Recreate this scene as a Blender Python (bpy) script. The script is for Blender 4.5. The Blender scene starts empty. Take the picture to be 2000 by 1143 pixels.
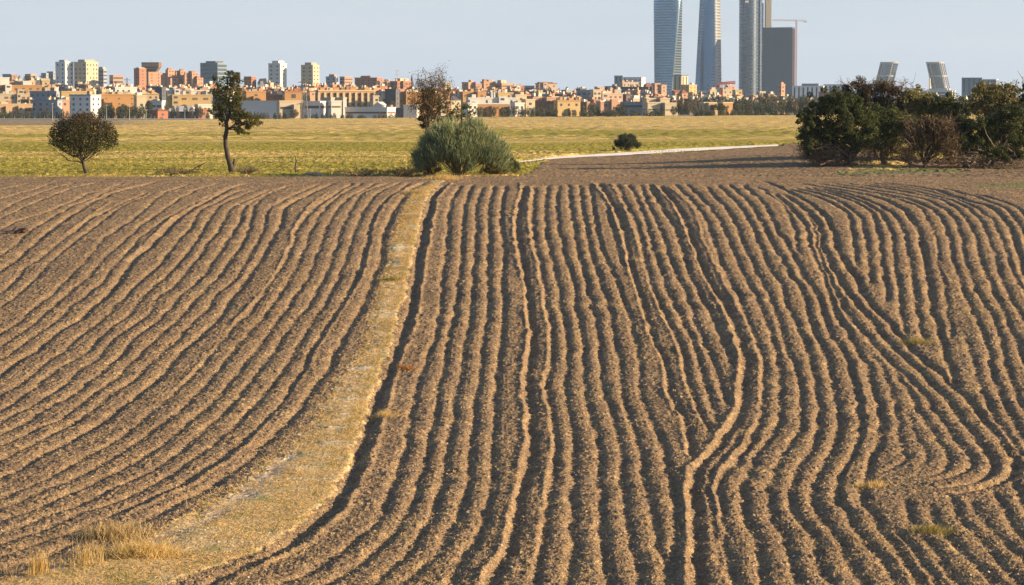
import bpy, math, random
import numpy as np
from mathutils import Vector, Matrix
rng = np.random.default_rng(7)
random.seed(7)
sc = bpy.context.scene
COL = sc.collection
# ------------------------------------------------------------------ camera model
F = 5395.0; CX = 1000.0; CY = 571.5; HZ = 205.0
PITCH = math.atan((CY - HZ) / F)
CP, SP = math.cos(PITCH), math.sin(PITCH)
CAMZ = 14.0

def ray(u, v):
    a = (u - CX) / F; b = -(v - CY) / F
    return a, CP + b * SP, -SP + b * CP

def at(u, v, Y):
    """world point seen at photo pixel (u, v) and standing Y metres away"""
    dx, dy, dz = ray(u, v)
    t = Y / dy
    return Vector((dx * t, Y, CAMZ + dz * t))

def mpp(Y):
    return Y / F

# ------------------------------------------------------------------ terrain
_YT = np.array([-50, 20, 60, 70, 78, 100, 120, 135, 150, 165, 180, 200, 220, 232, 240, 250, 260, 300, 400, 600, 1000, 1500, 1750, 2500, 3500, 5000, 9000, 40000], float)
_DT = np.array([14.0, 14.0, 13.9, 13.85, 13.6, 13.75, 13.7, 13.25, 11.8, 10.0, 8.55, 7.25, 6.4, 6.1, 6.15, 6.2, 6.25, 6.3, 6.35, 6.4, 6.6, 6.9, 6.5, -2.0, -9.0, -10.0, -12.0, -12.0], float)
_Yd = np.arange(-50, 420, 0.5)
_Dd = np.interp(_Yd, _YT, _DT)
_k = np.exp(-0.5 * (np.arange(-20, 21) * 0.5 / 5.0) ** 2); _k /= _k.sum()
_Dd2 = np.convolve(np.pad(_Dd, 20, mode='edge'), _k, mode='valid')
_blend = np.clip((np.abs(_Yd - 232) - 4) / 10, 0, 1)
_Dd = _Dd * (1 - _blend) * 0.0 + _Dd2

def ground_z(x, y):
    x = np.asarray(x, float); y = np.asarray(y, float)
    d = np.where(y < 400, np.interp(y, _Yd, _Dd), np.interp(y, _YT, _DT))
    s = np.clip((y - 280) / 1100, 0, 1); s = s * s * (3 - 2 * s)
    s2 = np.clip((2600 - y) / 900, 0, 1)
    tilt = 2.0 * np.clip(x / (0.185 * np.maximum(y, 50)), -1.5, 1.5) * s * s2
    # the low rise behind the crest, right of the middle
    hump = 1.25 * np.exp(-((x - 32) / 15.0) ** 2 - ((y - 285) / 26.0) ** 2)
    roll = 0.10 * np.sin(x * 0.11 + y * 0.05) * np.clip((y - 236) / 60, 0, 1)
    return CAMZ - d + tilt + hump + roll

def gz(x, y):
    return float(ground_z(x, y))

_ya = np.concatenate([np.arange(62, 231.5, 0.25)])
_dz = CAMZ - (CAMZ - np.interp(_ya, _Yd, _Dd))
_va = CY - F * ((-(_dz) / _ya * CP + SP) / (CP + (_dz) / _ya * SP * 1.0)) * 0 - F * 0
def v_of(y, z):
    q = (z - CAMZ) / y            # dz/dy
    b = (q * CP + SP) / (CP - q * SP)
    return CY - F * b
_va = v_of(_ya, CAMZ - np.interp(_ya, _Yd, _Dd))
_o = np.argsort(_va)
def near_Y(v):
    return np.interp(v, _va[_o], _ya[_o])
def x_of(u, y, z):
    q = (z - CAMZ) / y
    b = (q * CP + SP) / (CP - q * SP)
    return (u - CX) / F * y / (CP + b * SP)
def uv_of(x, y, z):
    q = (z - CAMZ) / y
    b = (q * CP + SP) / (CP - q * SP)
    return CX + F * x * (CP + b * SP) / y, CY - F * b

def on_ground(u, v=None, Y=None):
    """point on the ground below photo column u; either at picture row v (far side) or at distance Y"""
    if Y is None:
        ys = np.arange(233, 1500, 0.5)
        zz = ground_z((u - CX) / F * ys, ys)
        vs = v_of(ys, zz)
        k = int(np.argmax(vs <= v)) if (vs <= v).any() else len(ys) - 1
        Y = float(ys[k])
    x = (u - CX) / F * Y
    z = gz(x, Y)
    x = float(x_of(u, Y, z))
    return Vector((x, Y, gz(x, Y)))

# ------------------------------------------------------------------ tags
def tag(o, label=None, cat=None, group=None, kind=None):
    if label: o['label'] = label
    if cat: o['category'] = cat
    if group: o['group'] = group
    if kind: o['kind'] = kind
    return o

def empty(name, loc, rz=0.0):
    o = bpy.data.objects.new(name, None)
    COL.objects.link(o)
    o.location = loc; o.rotation_euler = (0, 0, rz)
    o.empty_display_size = 0.2
    return o

def link_mesh(name, me, mat=None, parent=None, loc=None):
    o = bpy.data.objects.new(name, me)
    COL.objects.link(o)
    if mat is not None and len(me.materials) == 0: me.materials.append(mat)
    if parent is not None: o.parent = parent
    if loc is not None: o.location = loc
    return o

def np_mesh(name, V, Fq, smooth=False):
    """mesh from numpy verts (n,3) and quads/tris (m,k)"""
    me = bpy.data.meshes.new(name)
    V = np.ascontiguousarray(V, np.float32); Fq = np.ascontiguousarray(Fq, np.int32)
    n, k = len(V), Fq.shape[1]; m = len(Fq)
    me.vertices.add(n); me.vertices.foreach_set('co', V.ravel())
    me.loops.add(m * k); me.loops.foreach_set('vertex_index', Fq.ravel())
    me.polygons.add(m)
    me.polygons.foreach_set('loop_start', np.arange(0, m * k, k, dtype=np.int32))
    try: me.polygons.foreach_set('loop_total', np.full(m, k, np.int32))
    except Exception: pass
    me.update(calc_edges=True)
    if smooth: me.polygons.foreach_set('use_smooth', np.ones(m, bool))
    return me

def set_attr(me, name, arr):
    a = me.attributes.new(name, 'FLOAT', 'POINT')
    a.data.foreach_set('value', np.ascontiguousarray(arr, np.float32))

# ------------------------------------------------------------------ materials
MATS = {}
def nodes(m):
    m.use_nodes = True
    nt = m.node_tree
    return nt, nt.nodes, nt.links, nt.nodes['Principled BSDF']

def N(nt, typ, **kw):
    n = nt.nodes.new(typ)
    for k, v in kw.items(): setattr(n, k, v)
    return n

def mix(nt, fac, a, b, blend='MIX'):
    n = nt.nodes.new('ShaderNodeMix'); n.data_type = 'RGBA'; n.blend_type = blend
    for sock, val in ((n.inputs[0], fac), (n.inputs[6], a), (n.inputs[7], b)):
        if hasattr(val, 'is_output'): nt.links.new(val, sock)
        elif isinstance(val, (int, float)): sock.default_value = val
        else: sock.default_value = (*val, 1.0) if len(val) == 3 else val
    return n.outputs[2]

def ramp(nt, src, stops):
    n = nt.nodes.new('ShaderNodeValToRGB')
    cr = n.color_ramp
    while len(cr.elements) < len(stops): cr.elements.new(0.5)
    for e, (p, c) in zip(cr.elements, stops):
        e.position = p; e.color = (*c, 1) if len(c) == 3 else c
    nt.links.new(src, n.inputs[0])
    return n.outputs[0]

def noise(nt, scale, detail=3, rough=0.55, vec=None, dim='3D'):
    n = nt.nodes.new('ShaderNodeTexNoise')
    n.inputs['Scale'].default_value = scale; n.inputs['Detail'].default_value = detail
    n.inputs['Roughness'].default_value = rough
    if vec is not None: nt.links.new(vec, n.inputs['Vector'])
    return n.outputs['Fac']

def coord(nt, scale=(1, 1, 1), kind='Object'):
    tc = nt.nodes.new('ShaderNodeTexCoord'); mp = nt.nodes.new('ShaderNodeMapping')
    mp.inputs['Scale'].default_value = scale
    nt.links.new(tc.outputs[kind], mp.inputs['Vector'])
    return mp.outputs['Vector']

def attr(nt, name):
    a = nt.nodes.new('ShaderNodeAttribute'); a.attribute_name = name
    return a.outputs['Fac']

def math_node(nt, op, a, b=None, clamp=False):
    n = nt.nodes.new('ShaderNodeMath'); n.operation = op; n.use_clamp = clamp
    for i, val in enumerate((a, b)):
        if val is None: continue
        if hasattr(val, 'is_output'): nt.links.new(val, n.inputs[i])
        else: n.inputs[i].default_value = val
    return n.outputs[0]

def wall_mat(name, col, rough=0.85, var=0.25, scale=0.15):
    """plain rendered / brick / concrete wall with weather variation"""
    if name in MATS: return MATS[name]
    m = bpy.data.materials.new(name); nt, nd, lk, p = nodes(m)
    v = coord(nt)
    f = noise(nt, scale, 4, 0.6, v)
    dark = tuple(c * (1 - var) for c in col); lite = tuple(min(1, c * (1 + var * 0.6)) for c in col)
    lk.new(ramp(nt, f, [(0.3, dark), (0.7, lite)]), p.inputs['Base Color'])
    p.inputs['Roughness'].default_value = rough
    p.inputs['Specular IOR Level'].default_value = 0.2
    MATS[name] = m
    return m

def glass_mat(name, col, rough=0.2, metal=0.0, spec=0.6):
    if name in MATS: return MATS[name]
    m = bpy.data.materials.new(name); nt, nd, lk, p = nodes(m)
    v = coord(nt)
    f = noise(nt, 0.35, 2, 0.5, v)
    lk.new(ramp(nt, f, [(0.3, tuple(c * 0.75 for c in col)), (0.7, tuple(c * 1.25 for c in col))]), p.inputs['Base Color'])
    p.inputs['Roughness'].default_value = rough
    p.inputs['Metallic'].default_value = metal
    p.inputs['Specular IOR Level'].default_value = spec
    MATS[name] = m
    return m

def leaf_mat(name, cols, trans=0.25, rough=0.6):
    """foliage: every leaf face takes its own colour between the given ones; 'tint' 0..1 moves along them"""
    if name in MATS: return MATS[name]
    m = bpy.data.materials.new(name); nt, nd, lk, p = nodes(m)
    g = nt.nodes.new('ShaderNodeNewGeometry')
    r = math_node(nt, 'MULTIPLY_ADD', g.outputs['Random Per Island'], 0.5)
    nt.nodes[-1].inputs[2].default_value = -0.25
    t = math_node(nt, 'ADD', attr(nt, 'tint'), r, clamp=True)
    st = [(i / max(1, len(cols) - 1), c) for i, c in enumerate(cols)]
    c = ramp(nt, t, st)
    lk.new(c, p.inputs['Base Color'])
    p.inputs['Roughness'].default_value = rough
    p.inputs['Specular IOR Level'].default_value = 0.25
    tr = nt.nodes.new('ShaderNodeBsdfTranslucent'); lk.new(c, tr.inputs['Color'])
    ms = nt.nodes.new('ShaderNodeMixShader'); ms.inputs[0].default_value = trans
    out = nt.nodes['Material Output']
    lk.new(p.outputs[0], ms.inputs[1]); lk.new(tr.outputs[0], ms.inputs[2]); lk.new(ms.outputs[0], out.inputs['Surface'])
    MATS[name] = m
    return m

def bark_mat(name, col):
    if name in MATS: return MATS[name]
    m = bpy.data.materials.new(name); nt, nd, lk, p = nodes(m)
    f = noise(nt, 6.0, 4, 0.6, coord(nt, (1, 1, 0.35)))
    lk.new(ramp(nt, f, [(0.3, tuple(c * 0.55 for c in col)), (0.7, tuple(c * 1.3 for c in col))]), p.inputs['Base Color'])
    p.inputs['Roughness'].default_value = 0.9
    MATS[name] = m
    return m

# ------------------------------------------------------------------ value noise on arrays
def vnoise(x, y, seed=0):
    r = np.random.default_rng(seed); T = r.random((256, 256)).astype(np.float32)
    xi = np.floor(x).astype(np.int64); yi = np.floor(y).astype(np.int64)
    fx = (x - xi).astype(np.float32); fy = (y - yi).astype(np.float32)
    fx = fx * fx * (3 - 2 * fx); fy = fy * fy * (3 - 2 * fy)
    x0 = xi & 255; x1 = (xi + 1) & 255; y0 = yi & 255; y1 = (yi + 1) & 255
    return (T[y0, x0] * (1 - fx) + T[y0, x1] * fx) * (1 - fy) + (T[y1, x0] * (1 - fx) + T[y1, x1] * fx) * fy
# ================================================================== THE PLOUGHED FIELD
# furrow bottoms, surveyed line by line: depth factor, then points
FUR = [
# --- right of the grass track
(1.5, [(872,360),(848,382),(838,415),(826,462),(816,515),(809,565),(802,605),(786,655),(772,705),(752,750),(735,790),(718,845),(702,890),(680,945),(655,985),(625,1015),(585,1050),(545,1080),(500,1098),(430,1128),(390,1150)]),
(1.0, [(900,362),(882,390),(875,427),(872,490),(864,540),(860,600),(850,650),(838,690),(825,725),(811,775),(800,830),(797,855),(787,888),(772,935),(754,978),(736,1014),(695,1052),(664,1078),(610,1111),(551,1134),(510,1150)]),
(1.0, [(922,360),(910,390),(903,427),(902,477),(895,540),(890,600),(878,650),(870,700),(860,740),(850,800),(841,850),(828,901),(815,952),(797,993),(777,1027),(749,1063),(705,1096),(643,1132),(610,1150)]),
(1.0, [(942,365),(930,402),(930,452),(927,502),(922,565),(920,600),(910,662),(902,712),(890,775),(880,845),(869,914),(854,973),(833,1024),(802,1070),(754,1116),(720,1150)]),
(1.0, [(965,362),(955,402),(955,465),(952,527),(955,600),(947,650),(940,712),(930,775),(922,850),(915,935),(900,993),(879,1042),(851,1083),(812,1116),(775,1150)]),
(1.1, [(987,362),(980,402),(980,452),(985,502),(980,552),(985,590),(980,662),(972,725),(967,787),(964,865),(961,952),(951,993),(936,1042),(910,1075),(890,1116),(870,1150)]),
(1.5, [(1024,362),(1015,402),(1011,452),(1019,502),(1027,540),(1032,590),(1037,612),(1040,662),(1032,712),(1032,762),(1037,812),(1039,855),(1036,901),(1023,935),(1015,991),(1000,1050),(974,1106),(956,1132),(945,1150)]),
(1.0, [(1045,365),(1041,427),(1046,477),(1057,527),(1068,590),(1073,620),(1079,650),(1075,700),(1069,750),(1075,800),(1085,860),(1082,909),(1077,957),(1062,1009),(1062,1055),(1049,1106),(1038,1150)]),
(1.0, [(1069,362),(1065,415),(1069,465),(1080,515),(1092,565),(1098,605),(1108,650),(1108,700),(1105,762),(1112,812),(1123,860),(1120,922),(1118,973),(1118,1024),(1120,1068),(1108,1150)]),
(1.0, [(1090,362),(1087,402),(1096,465),(1105,510),(1120,552),(1128,605),(1139,665),(1142,725),(1145,775),(1160,825),(1169,870),(1169,927),(1174,973),(1174,1017),(1179,1068),(1190,1150)]),
(1.0, [(1110,360),(1114,402),(1122,452),(1130,495),(1145,545),(1157,600),(1171,655),(1175,712),(1180,762),(1195,812),(1209,858),(1216,927),(1218,957),(1225,1004),(1230,1055),(1246,1093),(1250,1150)]),
(1.0, [(1132,360),(1136,402),(1145,447),(1157,502),(1175,552),(1190,605),(1202,662),(1210,712),(1215,755),(1225,800),(1245,857),(1256,909),(1264,952),(1277,1009),(1284,1055),(1302,1106),(1312,1150)]),
(1.0, [(1152,362),(1161,415),(1171,465),(1184,502),(1206,550),(1224,600),(1240,655),(1249,712),(1252,755),(1265,800),(1288,852),(1300,895),(1312,945),(1322,990),(1325,1040),(1316,1085),(1326,1150)]),
(0.7, [(1185,392),(1195,440),(1206,480),(1217,522)]),
(1.3, [(1170,357),(1197,397),(1217,440),(1225,480),(1235,527),(1254,592),(1266,625),(1278,662),(1295,700),(1305,732),(1312,770),(1332,817),(1345,850),(1347,892)]),
(1.0, [(1205,358),(1222,395),(1245,440),(1255,480),(1262,520),(1277,565),(1295,607),(1315,645),(1332,687),(1340,725),(1350,762),(1370,812),(1384,848)]),
(1.0, [(1227,360),(1245,390),(1265,445),(1277,490),(1290,527),(1312,580),(1332,625),(1355,670),(1370,720),(1385,770),(1403,815),(1412,832)]),
(1.0, [(1252,360),(1260,385),(1277,422),(1295,460),(1307,500),(1322,535),(1347,590),(1358,625),(1375,665),(1392,700),(1405,737),(1418,770),(1424,795)]),
(1.2, [(1268,360),(1297,412),(1320,447),(1332,485),(1347,530),(1370,577),(1387,612),(1407,650),(1422,682),(1431,715)]),
(1.5, [(1290,362),(1322,402),(1342,440),(1357,482),(1370,520),(1390,555),(1415,590),(1433,625),(1449,667),(1458,705),(1454,737),(1453,775),(1443,812),(1425,840),(1400,872),(1369,911),(1356,947),(1359,1004),(1366,1055),(1364,1093),(1370,1150)]),
(0.6, [(1447,845),(1424,880),(1394,920),(1384,955),(1393,1010),(1408,1060),(1414,1110)]),
(1.0, [(1317,360),(1350,387),(1375,422),(1392,460),(1405,500),(1422,540),(1447,580),(1460,618),(1473,655),(1491,700),(1492,732),(1490,775),(1482,825),(1465,862),(1446,893),(1415,927),(1405,960),(1410,1004),(1420,1055),(1430,1106),(1438,1150)]),
(1.0, [(1342,360),(1375,390),(1402,425),(1420,460),(1437,500),(1452,535),(1475,572),(1491,610),(1502,642),(1512,672),(1521,707),(1523,762),(1523,812),(1512,845),(1492,868),(1474,896),(1456,935),(1451,973),(1461,1011),(1479,1068),(1487,1106),(1492,1150)]),
(1.0, [(1375,362),(1410,397),(1435,435),(1452,475),(1472,515),(1490,552),(1510,590),(1522,630),(1540,682),(1555,717),(1562,755),(1565,800),(1562,840),(1549,860),(1531,888),(1513,919),(1503,952),(1505,993),(1526,1037),(1544,1075),(1551,1106),(1562,1150)]),
(1.0, [(1400,360),(1435,392),(1462,430),(1485,480),(1500,512),(1525,555),(1543,602),(1557,632),(1572,670),(1582,700),(1592,725),(1594,755),(1600,790),(1600,837),(1590,863),(1574,893),(1554,922),(1546,952),(1551,993),(1572,1024),(1595,1063),(1608,1106),(1626,1150)]),
(1.1, [(1425,360),(1462,395),(1490,440),(1507,475),(1525,500),(1540,530),(1565,562),(1578,602),(1592,645),(1607,682),(1622,710),(1627,740),(1635,790),(1640,825),(1637,850),(1620,886),(1600,919),(1590,952),(1595,988),(1615,1024),(1643,1060),(1659,1086),(1674,1114),(1690,1150)]),
(1.1, [(1450,360),(1490,395),(1510,432),(1520,455),(1540,480),(1555,510),(1567,537),(1585,557),(1603,590),(1620,640),(1635,670),(1655,700),(1665,725),(1672,762),(1682,812),(1682,850),(1667,883),(1651,909),(1641,940),(1641,973),(1659,1009),(1679,1034),(1697,1060),(1718,1086),(1738,1119),(1752,1150)]),
(0.9, [(1480,366),(1518,388),(1535,405),(1550,440),(1557,480),(1563,497)]),
(1.2, [(1515,377),(1550,410),(1575,440),(1580,470),(1590,500),(1605,530),(1617,560),(1630,600),(1645,630),(1660,655),(1672,677),(1690,707),(1700,735),(1707,770),(1720,805),(1720,850),(1710,883),(1697,906),(1690,940),(1684,965),(1697,993),(1715,1019),(1733,1045),(1751,1068),(1775,1100),(1800,1150)]),
(1.0, [(1530,378),(1575,412),(1590,440),(1597,480),(1605,510),(1622,545),(1640,580),(1652,607),(1680,642),(1707,672),(1737,707),(1772,735),(1800,765),(1825,800),(1847,830),(1869,858),(1887,878),(1897,899),(1890,914),(1860,927),(1820,940)]),
(0.7, [(1700,692),(1720,715),(1740,760),(1750,790),(1757,850),(1769,881),(1766,901),(1743,911),(1723,919)]),
(0.8, [(1720,690),(1737,705),(1762,745),(1785,782),(1797,805),(1820,838),(1838,865),(1850,885),(1850,903),(1840,917),(1800,930)]),
(0.5, [(1770,800),(1790,850),(1808,883),(1805,909)]),
(1.3, [(1552,393),(1582,415),(1600,440),(1607,480),(1620,512),(1640,545),(1662,577),(1682,605),(1707,632),(1730,662),(1762,692),(1795,722),(1827,755),(1850,780),(1872,812),(1903,850),(1931,886),(1941,906),(1933,922),(1910,937),(1872,946),(1820,954)]),
(1.5, [(1470,350),(1500,357),(1537,372),(1572,390),(1600,410),(1620,432),(1630,465),(1640,497),(1655,520),(1675,547),(1687,572),(1708,602),(1730,625),(1762,657),(1787,685),(1812,707),(1850,740),(1875,765),(1895,785),(1920,815),(1947,850),(1969,878),(1984,901),(1986,917),(1972,930),(1936,945),(1897,955),(1846,963)]),
# --- right of the cutting track
(1.0, [(1540,368),(1590,383),(1625,397),(1650,412),(1662,435),(1667,465),(1670,500),(1672,520)]),
(1.0, [(1555,367),(1615,383),(1650,400),(1675,417),(1685,435),(1692,470),(1695,500),(1700,535),(1701,555)]),
(1.1, [(1570,365),(1640,383),(1692,405),(1707,427),(1717,460),(1721,500),(1725,530),(1730,557),(1733,592)]),
(1.0, [(1585,365),(1665,386),(1710,408),(1725,425),(1740,450),(1745,480),(1747,510),(1752,537),(1757,565),(1760,605),(1768,655)]),
(1.0, [(1600,366),(1680,385),(1737,412),(1760,440),(1770,470),(1775,500),(1782,535),(1787,565),(1791,605),(1800,640),(1808,670)]),
(1.5, [(1560,358),(1625,367),(1700,382),(1730,390),(1762,407),(1780,427),(1795,452),(1802,487),(1807,520),(1815,555),(1821,600),(1835,642),(1842,667),(1850,695),(1860,722),(1872,758)]),
(0.7, [(1640,365),(1720,380),(1770,393),(1800,408),(1814,432),(1826,465),(1831,495),(1836,527),(1845,560),(1850,600),(1858,637),(1864,665)]),
(1.0, [(1600,358),(1700,374),(1780,390),(1815,405),(1838,425),(1852,457),(1857,490),(1867,520),(1877,552),(1895,598),(1920,648),(1930,687),(1937,730),(1947,755),(1962,785),(1975,812),(1992,845),(2020,890)]),
(0.9, [(1886,655),(1897,690),(1910,740),(1922,767),(1937,802),(1957,832),(1985,870),(2010,905)]),
(0.9, [(1620,357),(1720,372),(1800,388),(1850,412),(1870,435),(1880,475),(1887,505),(1897,537),(1910,570),(1928,600),(1945,630),(1957,660),(1962,695),(1972,732),(1982,760),(2010,815)]),
(0.9, [(1650,357),(1750,371),(1830,388),(1875,413),(1900,447),(1910,485),(1922,520),(1935,552),(1952,592),(1970,630),(1987,668),(2000,705),(2020,750)]),
(0.9, [(1680,358),(1780,372),(1850,388),(1890,407),(1920,435),(1930,465),(1940,490),(1952,530),(1965,562),(1980,592),(2005,630),(2025,670)]),
(0.8, [(1700,357),(1800,371),(1862,386),(1903,405),(1937,427),(1951,452),(1961,480),(1971,510),(1983,540),(2002,570),(2030,610)]),
(1.5, [(1720,356),(1780,364),(1832,372),(1887,390),(1925,400),(1950,415),(1970,440),(1982,470),(1992,500),(2001,530),(2020,590)]),
(0.9, [(1840,368),(1900,382),(1940,396),(1967,410),(1987,432),(2003,465),(2020,520)]),
(0.9, [(1900,378),(1950,390),(1985,405),(2010,430),(2030,480)]),
# --- short broken furrows of the headland, bottom right
(0.9, [(1765,972),(1772,993),(1779,1009),(1790,1030)]),
(1.0, [(1810,985),(1818,1000),(1833,1024),(1859,1055),(1884,1081),(1910,1106),(1945,1150)]),
(0.9, [(1855,962),(1862,978),(1872,1004),(1890,1029),(1923,1063),(1948,1093),(1990,1150)]),
(0.8, [(1895,975),(1905,993),(1920,1011),(1948,1050),(1982,1075),(2030,1115)]),
(1.0, [(1938,955),(1946,968),(1959,991),(1972,1014),(1987,1034),(2020,1070)]),
(1.1, [(1976,935),(1984,952),(1995,973),(2010,1000),(2030,1030)]),
(1.0, [(1800,1045),(1815,1063),(1834,1080),(1850,1110),(1880,1150)]),
(0.8, [(1750,1030),(1772,1060),(1795,1085),(1820,1120),(1835,1150)]),
# --- left of the grass track
(1.5, [(832,355),(810,365),(792,382),(770,410),(757,440),(747,465),(745,502),(727,547),(712,590),(698,617),(675,650),(652,695),(630,732),(605,767),(582,800),(557,827),(532,852),(510,872),(487,893),(448,922),(410,947),(372,970),(333,988),(295,1009),(243,1029),(179,1047),(123,1070),(97,1083),(51,1093),(15,1106),(-40,1122)]),
(1.1, [(800,357),(765,382),(740,405),(725,435),(717,475),(705,520),(685,570),(672,592),(658,612),(635,645),(610,687),(580,740),(550,787),(515,824),(487,853),(448,883),(410,909),(366,934),(320,960),(269,983),(231,1001),(192,1014),(120,1045),(60,1065),(0,1085),(-40,1098)]),
(1.0, [(785,356),(740,374),(712,407),(695,445),(682,485),(670,520),(650,565),(635,595),(620,615),(600,647),(575,685),(550,727),(525,760),(497,790),(462,827),(433,853),(395,881),(359,906),(325,929),(282,952),(231,976),(179,993),(128,1014),(60,1040),(0,1062),(-40,1075)]),
(1.0, [(760,357),(707,377),(680,420),(667,447),(655,485),(640,525),(622,562),(602,597),(582,622),(557,650),(530,690),(500,728),(462,780),(430,812),(388,850),(353,878),(320,901),(282,924),(238,942),(192,963),(146,986),(102,1001),(51,1022),(0,1040),(-40,1055)]),
(1.0, [(735,357),(675,390),(647,427),(632,460),(620,495),(607,527),(585,565),(562,597),(552,612),(530,642),(512,665),(495,689),(470,720),(442,755),(415,787),(382,812),(344,848),(307,873),(269,896),(225,919),(179,942),(133,963),(90,981),(38,1004),(-40,1033)]),
(1.0, [(710,357),(660,382),(630,412),(612,440),(597,477),(577,525),(552,567),(530,597),(520,612),(498,637),(470,665),(445,700),(415,737),(382,770),(347,805),(310,832),(278,856),(251,873),(213,896),(177,917),(141,935),(102,950),(64,965),(-40,1006)]),
(1.0, [(690,357),(640,387),(605,415),(585,442),(572,470),(562,500),(545,525),(522,560),(502,592),(488,610),(462,634),(430,667),(402,705),(375,735),(340,767),(310,792),(282,817),(250,845),(230,860),(192,878),(164,896),(123,917),(90,935),(46,952),(-40,988)]),
(1.6, [(650,357),(640,362),(607,377),(583,389),(555,407),(550,435),(532,465),(515,495),(498,524),(475,555),(455,580),(441,602),(425,627),(400,647),(370,672),(342,700),(320,725),(292,752),(265,775),(237,795),(212,815),(180,832),(142,857),(115,870),(85,886),(56,904),(26,919),(-40,950)]),
(1.0, [(625,358),(580,378),(537,400),(522,417),(514,447),(494,485),(472,525),(450,552),(425,572),(408,600),(377,630),(357,650),(325,680),(295,707),(262,740),(230,762),(200,785),(170,807),(142,825),(105,845),(65,865),(25,886),(-40,920)]),
(1.0, [(600,358),(560,364),(530,374),(500,397),(490,435),(475,470),(455,500),(437,525),(405,560),(370,597),(345,627),(317,650),(262,700),(230,735),(195,760),(155,792),(120,815),(82,832),(37,852),(-40,888)]),
(1.0, [(565,362),(520,380),(490,394),(475,410),(467,432),(447,465),(425,495),(405,527),(375,555),(350,577),(331,601),(300,632),(267,657),(240,687),(205,720),(175,742),(140,772),(107,787),(75,807),(37,830),(-40,862)]),
(1.0, [(530,370),(490,386),(457,402),(444,417),(430,445),(405,475),(385,505),(362,532),(337,557),(312,577),(298,602),(265,630),(232,655),(210,675),(185,700),(150,727),(130,747),(95,770),(62,790),(15,815),(-40,838)]),
(1.0, [(500,371),(460,385),(430,400),(410,425),(395,452),(375,480),(352,510),(325,537),(300,560),(272,587),(250,612),(220,637),(195,660),(175,682),(150,697),(112,720),(90,735),(60,762),(25,785),(-40,825)]),
(1.0, [(490,367),(455,377),(422,395),(397,407),(385,417),(375,442),(352,465),(332,490),(310,517),(282,540),(257,565),(235,587),(212,612),(175,642),(142,667),(117,690),(82,715),(50,740),(12,765),(-40,790)]),
(1.6, [(490,357),(455,365),(412,387),(370,410),(337,437),(320,455),(295,480),(272,497),(255,515),(237,542),(215,567),(190,592),(175,607),(150,625),(122,640),(92,665),(67,685),(37,702),(0,732),(-40,758)]),
(0.9, [(420,378),(380,397),(345,417),(305,440),(270,467),(240,500),(217,525),(197,552),(170,572),(140,597),(125,612),(82,645),(47,670),(20,690),(-40,720)]),
(0.9, [(430,357),(385,370),(347,390),(312,415),(277,437),(250,462),(220,487),(190,520),(170,542),(140,565),(108,594),(57,637),(25,660),(-40,700)]),
(0.9, [(370,360),(320,377),(275,415),(240,440),(207,462),(182,492),(160,517),(135,540),(100,572),(70,598),(25,635),(-40,672)]),
(0.9, [(300,376),(255,395),(225,410),(200,430),(180,447),(160,462),(125,487),(107,502),(82,527),(57,552),(32,575),(5,595),(-40,625)]),
(0.9, [(290,374),(250,392),(212,410),(175,427),(140,457),(110,477),(80,500),(50,522),(25,550),(0,570),(-40,598)]),
(1.4, [(320,352),(262,365),(225,375),(190,390),(160,407),(130,425),(107,442),(82,462),(60,480),(42,497),(20,515),(0,527),(-40,552)]),
(0.9, [(260,357),(225,367),(175,390),(130,407),(100,425),(57,450),(25,482),(-40,520)]),
(0.9, [(240,358),(207,370),(175,377),(137,395),(87,415),(37,430),(0,447),(-40,466)]),
(0.8, [(200,355),(150,365),(105,380),(70,395),(32,412),(0,427),(-40,445)]),
(0.8, [(150,356),(110,365),(75,377),(37,392),(0,412),(-40,430)]),
(0.8, [(100,358),(57,372),(30,380),(0,387),(-40,400)]),
(0.7, [(60,357),(25,365),(-40,382)]),
]
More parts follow.
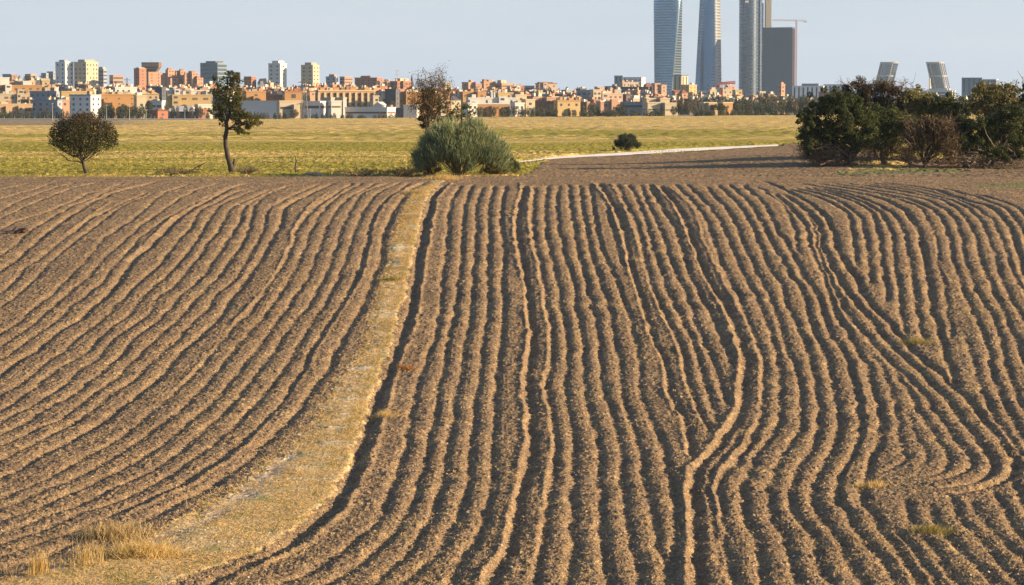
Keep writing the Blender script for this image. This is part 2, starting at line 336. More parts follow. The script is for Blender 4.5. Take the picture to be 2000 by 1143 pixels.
# thin raised crests thrown up beside the wheel tracks: height factor, points
CREST = [
(1.2, [(882,357),(855,387),(847,422),(841,460),(830,515),(822,565),(817,600),(805,650),(792,687),(775,732),(760,787),(745,837),(728,888),(713,922),(695,957),(674,996),(643,1024),(608,1060),(584,1075),(526,1101),(480,1120),(430,1140)]),
(1.2, [(1015,357),(1015,377),(1005,415),(1002,465),(1010,515),(1022,552),(1024,600),(1029,650),(1020,712),(1015,762),(1022,812),(1025,855),(1013,914),(1000,990),(982,1050),(961,1096),(941,1121),(925,1148)]),
(0.9, [(1037,362),(1031,415),(1035,465),(1045,515),(1057,565),(1061,606),(1070,650),(1067,687),(1060,737),(1057,762),(1067,800),(1076,858),(1074,891),(1064,917),(1065,965),(1051,1017),(1046,1068),(1036,1111)]),
(1.2, [(1157,357),(1190,400),(1207,447),(1220,490),(1227,527),(1240,565),(1250,605),(1265,650),(1282,682),(1295,725),(1297,755),(1307,787),(1327,817),(1334,860),(1341,896)]),
(0.9, [(1192,360),(1217,402),(1232,440),(1245,480),(1257,515),(1267,552),(1283,601),(1315,665),(1327,707),(1340,760),(1357,807),(1382,850)]),
(0.6, [(1163,400),(1172,430),(1178,470),(1192,505),(1215,555),(1226,590)]),
(1.3, [(1275,360),(1307,392),(1327,427),(1347,472),(1360,507),(1377,545),(1405,595),(1425,645),(1442,700),(1437,737),(1437,775),(1430,807),(1410,832),(1395,857),(1366,896),(1343,917),(1336,952),(1338,1004),(1346,1042),(1346,1075),(1336,1111),(1346,1148)]),
(0.8, [(1307,365),(1350,405),(1370,460),(1390,510),(1410,547),(1435,590),(1457,630),(1482,705),(1482,732),(1478,807),(1456,855),(1430,888),(1400,929),(1392,952),(1405,1017),(1420,1055)]),
(0.8, [(1640,580),(1662,620),(1668,645)]),
(0.9, [(1672,700),(1682,760),(1692,800),(1693,845),(1675,880),(1655,918),(1650,955),(1668,1000)]),
(0.8, [(1820,447),(1827,490),(1835,515),(1850,555)]),
(0.8, [(1560,380),(1590,398),(1618,420),(1633,450)]),
(1.0, [(820,357),(782,375),(750,402),(732,435),(722,480),(712,527),(695,565),(672,602),(635,657),(600,717),(565,772),(525,820),(487,867),(436,906),(384,937),(333,963),(282,988),(231,1014)]),
(0.9, [(640,375),(607,400),(582,432),(567,465),(557,495),(537,530),(512,570),(467,620),(425,672),(400,700),(362,740),(332,772)]),
(0.7, [(545,385),(528,415),(520,440)]),
(0.8, [(400,387),(350,415),(320,440),(290,470),(255,500)]),
(0.7, [(218,392),(170,425),(125,458)]),
]
EL = [(846,352),(845,358),(815,372),(797,390),(777,440),(759,490),(747,540),(729,600),(709,662),(692,707),(653,760),(622,810),(600,850),(570,875),(530,897),(500,916),(458,949),(388,993),(333,1024),(262,1061),(212,1083),(120,1105),(30,1127),(-100,1160),(-300,1210)]
ER = [(868,352),(850,366),(832,385),(822,415),(812,465),(800,515),(795,540),(787,590),(780,605),(772,637),(762,675),(750,707),(740,737),(725,775),(712,807),(699,847),(684,896),(664,935),(643,970),(613,1001),(574,1034),(526,1068),(487,1083),(410,1109),(359,1129),(300,1155),(180,1210)]
TRAIL = [(690,700),(650,775),(620,805),(588,850),(551,901),(500,950),(436,995),(359,1034),(256,1072),(150,1108),(0,1140),(-60,1155)]

def catmull(pts, step_px=7.0):
    P = np.array(pts, float); out = []
    Q = np.vstack([2 * P[0] - P[1], P, 2 * P[-1] - P[-2]])
    for i in range(1, len(Q) - 2):
        n = max(2, int(np.linalg.norm(Q[i + 1] - Q[i]) / step_px))
        t = np.linspace(0, 1, n, endpoint=False)[:, None]
        # centripetal-ish tension for safety
        m0 = (Q[i + 1] - Q[i - 1]) * 0.42; m1 = (Q[i + 2] - Q[i]) * 0.42
        L = np.linalg.norm(Q[i + 1] - Q[i])
        for m in (m0, m1):
            l = np.linalg.norm(m)
            if l > L: m *= L / l
        h = (2*t**3-3*t**2+1)*Q[i] + (t**3-2*t**2+t)*m0 + (-2*t**3+3*t**2)*Q[i+1] + (t**3-t**2)*m1
        out.append(h)
    out.append(P[-1:]); return np.vstack(out)

def to_world(px):
    Y = near_Y(px[:, 1])
    z = ground_z((px[:, 0] - CX) / F * Y, Y)
    return np.stack([x_of(px[:, 0], Y, z), Y], 1)

# grid of the field: rows by distance, columns by bearing
Yrow = [66.0]
while Yrow[-1] < 235.5: Yrow.append(Yrow[-1] + 0.045 + 0.00028 * Yrow[-1])
Yrow = np.array(Yrow); NR = len(Yrow)
NC = 1500
Ucol = np.linspace(-170, 2170, NC)
zc = np.interp(Yrow, _Yd, _Dd)
Zrow = CAMZ - zc
q = (Zrow - CAMZ) / Yrow
bb = (q * CP + SP) / (CP - q * SP)
Vrow = CY - F * bb
XX = ((Ucol[None, :] - CX) / F * (Yrow / (CP + bb * SP))[:, None]).astype(np.float32)
YY = np.repeat(Yrow[:, None], NC, 1).astype(np.float32)
kx = (Yrow / (CP + bb * SP)) / F          # metres per column pixel in each row
du = Ucol[1] - Ucol[0]

wobx = (vnoise(XX * 0.9, YY * 0.55, 3) - 0.5) * 0.20 + (vnoise(XX * 2.4, YY * 1.6, 4) - 0.5) * 0.05
WX = XX + wobx

def stamp(field, pts, w, amp, seed, R):
    P = to_world(catmull(pts))
    d = np.linalg.norm(np.diff(P, axis=0), axis=1); s = np.concatenate([[0], np.cumsum(d)])
    n = max(2, int(s[-1] / 0.7))
    ss = np.linspace(0, s[-1], n)
    P = np.stack([np.interp(ss, s, P[:, 0]), np.interp(ss, s, P[:, 1])], 1)
    r = np.random.default_rng(seed)
    av = amp * (0.82 + 0.36 * np.interp(ss, np.arange(0, s[-1] + 3.0, 1.5), r.random(len(np.arange(0, s[-1] + 3.0, 1.5)))))
    fade = np.clip(np.minimum(ss, s[-1] - ss) / 1.2, 0.0, 1.0)
    av = av * (0.15 + 0.85 * fade)
    for i in range(n - 1):
        (x0, y0), (x1, y1) = P[i], P[i + 1]
        r0 = np.searchsorted(Yrow, min(y0, y1) - R); r1 = np.searchsorted(Yrow, max(y0, y1) + R)
        if r1 <= r0: continue
        k = kx[min(r0, NR - 1)]; k2 = kx[min(r1, NR) - 1]
        xa, xb = min(x0, x1) - R, max(x0, x1) + R
        ua = min(xa / k, xa / k2) + CX; ub = max(xb / k, xb / k2) + CX
        c0 = max(0, int((ua - Ucol[0]) / du)); c1 = min(NC, int((ub - Ucol[0]) / du) + 2)
        if c1 <= c0: continue
        px = WX[r0:r1, c0:c1] - x0; py = YY[r0:r1, c0:c1] - y0
        ex, ey = x1 - x0, y1 - y0; L2 = ex * ex + ey * ey + 1e-9
        t = np.clip((px * ex + py * ey) / L2, 0, 1)
        dd = (px - t * ex) ** 2 + (py - t * ey) ** 2
        g = (av[i] * (1 - t) + av[i + 1] * t) * np.exp(-dd / (w * w))
        np.maximum(field[r0:r1, c0:c1], g, out=field[r0:r1, c0:c1])

VAL = np.zeros((NR, NC), np.float32); CRE = np.zeros((NR, NC), np.float32)
for i, (a, pts) in enumerate(FUR):
    stamp(VAL, pts, 0.205 + 0.07 * (a - 1), a, 100 + i, 0.8)
for i, (a, pts) in enumerate(CREST):
    stamp(CRE, pts, 0.125, a, 300 + i, 0.5)
TRL = np.zeros((NR, NC), np.float32)
stamp(TRL, TRAIL, 0.50, 1.0, 500, 1.2)

def edge_u(pts):
    P = np.array(pts, float); o = np.argsort(P[:, 1])
    return np.interp(Vrow, P[o, 1], P[o, 0])
uL = edge_u(EL); uR = edge_u(ER)
wob = (vnoise(XX * 1.1, YY * 0.8, 21) - 0.5) * 0.75 + (vnoise(XX * 4, YY * 3, 22) - 0.5) * 0.45
dL = (Ucol[None, :] - uL[:, None]) * kx[:, None] + wob      # metres inside the left edge
dR = (uR[:, None] - Ucol[None, :]) * kx[:, None] + wob * 0.35
def sst(a): a = np.clip(a, 0, 1); return a * a * (3 - 2 * a)
PATH = (sst(dL / 0.5 + 0.5) * sst(dR / 0.30 + 0.6)).astype(np.float32)
PATH *= sst((Vrow[:, None] - 349) / 6)
core = (sst(dL / 0.9) * sst(dR / 0.34 + 0.5)).astype(np.float32)

rough = (1 - 0.75 * core) * (1 - 0.30 * np.clip((YY - 120) / 90, 0, 1))
clod = (vnoise(XX * 9.0, YY * 7.0, 31) - 0.5) * 0.048 + (vnoise(XX * 19.0, YY * 15.0, 32) - 0.5) * 0.038
lump = vnoise(XX * 4.5, YY * 4.5, 33); clod += np.clip(lump - 0.62, 0, 1) * 0.17
fine = rng.normal(0, 0.0085, (NR, NC)).astype(np.float32)
big = (vnoise(XX * 0.35, YY * 0.35, 34) - 0.5) * 0.10
# crossing shallow disc marks between the furrows
head = sst((Yrow[:, None] - 222) / 6).astype(np.float32)
edge_soft = (1 - 0.85 * head)
wid = np.maximum((uR - uL)[:, None] * kx[:, None], 0.6)
crown = sst(dL / 1.8) * (0.17 - 0.10 * np.clip(dL / wid, 0, 1)) * sst(dR / 0.42 + 0.55)
lside = 1 - 0.22 * sst((uL[:, None] - Ucol[None, :]) / 60)
brk = (0.72 + 0.52 * vnoise(XX * 0.45, YY * 0.22, 35)) * (0.80 + 0.4 * vnoise(XX * 1.7, YY * 1.1, 36))
ZZ = (ground_z(XX, YY) - 0.122 * lside * brk * VAL * edge_soft * (1 - core) + 0.068 * (0.55 + 0.9 * vnoise(XX * 1.1, YY * 0.9, 37)) * CRE * edge_soft * (1 - core)
      + clod * rough + fine * (0.35 + 0.65 * rough) + big + crown - 0.035 * TRL * core)
ZZ = ZZ.astype(np.float32)
V = np.stack([XX, YY, ZZ], -1).reshape(-1, 3)
idx = np.arange(NR * NC, dtype=np.int32).reshape(NR, NC)
Q4 = np.stack([idx[:-1, :-1], idx[:-1, 1:], idx[1:, 1:], idx[1:, :-1]], -1).reshape(-1, 4)
pf = PATH[:-1, :-1].reshape(-1) > 0.45
UU2 = np.repeat(Ucol[None, :], NR, 0); VV2 = np.repeat(Vrow[:, None], NC, 1)
gpf = ((np.abs(VV2 - 363.5 - 0.012 * (1990 - UU2)) < 4.2 * sst((UU2 - 1860) / 120) * (0.5 + vnoise(XX * .9, YY * .5, 38))) & (UU2 > 1860))[:-1, :-1].reshape(-1)

def sub_mesh(name, sel, smooth):
    q = Q4[sel]
    used = np.unique(q); remap = np.full(NR * NC, -1, np.int32); remap[used] = np.arange(len(used))
    me = np_mesh(name, V[used], remap[q], smooth)
    return me, used

# soil
def soil_mat():
    m = bpy.data.materials.new('ploughed_soil'); nt, nd, lk, p = nodes(m)
    v = coord(nt)
    f1 = noise(nt, 0.25, 4, 0.6, v)
    f2 = noise(nt, 9.0, 5, 0.75, v)
    f3 = noise(nt, 26.0, 2, 0.6, v)
    c = ramp(nt, f1, [(0.3, (0.160, 0.115, 0.080)), (0.55, (0.200, 0.147, 0.103)), (0.75, (0.252, 0.189, 0.132))])
    c = mix(nt, ramp(nt, f2, [(0.38, (1, 1, 1)), (0.56, (0, 0, 0))]), c, (0.072, 0.048, 0.033))
    f5 = noise(nt, 4.2, 4, 0.8, v)
    c = mix(nt, ramp(nt, f5, [(0.40, (0.8, 0.8, 0.8)), (0.52, (0, 0, 0))]), c, (0.105, 0.072, 0.048))
    c = mix(nt, ramp(nt, f5, [(0.55, (0, 0, 0)), (0.68, (0.7, 0.7, 0.7))]), c, (0.36, 0.255, 0.145))
    # bits of chopped straw lying everywhere, more of it in drifts
    dens = noise(nt, 0.8, 3, 0.6, v)
    thr = math_node(nt, 'MULTIPLY_ADD', dens, 0.34); nt.nodes[-1].inputs[2].default_value = -0.17
    s = math_node(nt, 'ADD', f3, thr)
    sm = ramp(nt, s, [(0.56, (0, 0, 0)), (0.66, (1, 1, 1))])
    c = mix(nt, math_node(nt, 'MULTIPLY', sm, 0.8), c, (0.58, 0.40, 0.185))
    # a few green seedlings
    gr = noise(nt, 22.0, 2, 0.6, v)
    gd = noise(nt, 0.10, 2, 0.5, v)
    gm = math_node(nt, 'MULTIPLY', ramp(nt, gr, [(0.60, (0, 0, 0)), (0.68, (1, 1, 1))]), ramp(nt, gd, [(0.5, (0, 0, 0)), (0.75, (0.5, 0.5, 0.5))]))
    c = mix(nt, gm, c, (0.16, 0.15, 0.05))
    lk.new(c, p.inputs['Base Color'])
    p.inputs['Roughness'].default_value = 0.95; p.inputs['Specular IOR Level'].default_value = 0.1
    b = nt.nodes.new('ShaderNodeBump'); b.inputs['Strength'].default_value = 0.55; b.inputs['Distance'].default_value = 0.03
    lk.new(f3, b.inputs['Height']); lk.new(b.outputs[0], p.inputs['Normal'])
    return m

def path_mat():
    m = bpy.data.materials.new('dry_track_grass'); nt, nd, lk, p = nodes(m)
    v = coord(nt)
    f1 = noise(nt, 0.9, 4, 0.6, v); f2 = noise(nt, 1.0, 4, 0.6, coord(nt, (13.0, 4.5, 8.0)))
    c = ramp(nt, f2, [(0.3, (0.29, 0.205, 0.10)), (0.5, (0.44, 0.33, 0.175)), (0.7, (0.57, 0.45, 0.265))])
    f4 = noise(nt, 3.2, 4, 0.65, v)
    c = mix(nt, ramp(nt, f4, [(0.36, (0.75, 0.75, 0.75)), (0.52, (0, 0, 0))]), c, (0.26, 0.175, 0.085))
    gm = ramp(nt, f1, [(0.52, (0, 0, 0)), (0.62, (0.8, 0.8, 0.8))])
    c = mix(nt, gm, c, (0.19, 0.185, 0.060))
    pale = math_node(nt, 'MULTIPLY', attr(nt, 'pale'), ramp(nt, f2, [(0.25, (0.4, 0.4, 0.4)), (0.6, (1, 1, 1))]))
    c = mix(nt, pale, c, (0.70, 0.57, 0.39))
    tr = math_node(nt, 'MULTIPLY', attr(nt, 'trail'), ramp(nt, noise(nt, 1.6, 3, 0.6, v), [(0.30, (0.2, 0.2, 0.2)), (0.48, (1, 1, 1))]))
    c = mix(nt, tr, c, (0.52, 0.42, 0.31))
    # dark earth shows through at the foot of the bank
    c = mix(nt, math_node(nt, 'MULTIPLY', attr(nt, 'earth'), ramp(nt, noise(nt, 5.0, 3, 0.6, v), [(0.4, (0, 0, 0)), (0.6, (0.8, 0.8, 0.8))])), c, (0.19, 0.115, 0.06))
    lk.new(c, p.inputs['Base Color'])
    p.inputs['Roughness'].default_value = 0.95; p.inputs['Specular IOR Level'].default_value = 0.1
    b = nt.nodes.new('ShaderNodeBump'); b.inputs['Strength'].default_value = 0.5; b.inputs['Distance'].default_value = 0.03
    lk.new(f2, b.inputs['Height']); lk.new(b.outputs[0], p.inputs['Normal'])
    return m
SOIL = soil_mat(); TRACK = path_mat()
me, used = sub_mesh('ploughed_field', ~pf & ~gpf, False)
fld = link_mesh('ploughed_field', me, SOIL); tag(fld, kind='structure')
me, used = sub_mesh('grass_track', pf, False)
set_attr(me, 'trail', (TRL * sst(dL / 0.5)).reshape(-1)[used])
pale = sst((Vrow[:, None] - 380) / 60) * (1 - sst((Vrow[:, None] - 830) / 60)) * sst(dL / 0.7 - 0.6) * sst(dR / 0.6 - 0.6)
set_attr(me, 'pale', np.broadcast_to(pale, (NR, NC)).reshape(-1)[used])
earth = sst((0.45 - dL) / 0.6) + sst((0.1 - dR) / 0.5) * sst((Vrow[:, None] - 840) / 120)
set_attr(me, 'earth', np.clip(np.broadcast_to(earth, (NR, NC)), 0, 1).reshape(-1)[used])
trk = link_mesh('grass_track', me, TRACK); tag(trk, kind='structure')

me, used = sub_mesh('green_grass_strip', gpf, False)
GPATCH = link_mesh('green_grass_strip', me); tag(GPATCH, kind='structure')

# quick lookup of the finished surface height
def field_z(x, y):
    r = np.clip(np.searchsorted(Yrow, y), 1, NR - 1)
    u = x / kx[r] + CX
    c = np.clip(((u - Ucol[0]) / du).astype(int), 0, NC - 1)
    return ZZ[r, c]
# ================================================================== THE GROUND BEYOND THE CREST
def in_poly(u, v, poly):
    P = np.array(poly, float); n = len(P); r = np.zeros(u.shape, bool)
    j = n - 1
    for i in range(n):
        xi, yi = P[i]; xj, yj = P[j]
        c = ((yi > v) != (yj > v)) & (u < (xj - xi) * (v - yi) / (yj - yi + 1e-12) + xi)
        r ^= c; j = i
    return r

# fine mid ground, from behind the crest outwards
ym = [231.5]
while ym[-1] < 470: ym.append(ym[-1] + 0.22 + (ym[-1] - 231) * 0.0016)
ym = np.array(ym); um = np.linspace(-170, 2170, 900)
XM = (um[None, :] - CX) / F * ym[:, None] * 0.9999
YM = np.repeat(ym[:, None], len(um), 1)
ZM0 = ground_z(XM, YM)
UM, VM = uv_of(XM, YM, ZM0)
wu = (vnoise(XM * 0.8, YM * 0.5, 41) - 0.5) * 14; wv = (vnoise(XM * 0.6, YM * 0.4, 42) - 0.5) * 3.0
SOIL_POLY = [(1012, 360), (1030, 343), (1050, 331), (1062, 319), (1085, 311), (1270, 304), (1400, 296), (1485, 288), (1560, 280), (1640, 284), (1700, 300), (1745, 312), (1800, 312), (1900, 312), (2300, 312), (2300, 362)]
SOIL_POLY2 = [(-300, 347), (440, 349), (600, 352), (-300, 356)]
soilm = in_poly(UM + wu, VM + wv * 0.6, SOIL_POLY) | (VM > 345.2)
GREEN_POLY = [(1620, 343.5), (1640, 338), (1700, 334), (1790, 332), (1870, 333), (1900, 336.5), (1870, 340), (1760, 342), (1640, 344.5)]
greenm = in_poly(UM + wu, VM + wv * .5, GREEN_POLY)
soilm &= ~greenm
dryp = in_poly(UM + wu, VM + wv * .5, [(1655, 333), (1690, 318), (1740, 314), (1775, 322), (1760, 333)])
soilm &= ~dryp
_RD = [(1010, 317, 2.2), (1075, 309.5, 3), (1130, 305.5, 4), (1200, 302, 5), (1260, 298, 6), (1330, 293.5, 6), (1400, 290, 5), (1470, 286.5, 3.5), (1530, 283.5, 2.5)]
roadm = in_poly(UM, VM, [(u, v - w * .8 - 1) for u, v, w in _RD] + [(u, v + w * .8 + 1) for u, v, w in _RD[::-1]])
# bumps: rows of the far plough land follow the curve of the rise
rows = np.abs(np.sin((YM * 0.9 + 0.020 * (XM - 10) ** 2 * 0.6 + wu * 0.05) * 2.2))
lumpm = (vnoise(XM * 5, YM * 5, 43) - 0.5) * 0.10 + (vnoise(XM * 11, YM * 11, 44) - 0.5) * 0.06
tuft = np.clip(vnoise(XM * 2.2, YM * 1.6, 45) - 0.45, 0, 1) * 0.30 + (vnoise(XM * 7, YM * 4, 46) - 0.5) * 0.10
ridge = 0.5 * (vnoise(XM * 0.05, YM * 0.35, 47) - 0.5) * 0.5
ZM = ZM0 + np.where(soilm, lumpm + 0.15 * rows, tuft + ridge * np.clip((YM - 245) / 20, 0, 1))
# a grassed ditch edge just behind the crest on the left
ditch = np.exp(-((YM - 237.5) / 1.6) ** 2) * np.clip((880 - UM) / 60, 0, 1) * 0.35
ZM = np.where(roadm, ZM0 - 0.10, ZM) - ditch - 0.25 * np.clip((236.5 - YM) / 1.5, 0, 1)
VMS = np.stack([XM, YM, ZM], -1).reshape(-1, 3)
im = np.arange(XM.size).reshape(XM.shape)
QM = np.stack([im[:-1, :-1], im[:-1, 1:], im[1:, 1:], im[1:, :-1]], -1).reshape(-1, 4)
fs = soilm[:-1, :-1].reshape(-1); fg = (greenm & ~soilm)[:-1, :-1].reshape(-1)

def grass_mat(name, dry_mul):
    m = bpy.data.materials.new(name); nt, nd, lk, p = nodes(m)
    v = coord(nt)
    band = noise(nt, 1.0, 5, 0.62, coord(nt, (0.010, 0.085, 0.05)))
    fine = noise(nt, 1.0, 4, 0.7, coord(nt, (1.6, 0.55, 1.0)))
    fine2 = noise(nt, 1.0, 3, 0.7, coord(nt, (6.0, 2.6, 3.0)))
    g = ramp(nt, fine, [(0.3, (0.165, 0.160, 0.026)), (0.5, (0.29, 0.255, 0.042)), (0.7, (0.42, 0.335, 0.070))])
    d = ramp(nt, fine, [(0.3, (0.38, 0.265, 0.090)), (0.5, (0.57, 0.405, 0.145)), (0.7, (0.74, 0.55, 0.24))])
    k = math_node(nt, 'ADD', band, attr(nt, 'dry'))
    c = mix(nt, ramp(nt, k, [(0.47, (0, 0, 0)), (0.62, (1, 1, 1))]), g, d)
    c = mix(nt, ramp(nt, fine2, [(0.40, (0.85, 0.85, 0.85)), (0.52, (0, 0, 0))]), c, (0.095, 0.085, 0.028))
    c = mix(nt, attr(nt, 'earth'), c, (0.17, 0.135, 0.105))
    lk.new(c, p.inputs['Base Color'])
    p.inputs['Roughness'].default_value = 0.95; p.inputs['Specular IOR Level'].default_value = 0.05
    b = nt.nodes.new('ShaderNodeBump'); b.inputs['Strength'].default_value = 0.6; b.inputs['Distance'].default_value = 0.15
    lk.new(fine2, b.inputs['Height']); lk.new(b.outputs[0], p.inputs['Normal'])
    return m
MEADOW = grass_mat('meadow_grass', 1)

def dry_of(x, y):
    """how parched the meadow is, by where it lies"""
    u = x / y * F + CX
    d = np.interp(y, [240, 262, 285, 300, 320, 345, 380, 430, 500, 620, 800, 1000, 1200, 1500],
                     [-0.04, -0.06, -0.12, 0.08, -0.09, 0.03, -0.13, -0.14, 0.09, -0.03, 0.18, 0.22, 0.16, 0.2])
    return d + 0.16 * (vnoise(x * 0.02, y * 0.02, 51) - 0.5)
def earth_of(x, y):
    u = x / y * F + CX
    e = 0.8 * np.clip((330 - u) / 120, 0, 1) * np.clip((y - 1060) / 60, 0, 1)
    e = e + 0.55 * np.exp(-((y - 1000 - 0.2 * x) / 14) ** 2) * np.clip((900 - u) / 150, 0, 1) + 0.75 * np.exp(-((y - 905 + 0.15 * x) / 5.0) ** 2) * np.clip(1.2 - u / 900, 0, 1) + 0.5 * np.exp(-((y - 690 - .1 * x) / 4.0) ** 2) * (vnoise(x * .02, y * .02, 57) > .4) + 0.4 * np.exp(-((y - 780 + 0.1 * x) / 9) ** 2) * (vnoise(x * .03, y * .03, 53) > .45)
    return np.clip(e, 0, 1)

edge_dry = np.clip(1 - (YM - 236) / 6.5, 0, 1) * (vnoise(XM * .25, YM * .4, 54) > .4) * (UM < 1040)
def cut(name, sel, mat, dry=0.0, kind='structure', zoff=0.0):
    q = QM[sel]; used = np.unique(q); remap = np.full(len(VMS), -1, np.int64); remap[used] = np.arange(len(used))
    W = VMS[used].copy(); W[:, 2] += zoff
    me = np_mesh(name, W, remap[q], False)
    set_attr(me, 'dry', dry_of(W[:, 0], W[:, 1]) + dry + 0.5 * dryp.reshape(-1)[used] + 0.35 * edge_dry.reshape(-1)[used])
    set_attr(me, 'earth', earth_of(W[:, 0], W[:, 1]))
    o = link_mesh(name, me, mat); tag(o, kind=kind); return o
cut('ploughed_field_beyond_crest', fs, SOIL)
cut('meadow', ~fs & ~fg, MEADOW)
LAWN = bpy.data.materials.new('short_green_grass'); nt, nd, lk, p = nodes(LAWN)
lk.new(ramp(nt, noise(nt, 3.0, 4, 0.7, coord(nt)), [(0.3, (0.050, 0.060, 0.012)), (0.7, (0.125, 0.130, 0.030))]), p.inputs['Base Color'])
p.inputs['Roughness'].default_value = 0.95
cut('green_grass_strip', fg, LAWN); GPATCH.data.materials.append(LAWN)

# the wide meadow behind, out to the first houses, and the ground the city stands on
def far_sheet(name, ys, us, mat, zoff=0.0):
    X = (us[None, :] - CX) / F * ys[:, None]; Y = np.repeat(ys[:, None], len(us), 1)
    Z = ground_z(X, Y) + zoff
    if name == 'far_meadow':
        Z = Z + (vnoise(X * 0.5, Y * 0.22, 48) - 0.5) * 0.5 * np.clip((Y - 480) / 40, 0, 1)
    W = np.stack([X, Y, Z], -1).reshape(-1, 3)
    ii = np.arange(X.size).reshape(X.shape)
    qq = np.stack([ii[:-1, :-1], ii[:-1, 1:], ii[1:, 1:], ii[1:, :-1]], -1).reshape(-1, 4)
    me = np_mesh(name, W, qq, False)
    set_attr(me, 'dry', dry_of(W[:, 0], W[:, 1])); set_attr(me, 'earth', earth_of(W[:, 0], W[:, 1]))
    o = link_mesh(name, me, mat); tag(o, kind='structure'); return o
yf = [ym[-1] - 0.3]
while yf[-1] < 1545: yf.append(yf[-1] * 1.0022 + 0.2)
far_sheet('far_meadow', np.array(yf), np.concatenate([np.linspace(-2500, -180, 30), np.linspace(-170, 2170, 620), np.linspace(2200, 4500, 30)]), MEADOW, 0.02)
CITYG = wall_mat('city_ground', (0.14, 0.13, 0.10), 0.95, 0.4, 0.02)
far_sheet('city_ground', np.concatenate([np.linspace(yf[-1] - 2, 3600, 60), np.geomspace(3700, 13500, 30)]), np.linspace(-1700, 3700, 120), CITYG, -0.05)
# ground at the sides and under the camera
ys_ = np.concatenate([np.linspace(-40, 60, 12), np.linspace(64, 470, 90)])
X = np.repeat(np.linspace(-420, 420, 120)[None, :], len(ys_), 0); Y = np.repeat(ys_[:, None], 120, 1)
inside = (np.abs(X) < Y * 0.2165) & (Y > 64)
Z = ground_z(X, Y) - np.where(inside | (Y > 200), 0.7, 0.25)
W = np.stack([X, Y, Z], -1).reshape(-1, 3); ii = np.arange(X.size).reshape(X.shape)
qq = np.stack([ii[:-1, :-1], ii[:-1, 1:], ii[1:, 1:], ii[1:, :-1]], -1).reshape(-1, 4)
me = np_mesh('ground', W, qq, True); set_attr(me, 'dry', np.zeros(len(W))); set_attr(me, 'earth', np.full(len(W), 0.6))
tag(link_mesh('ground', me, MEADOW), kind='structure')

# the pale gravel road that climbs to the right behind the plough land
RD = [(1010, 317, 2.2), (1075, 309.5, 3), (1130, 305.5, 4), (1200, 302, 5), (1260, 298, 6), (1330, 293.5, 6), (1400, 290, 5), (1470, 286.5, 3.5), (1530, 283.5, 2.5)]
L_, R_ = [], []
for i in range(len(RD) - 1):
    for t in np.linspace(0, 1, 6, endpoint=False):
        u = RD[i][0] * (1 - t) + RD[i + 1][0] * t; v = RD[i][1] * (1 - t) + RD[i + 1][1] * t; wd = RD[i][2] * (1 - t) + RD[i + 1][2] * t
        wd += 0.5 * math.sin(u * 0.13)
        L_.append(on_ground(u, v + wd / 2)); R_.append(on_ground(u, v - wd / 2))
W = []; 
for a, b in zip(L_, R_):
    for t in np.linspace(0, 1, 5):
        p_ = a.lerp(b, t); W.append((p_.x, p_.y, gz(p_.x, p_.y) + 0.02 + 0.03 * math.sin(t * math.pi)))
ii = np.arange(len(W)).reshape(-1, 5)
qq = np.stack([ii[:-1, :-1], ii[:-1, 1:], ii[1:, 1:], ii[1:, :-1]], -1).reshape(-1, 4)
GRAVEL = wall_mat('pale_gravel', (0.74, 0.69, 0.64), 0.95, 0.14, 0.9)
tag(link_mesh('gravel_road', np_mesh('gravel_road', np.array(W), qq, True), GRAVEL), kind='structure')
# ================================================================== PLANTS
def tubes(paths, sides=6):
    """paths: list of (points (n,3), radii (n)) -> verts, quads (open tubes with pointed ends)"""
    VV, QQ, off = [], [], 0
    ang = np.linspace(0, 2 * math.pi, sides, endpoint=False)
    for P, R in paths:
        P = np.asarray(P, float); R = np.asarray(R, float); n = len(P)
        T = np.gradient(P, axis=0); T /= np.linalg.norm(T, axis=1)[:, None] + 1e-9
        ref = np.array([0.0, 0.0, 1.0]) if abs(T[0, 2]) < 0.9 else np.array([1.0, 0, 0])
        A = np.cross(T, ref); A /= np.linalg.norm(A, axis=1)[:, None] + 1e-9
        B = np.cross(T, A)
        ring = P[:, None, :] + R[:, None, None] * (np.cos(ang)[None, :, None] * A[:, None, :] + np.sin(ang)[None, :, None] * B[:, None, :])
        VV.append(ring.reshape(-1, 3))
        i = np.arange(n * sides).reshape(n, sides) + off
        j = np.roll(i, -1, 1)
        QQ.append(np.stack([i[:-1], j[:-1], j[1:], i[1:]], -1).reshape(-1, 4)); off += n * sides
    return np.vstack(VV), np.vstack(QQ)

def tube_obj(name, paths, mat, parent, sides=6):
    Vt, Qt = tubes(paths, sides)
    o = link_mesh(name, np_mesh(name, Vt, Qt, True), mat, parent); return o

def bent(p0, p1, r0, r1, wob=0.08, n=6, rs=None, sag=0.0):
    rs = rs or rng
    p0 = np.asarray(p0, float); p1 = np.asarray(p1, float); L = np.linalg.norm(p1 - p0)
    t = np.linspace(0, 1, n)
    P = p0[None] * (1 - t)[:, None] + p1[None] * t[:, None]
    w = rs.normal(0, wob * L, (n, 3)); w[0] = 0; w[-1] *= 0.3
    w = np.cumsum(w, 0) * 0.4 * np.sin(np.pi * np.clip(t, 0, 1))[:, None] + w * 0.25
    w[0] = 0
    P = P + w; P[:, 2] -= sag * L * np.sin(np.pi * t)
    return P, r0 * (1 - t) + r1 * t

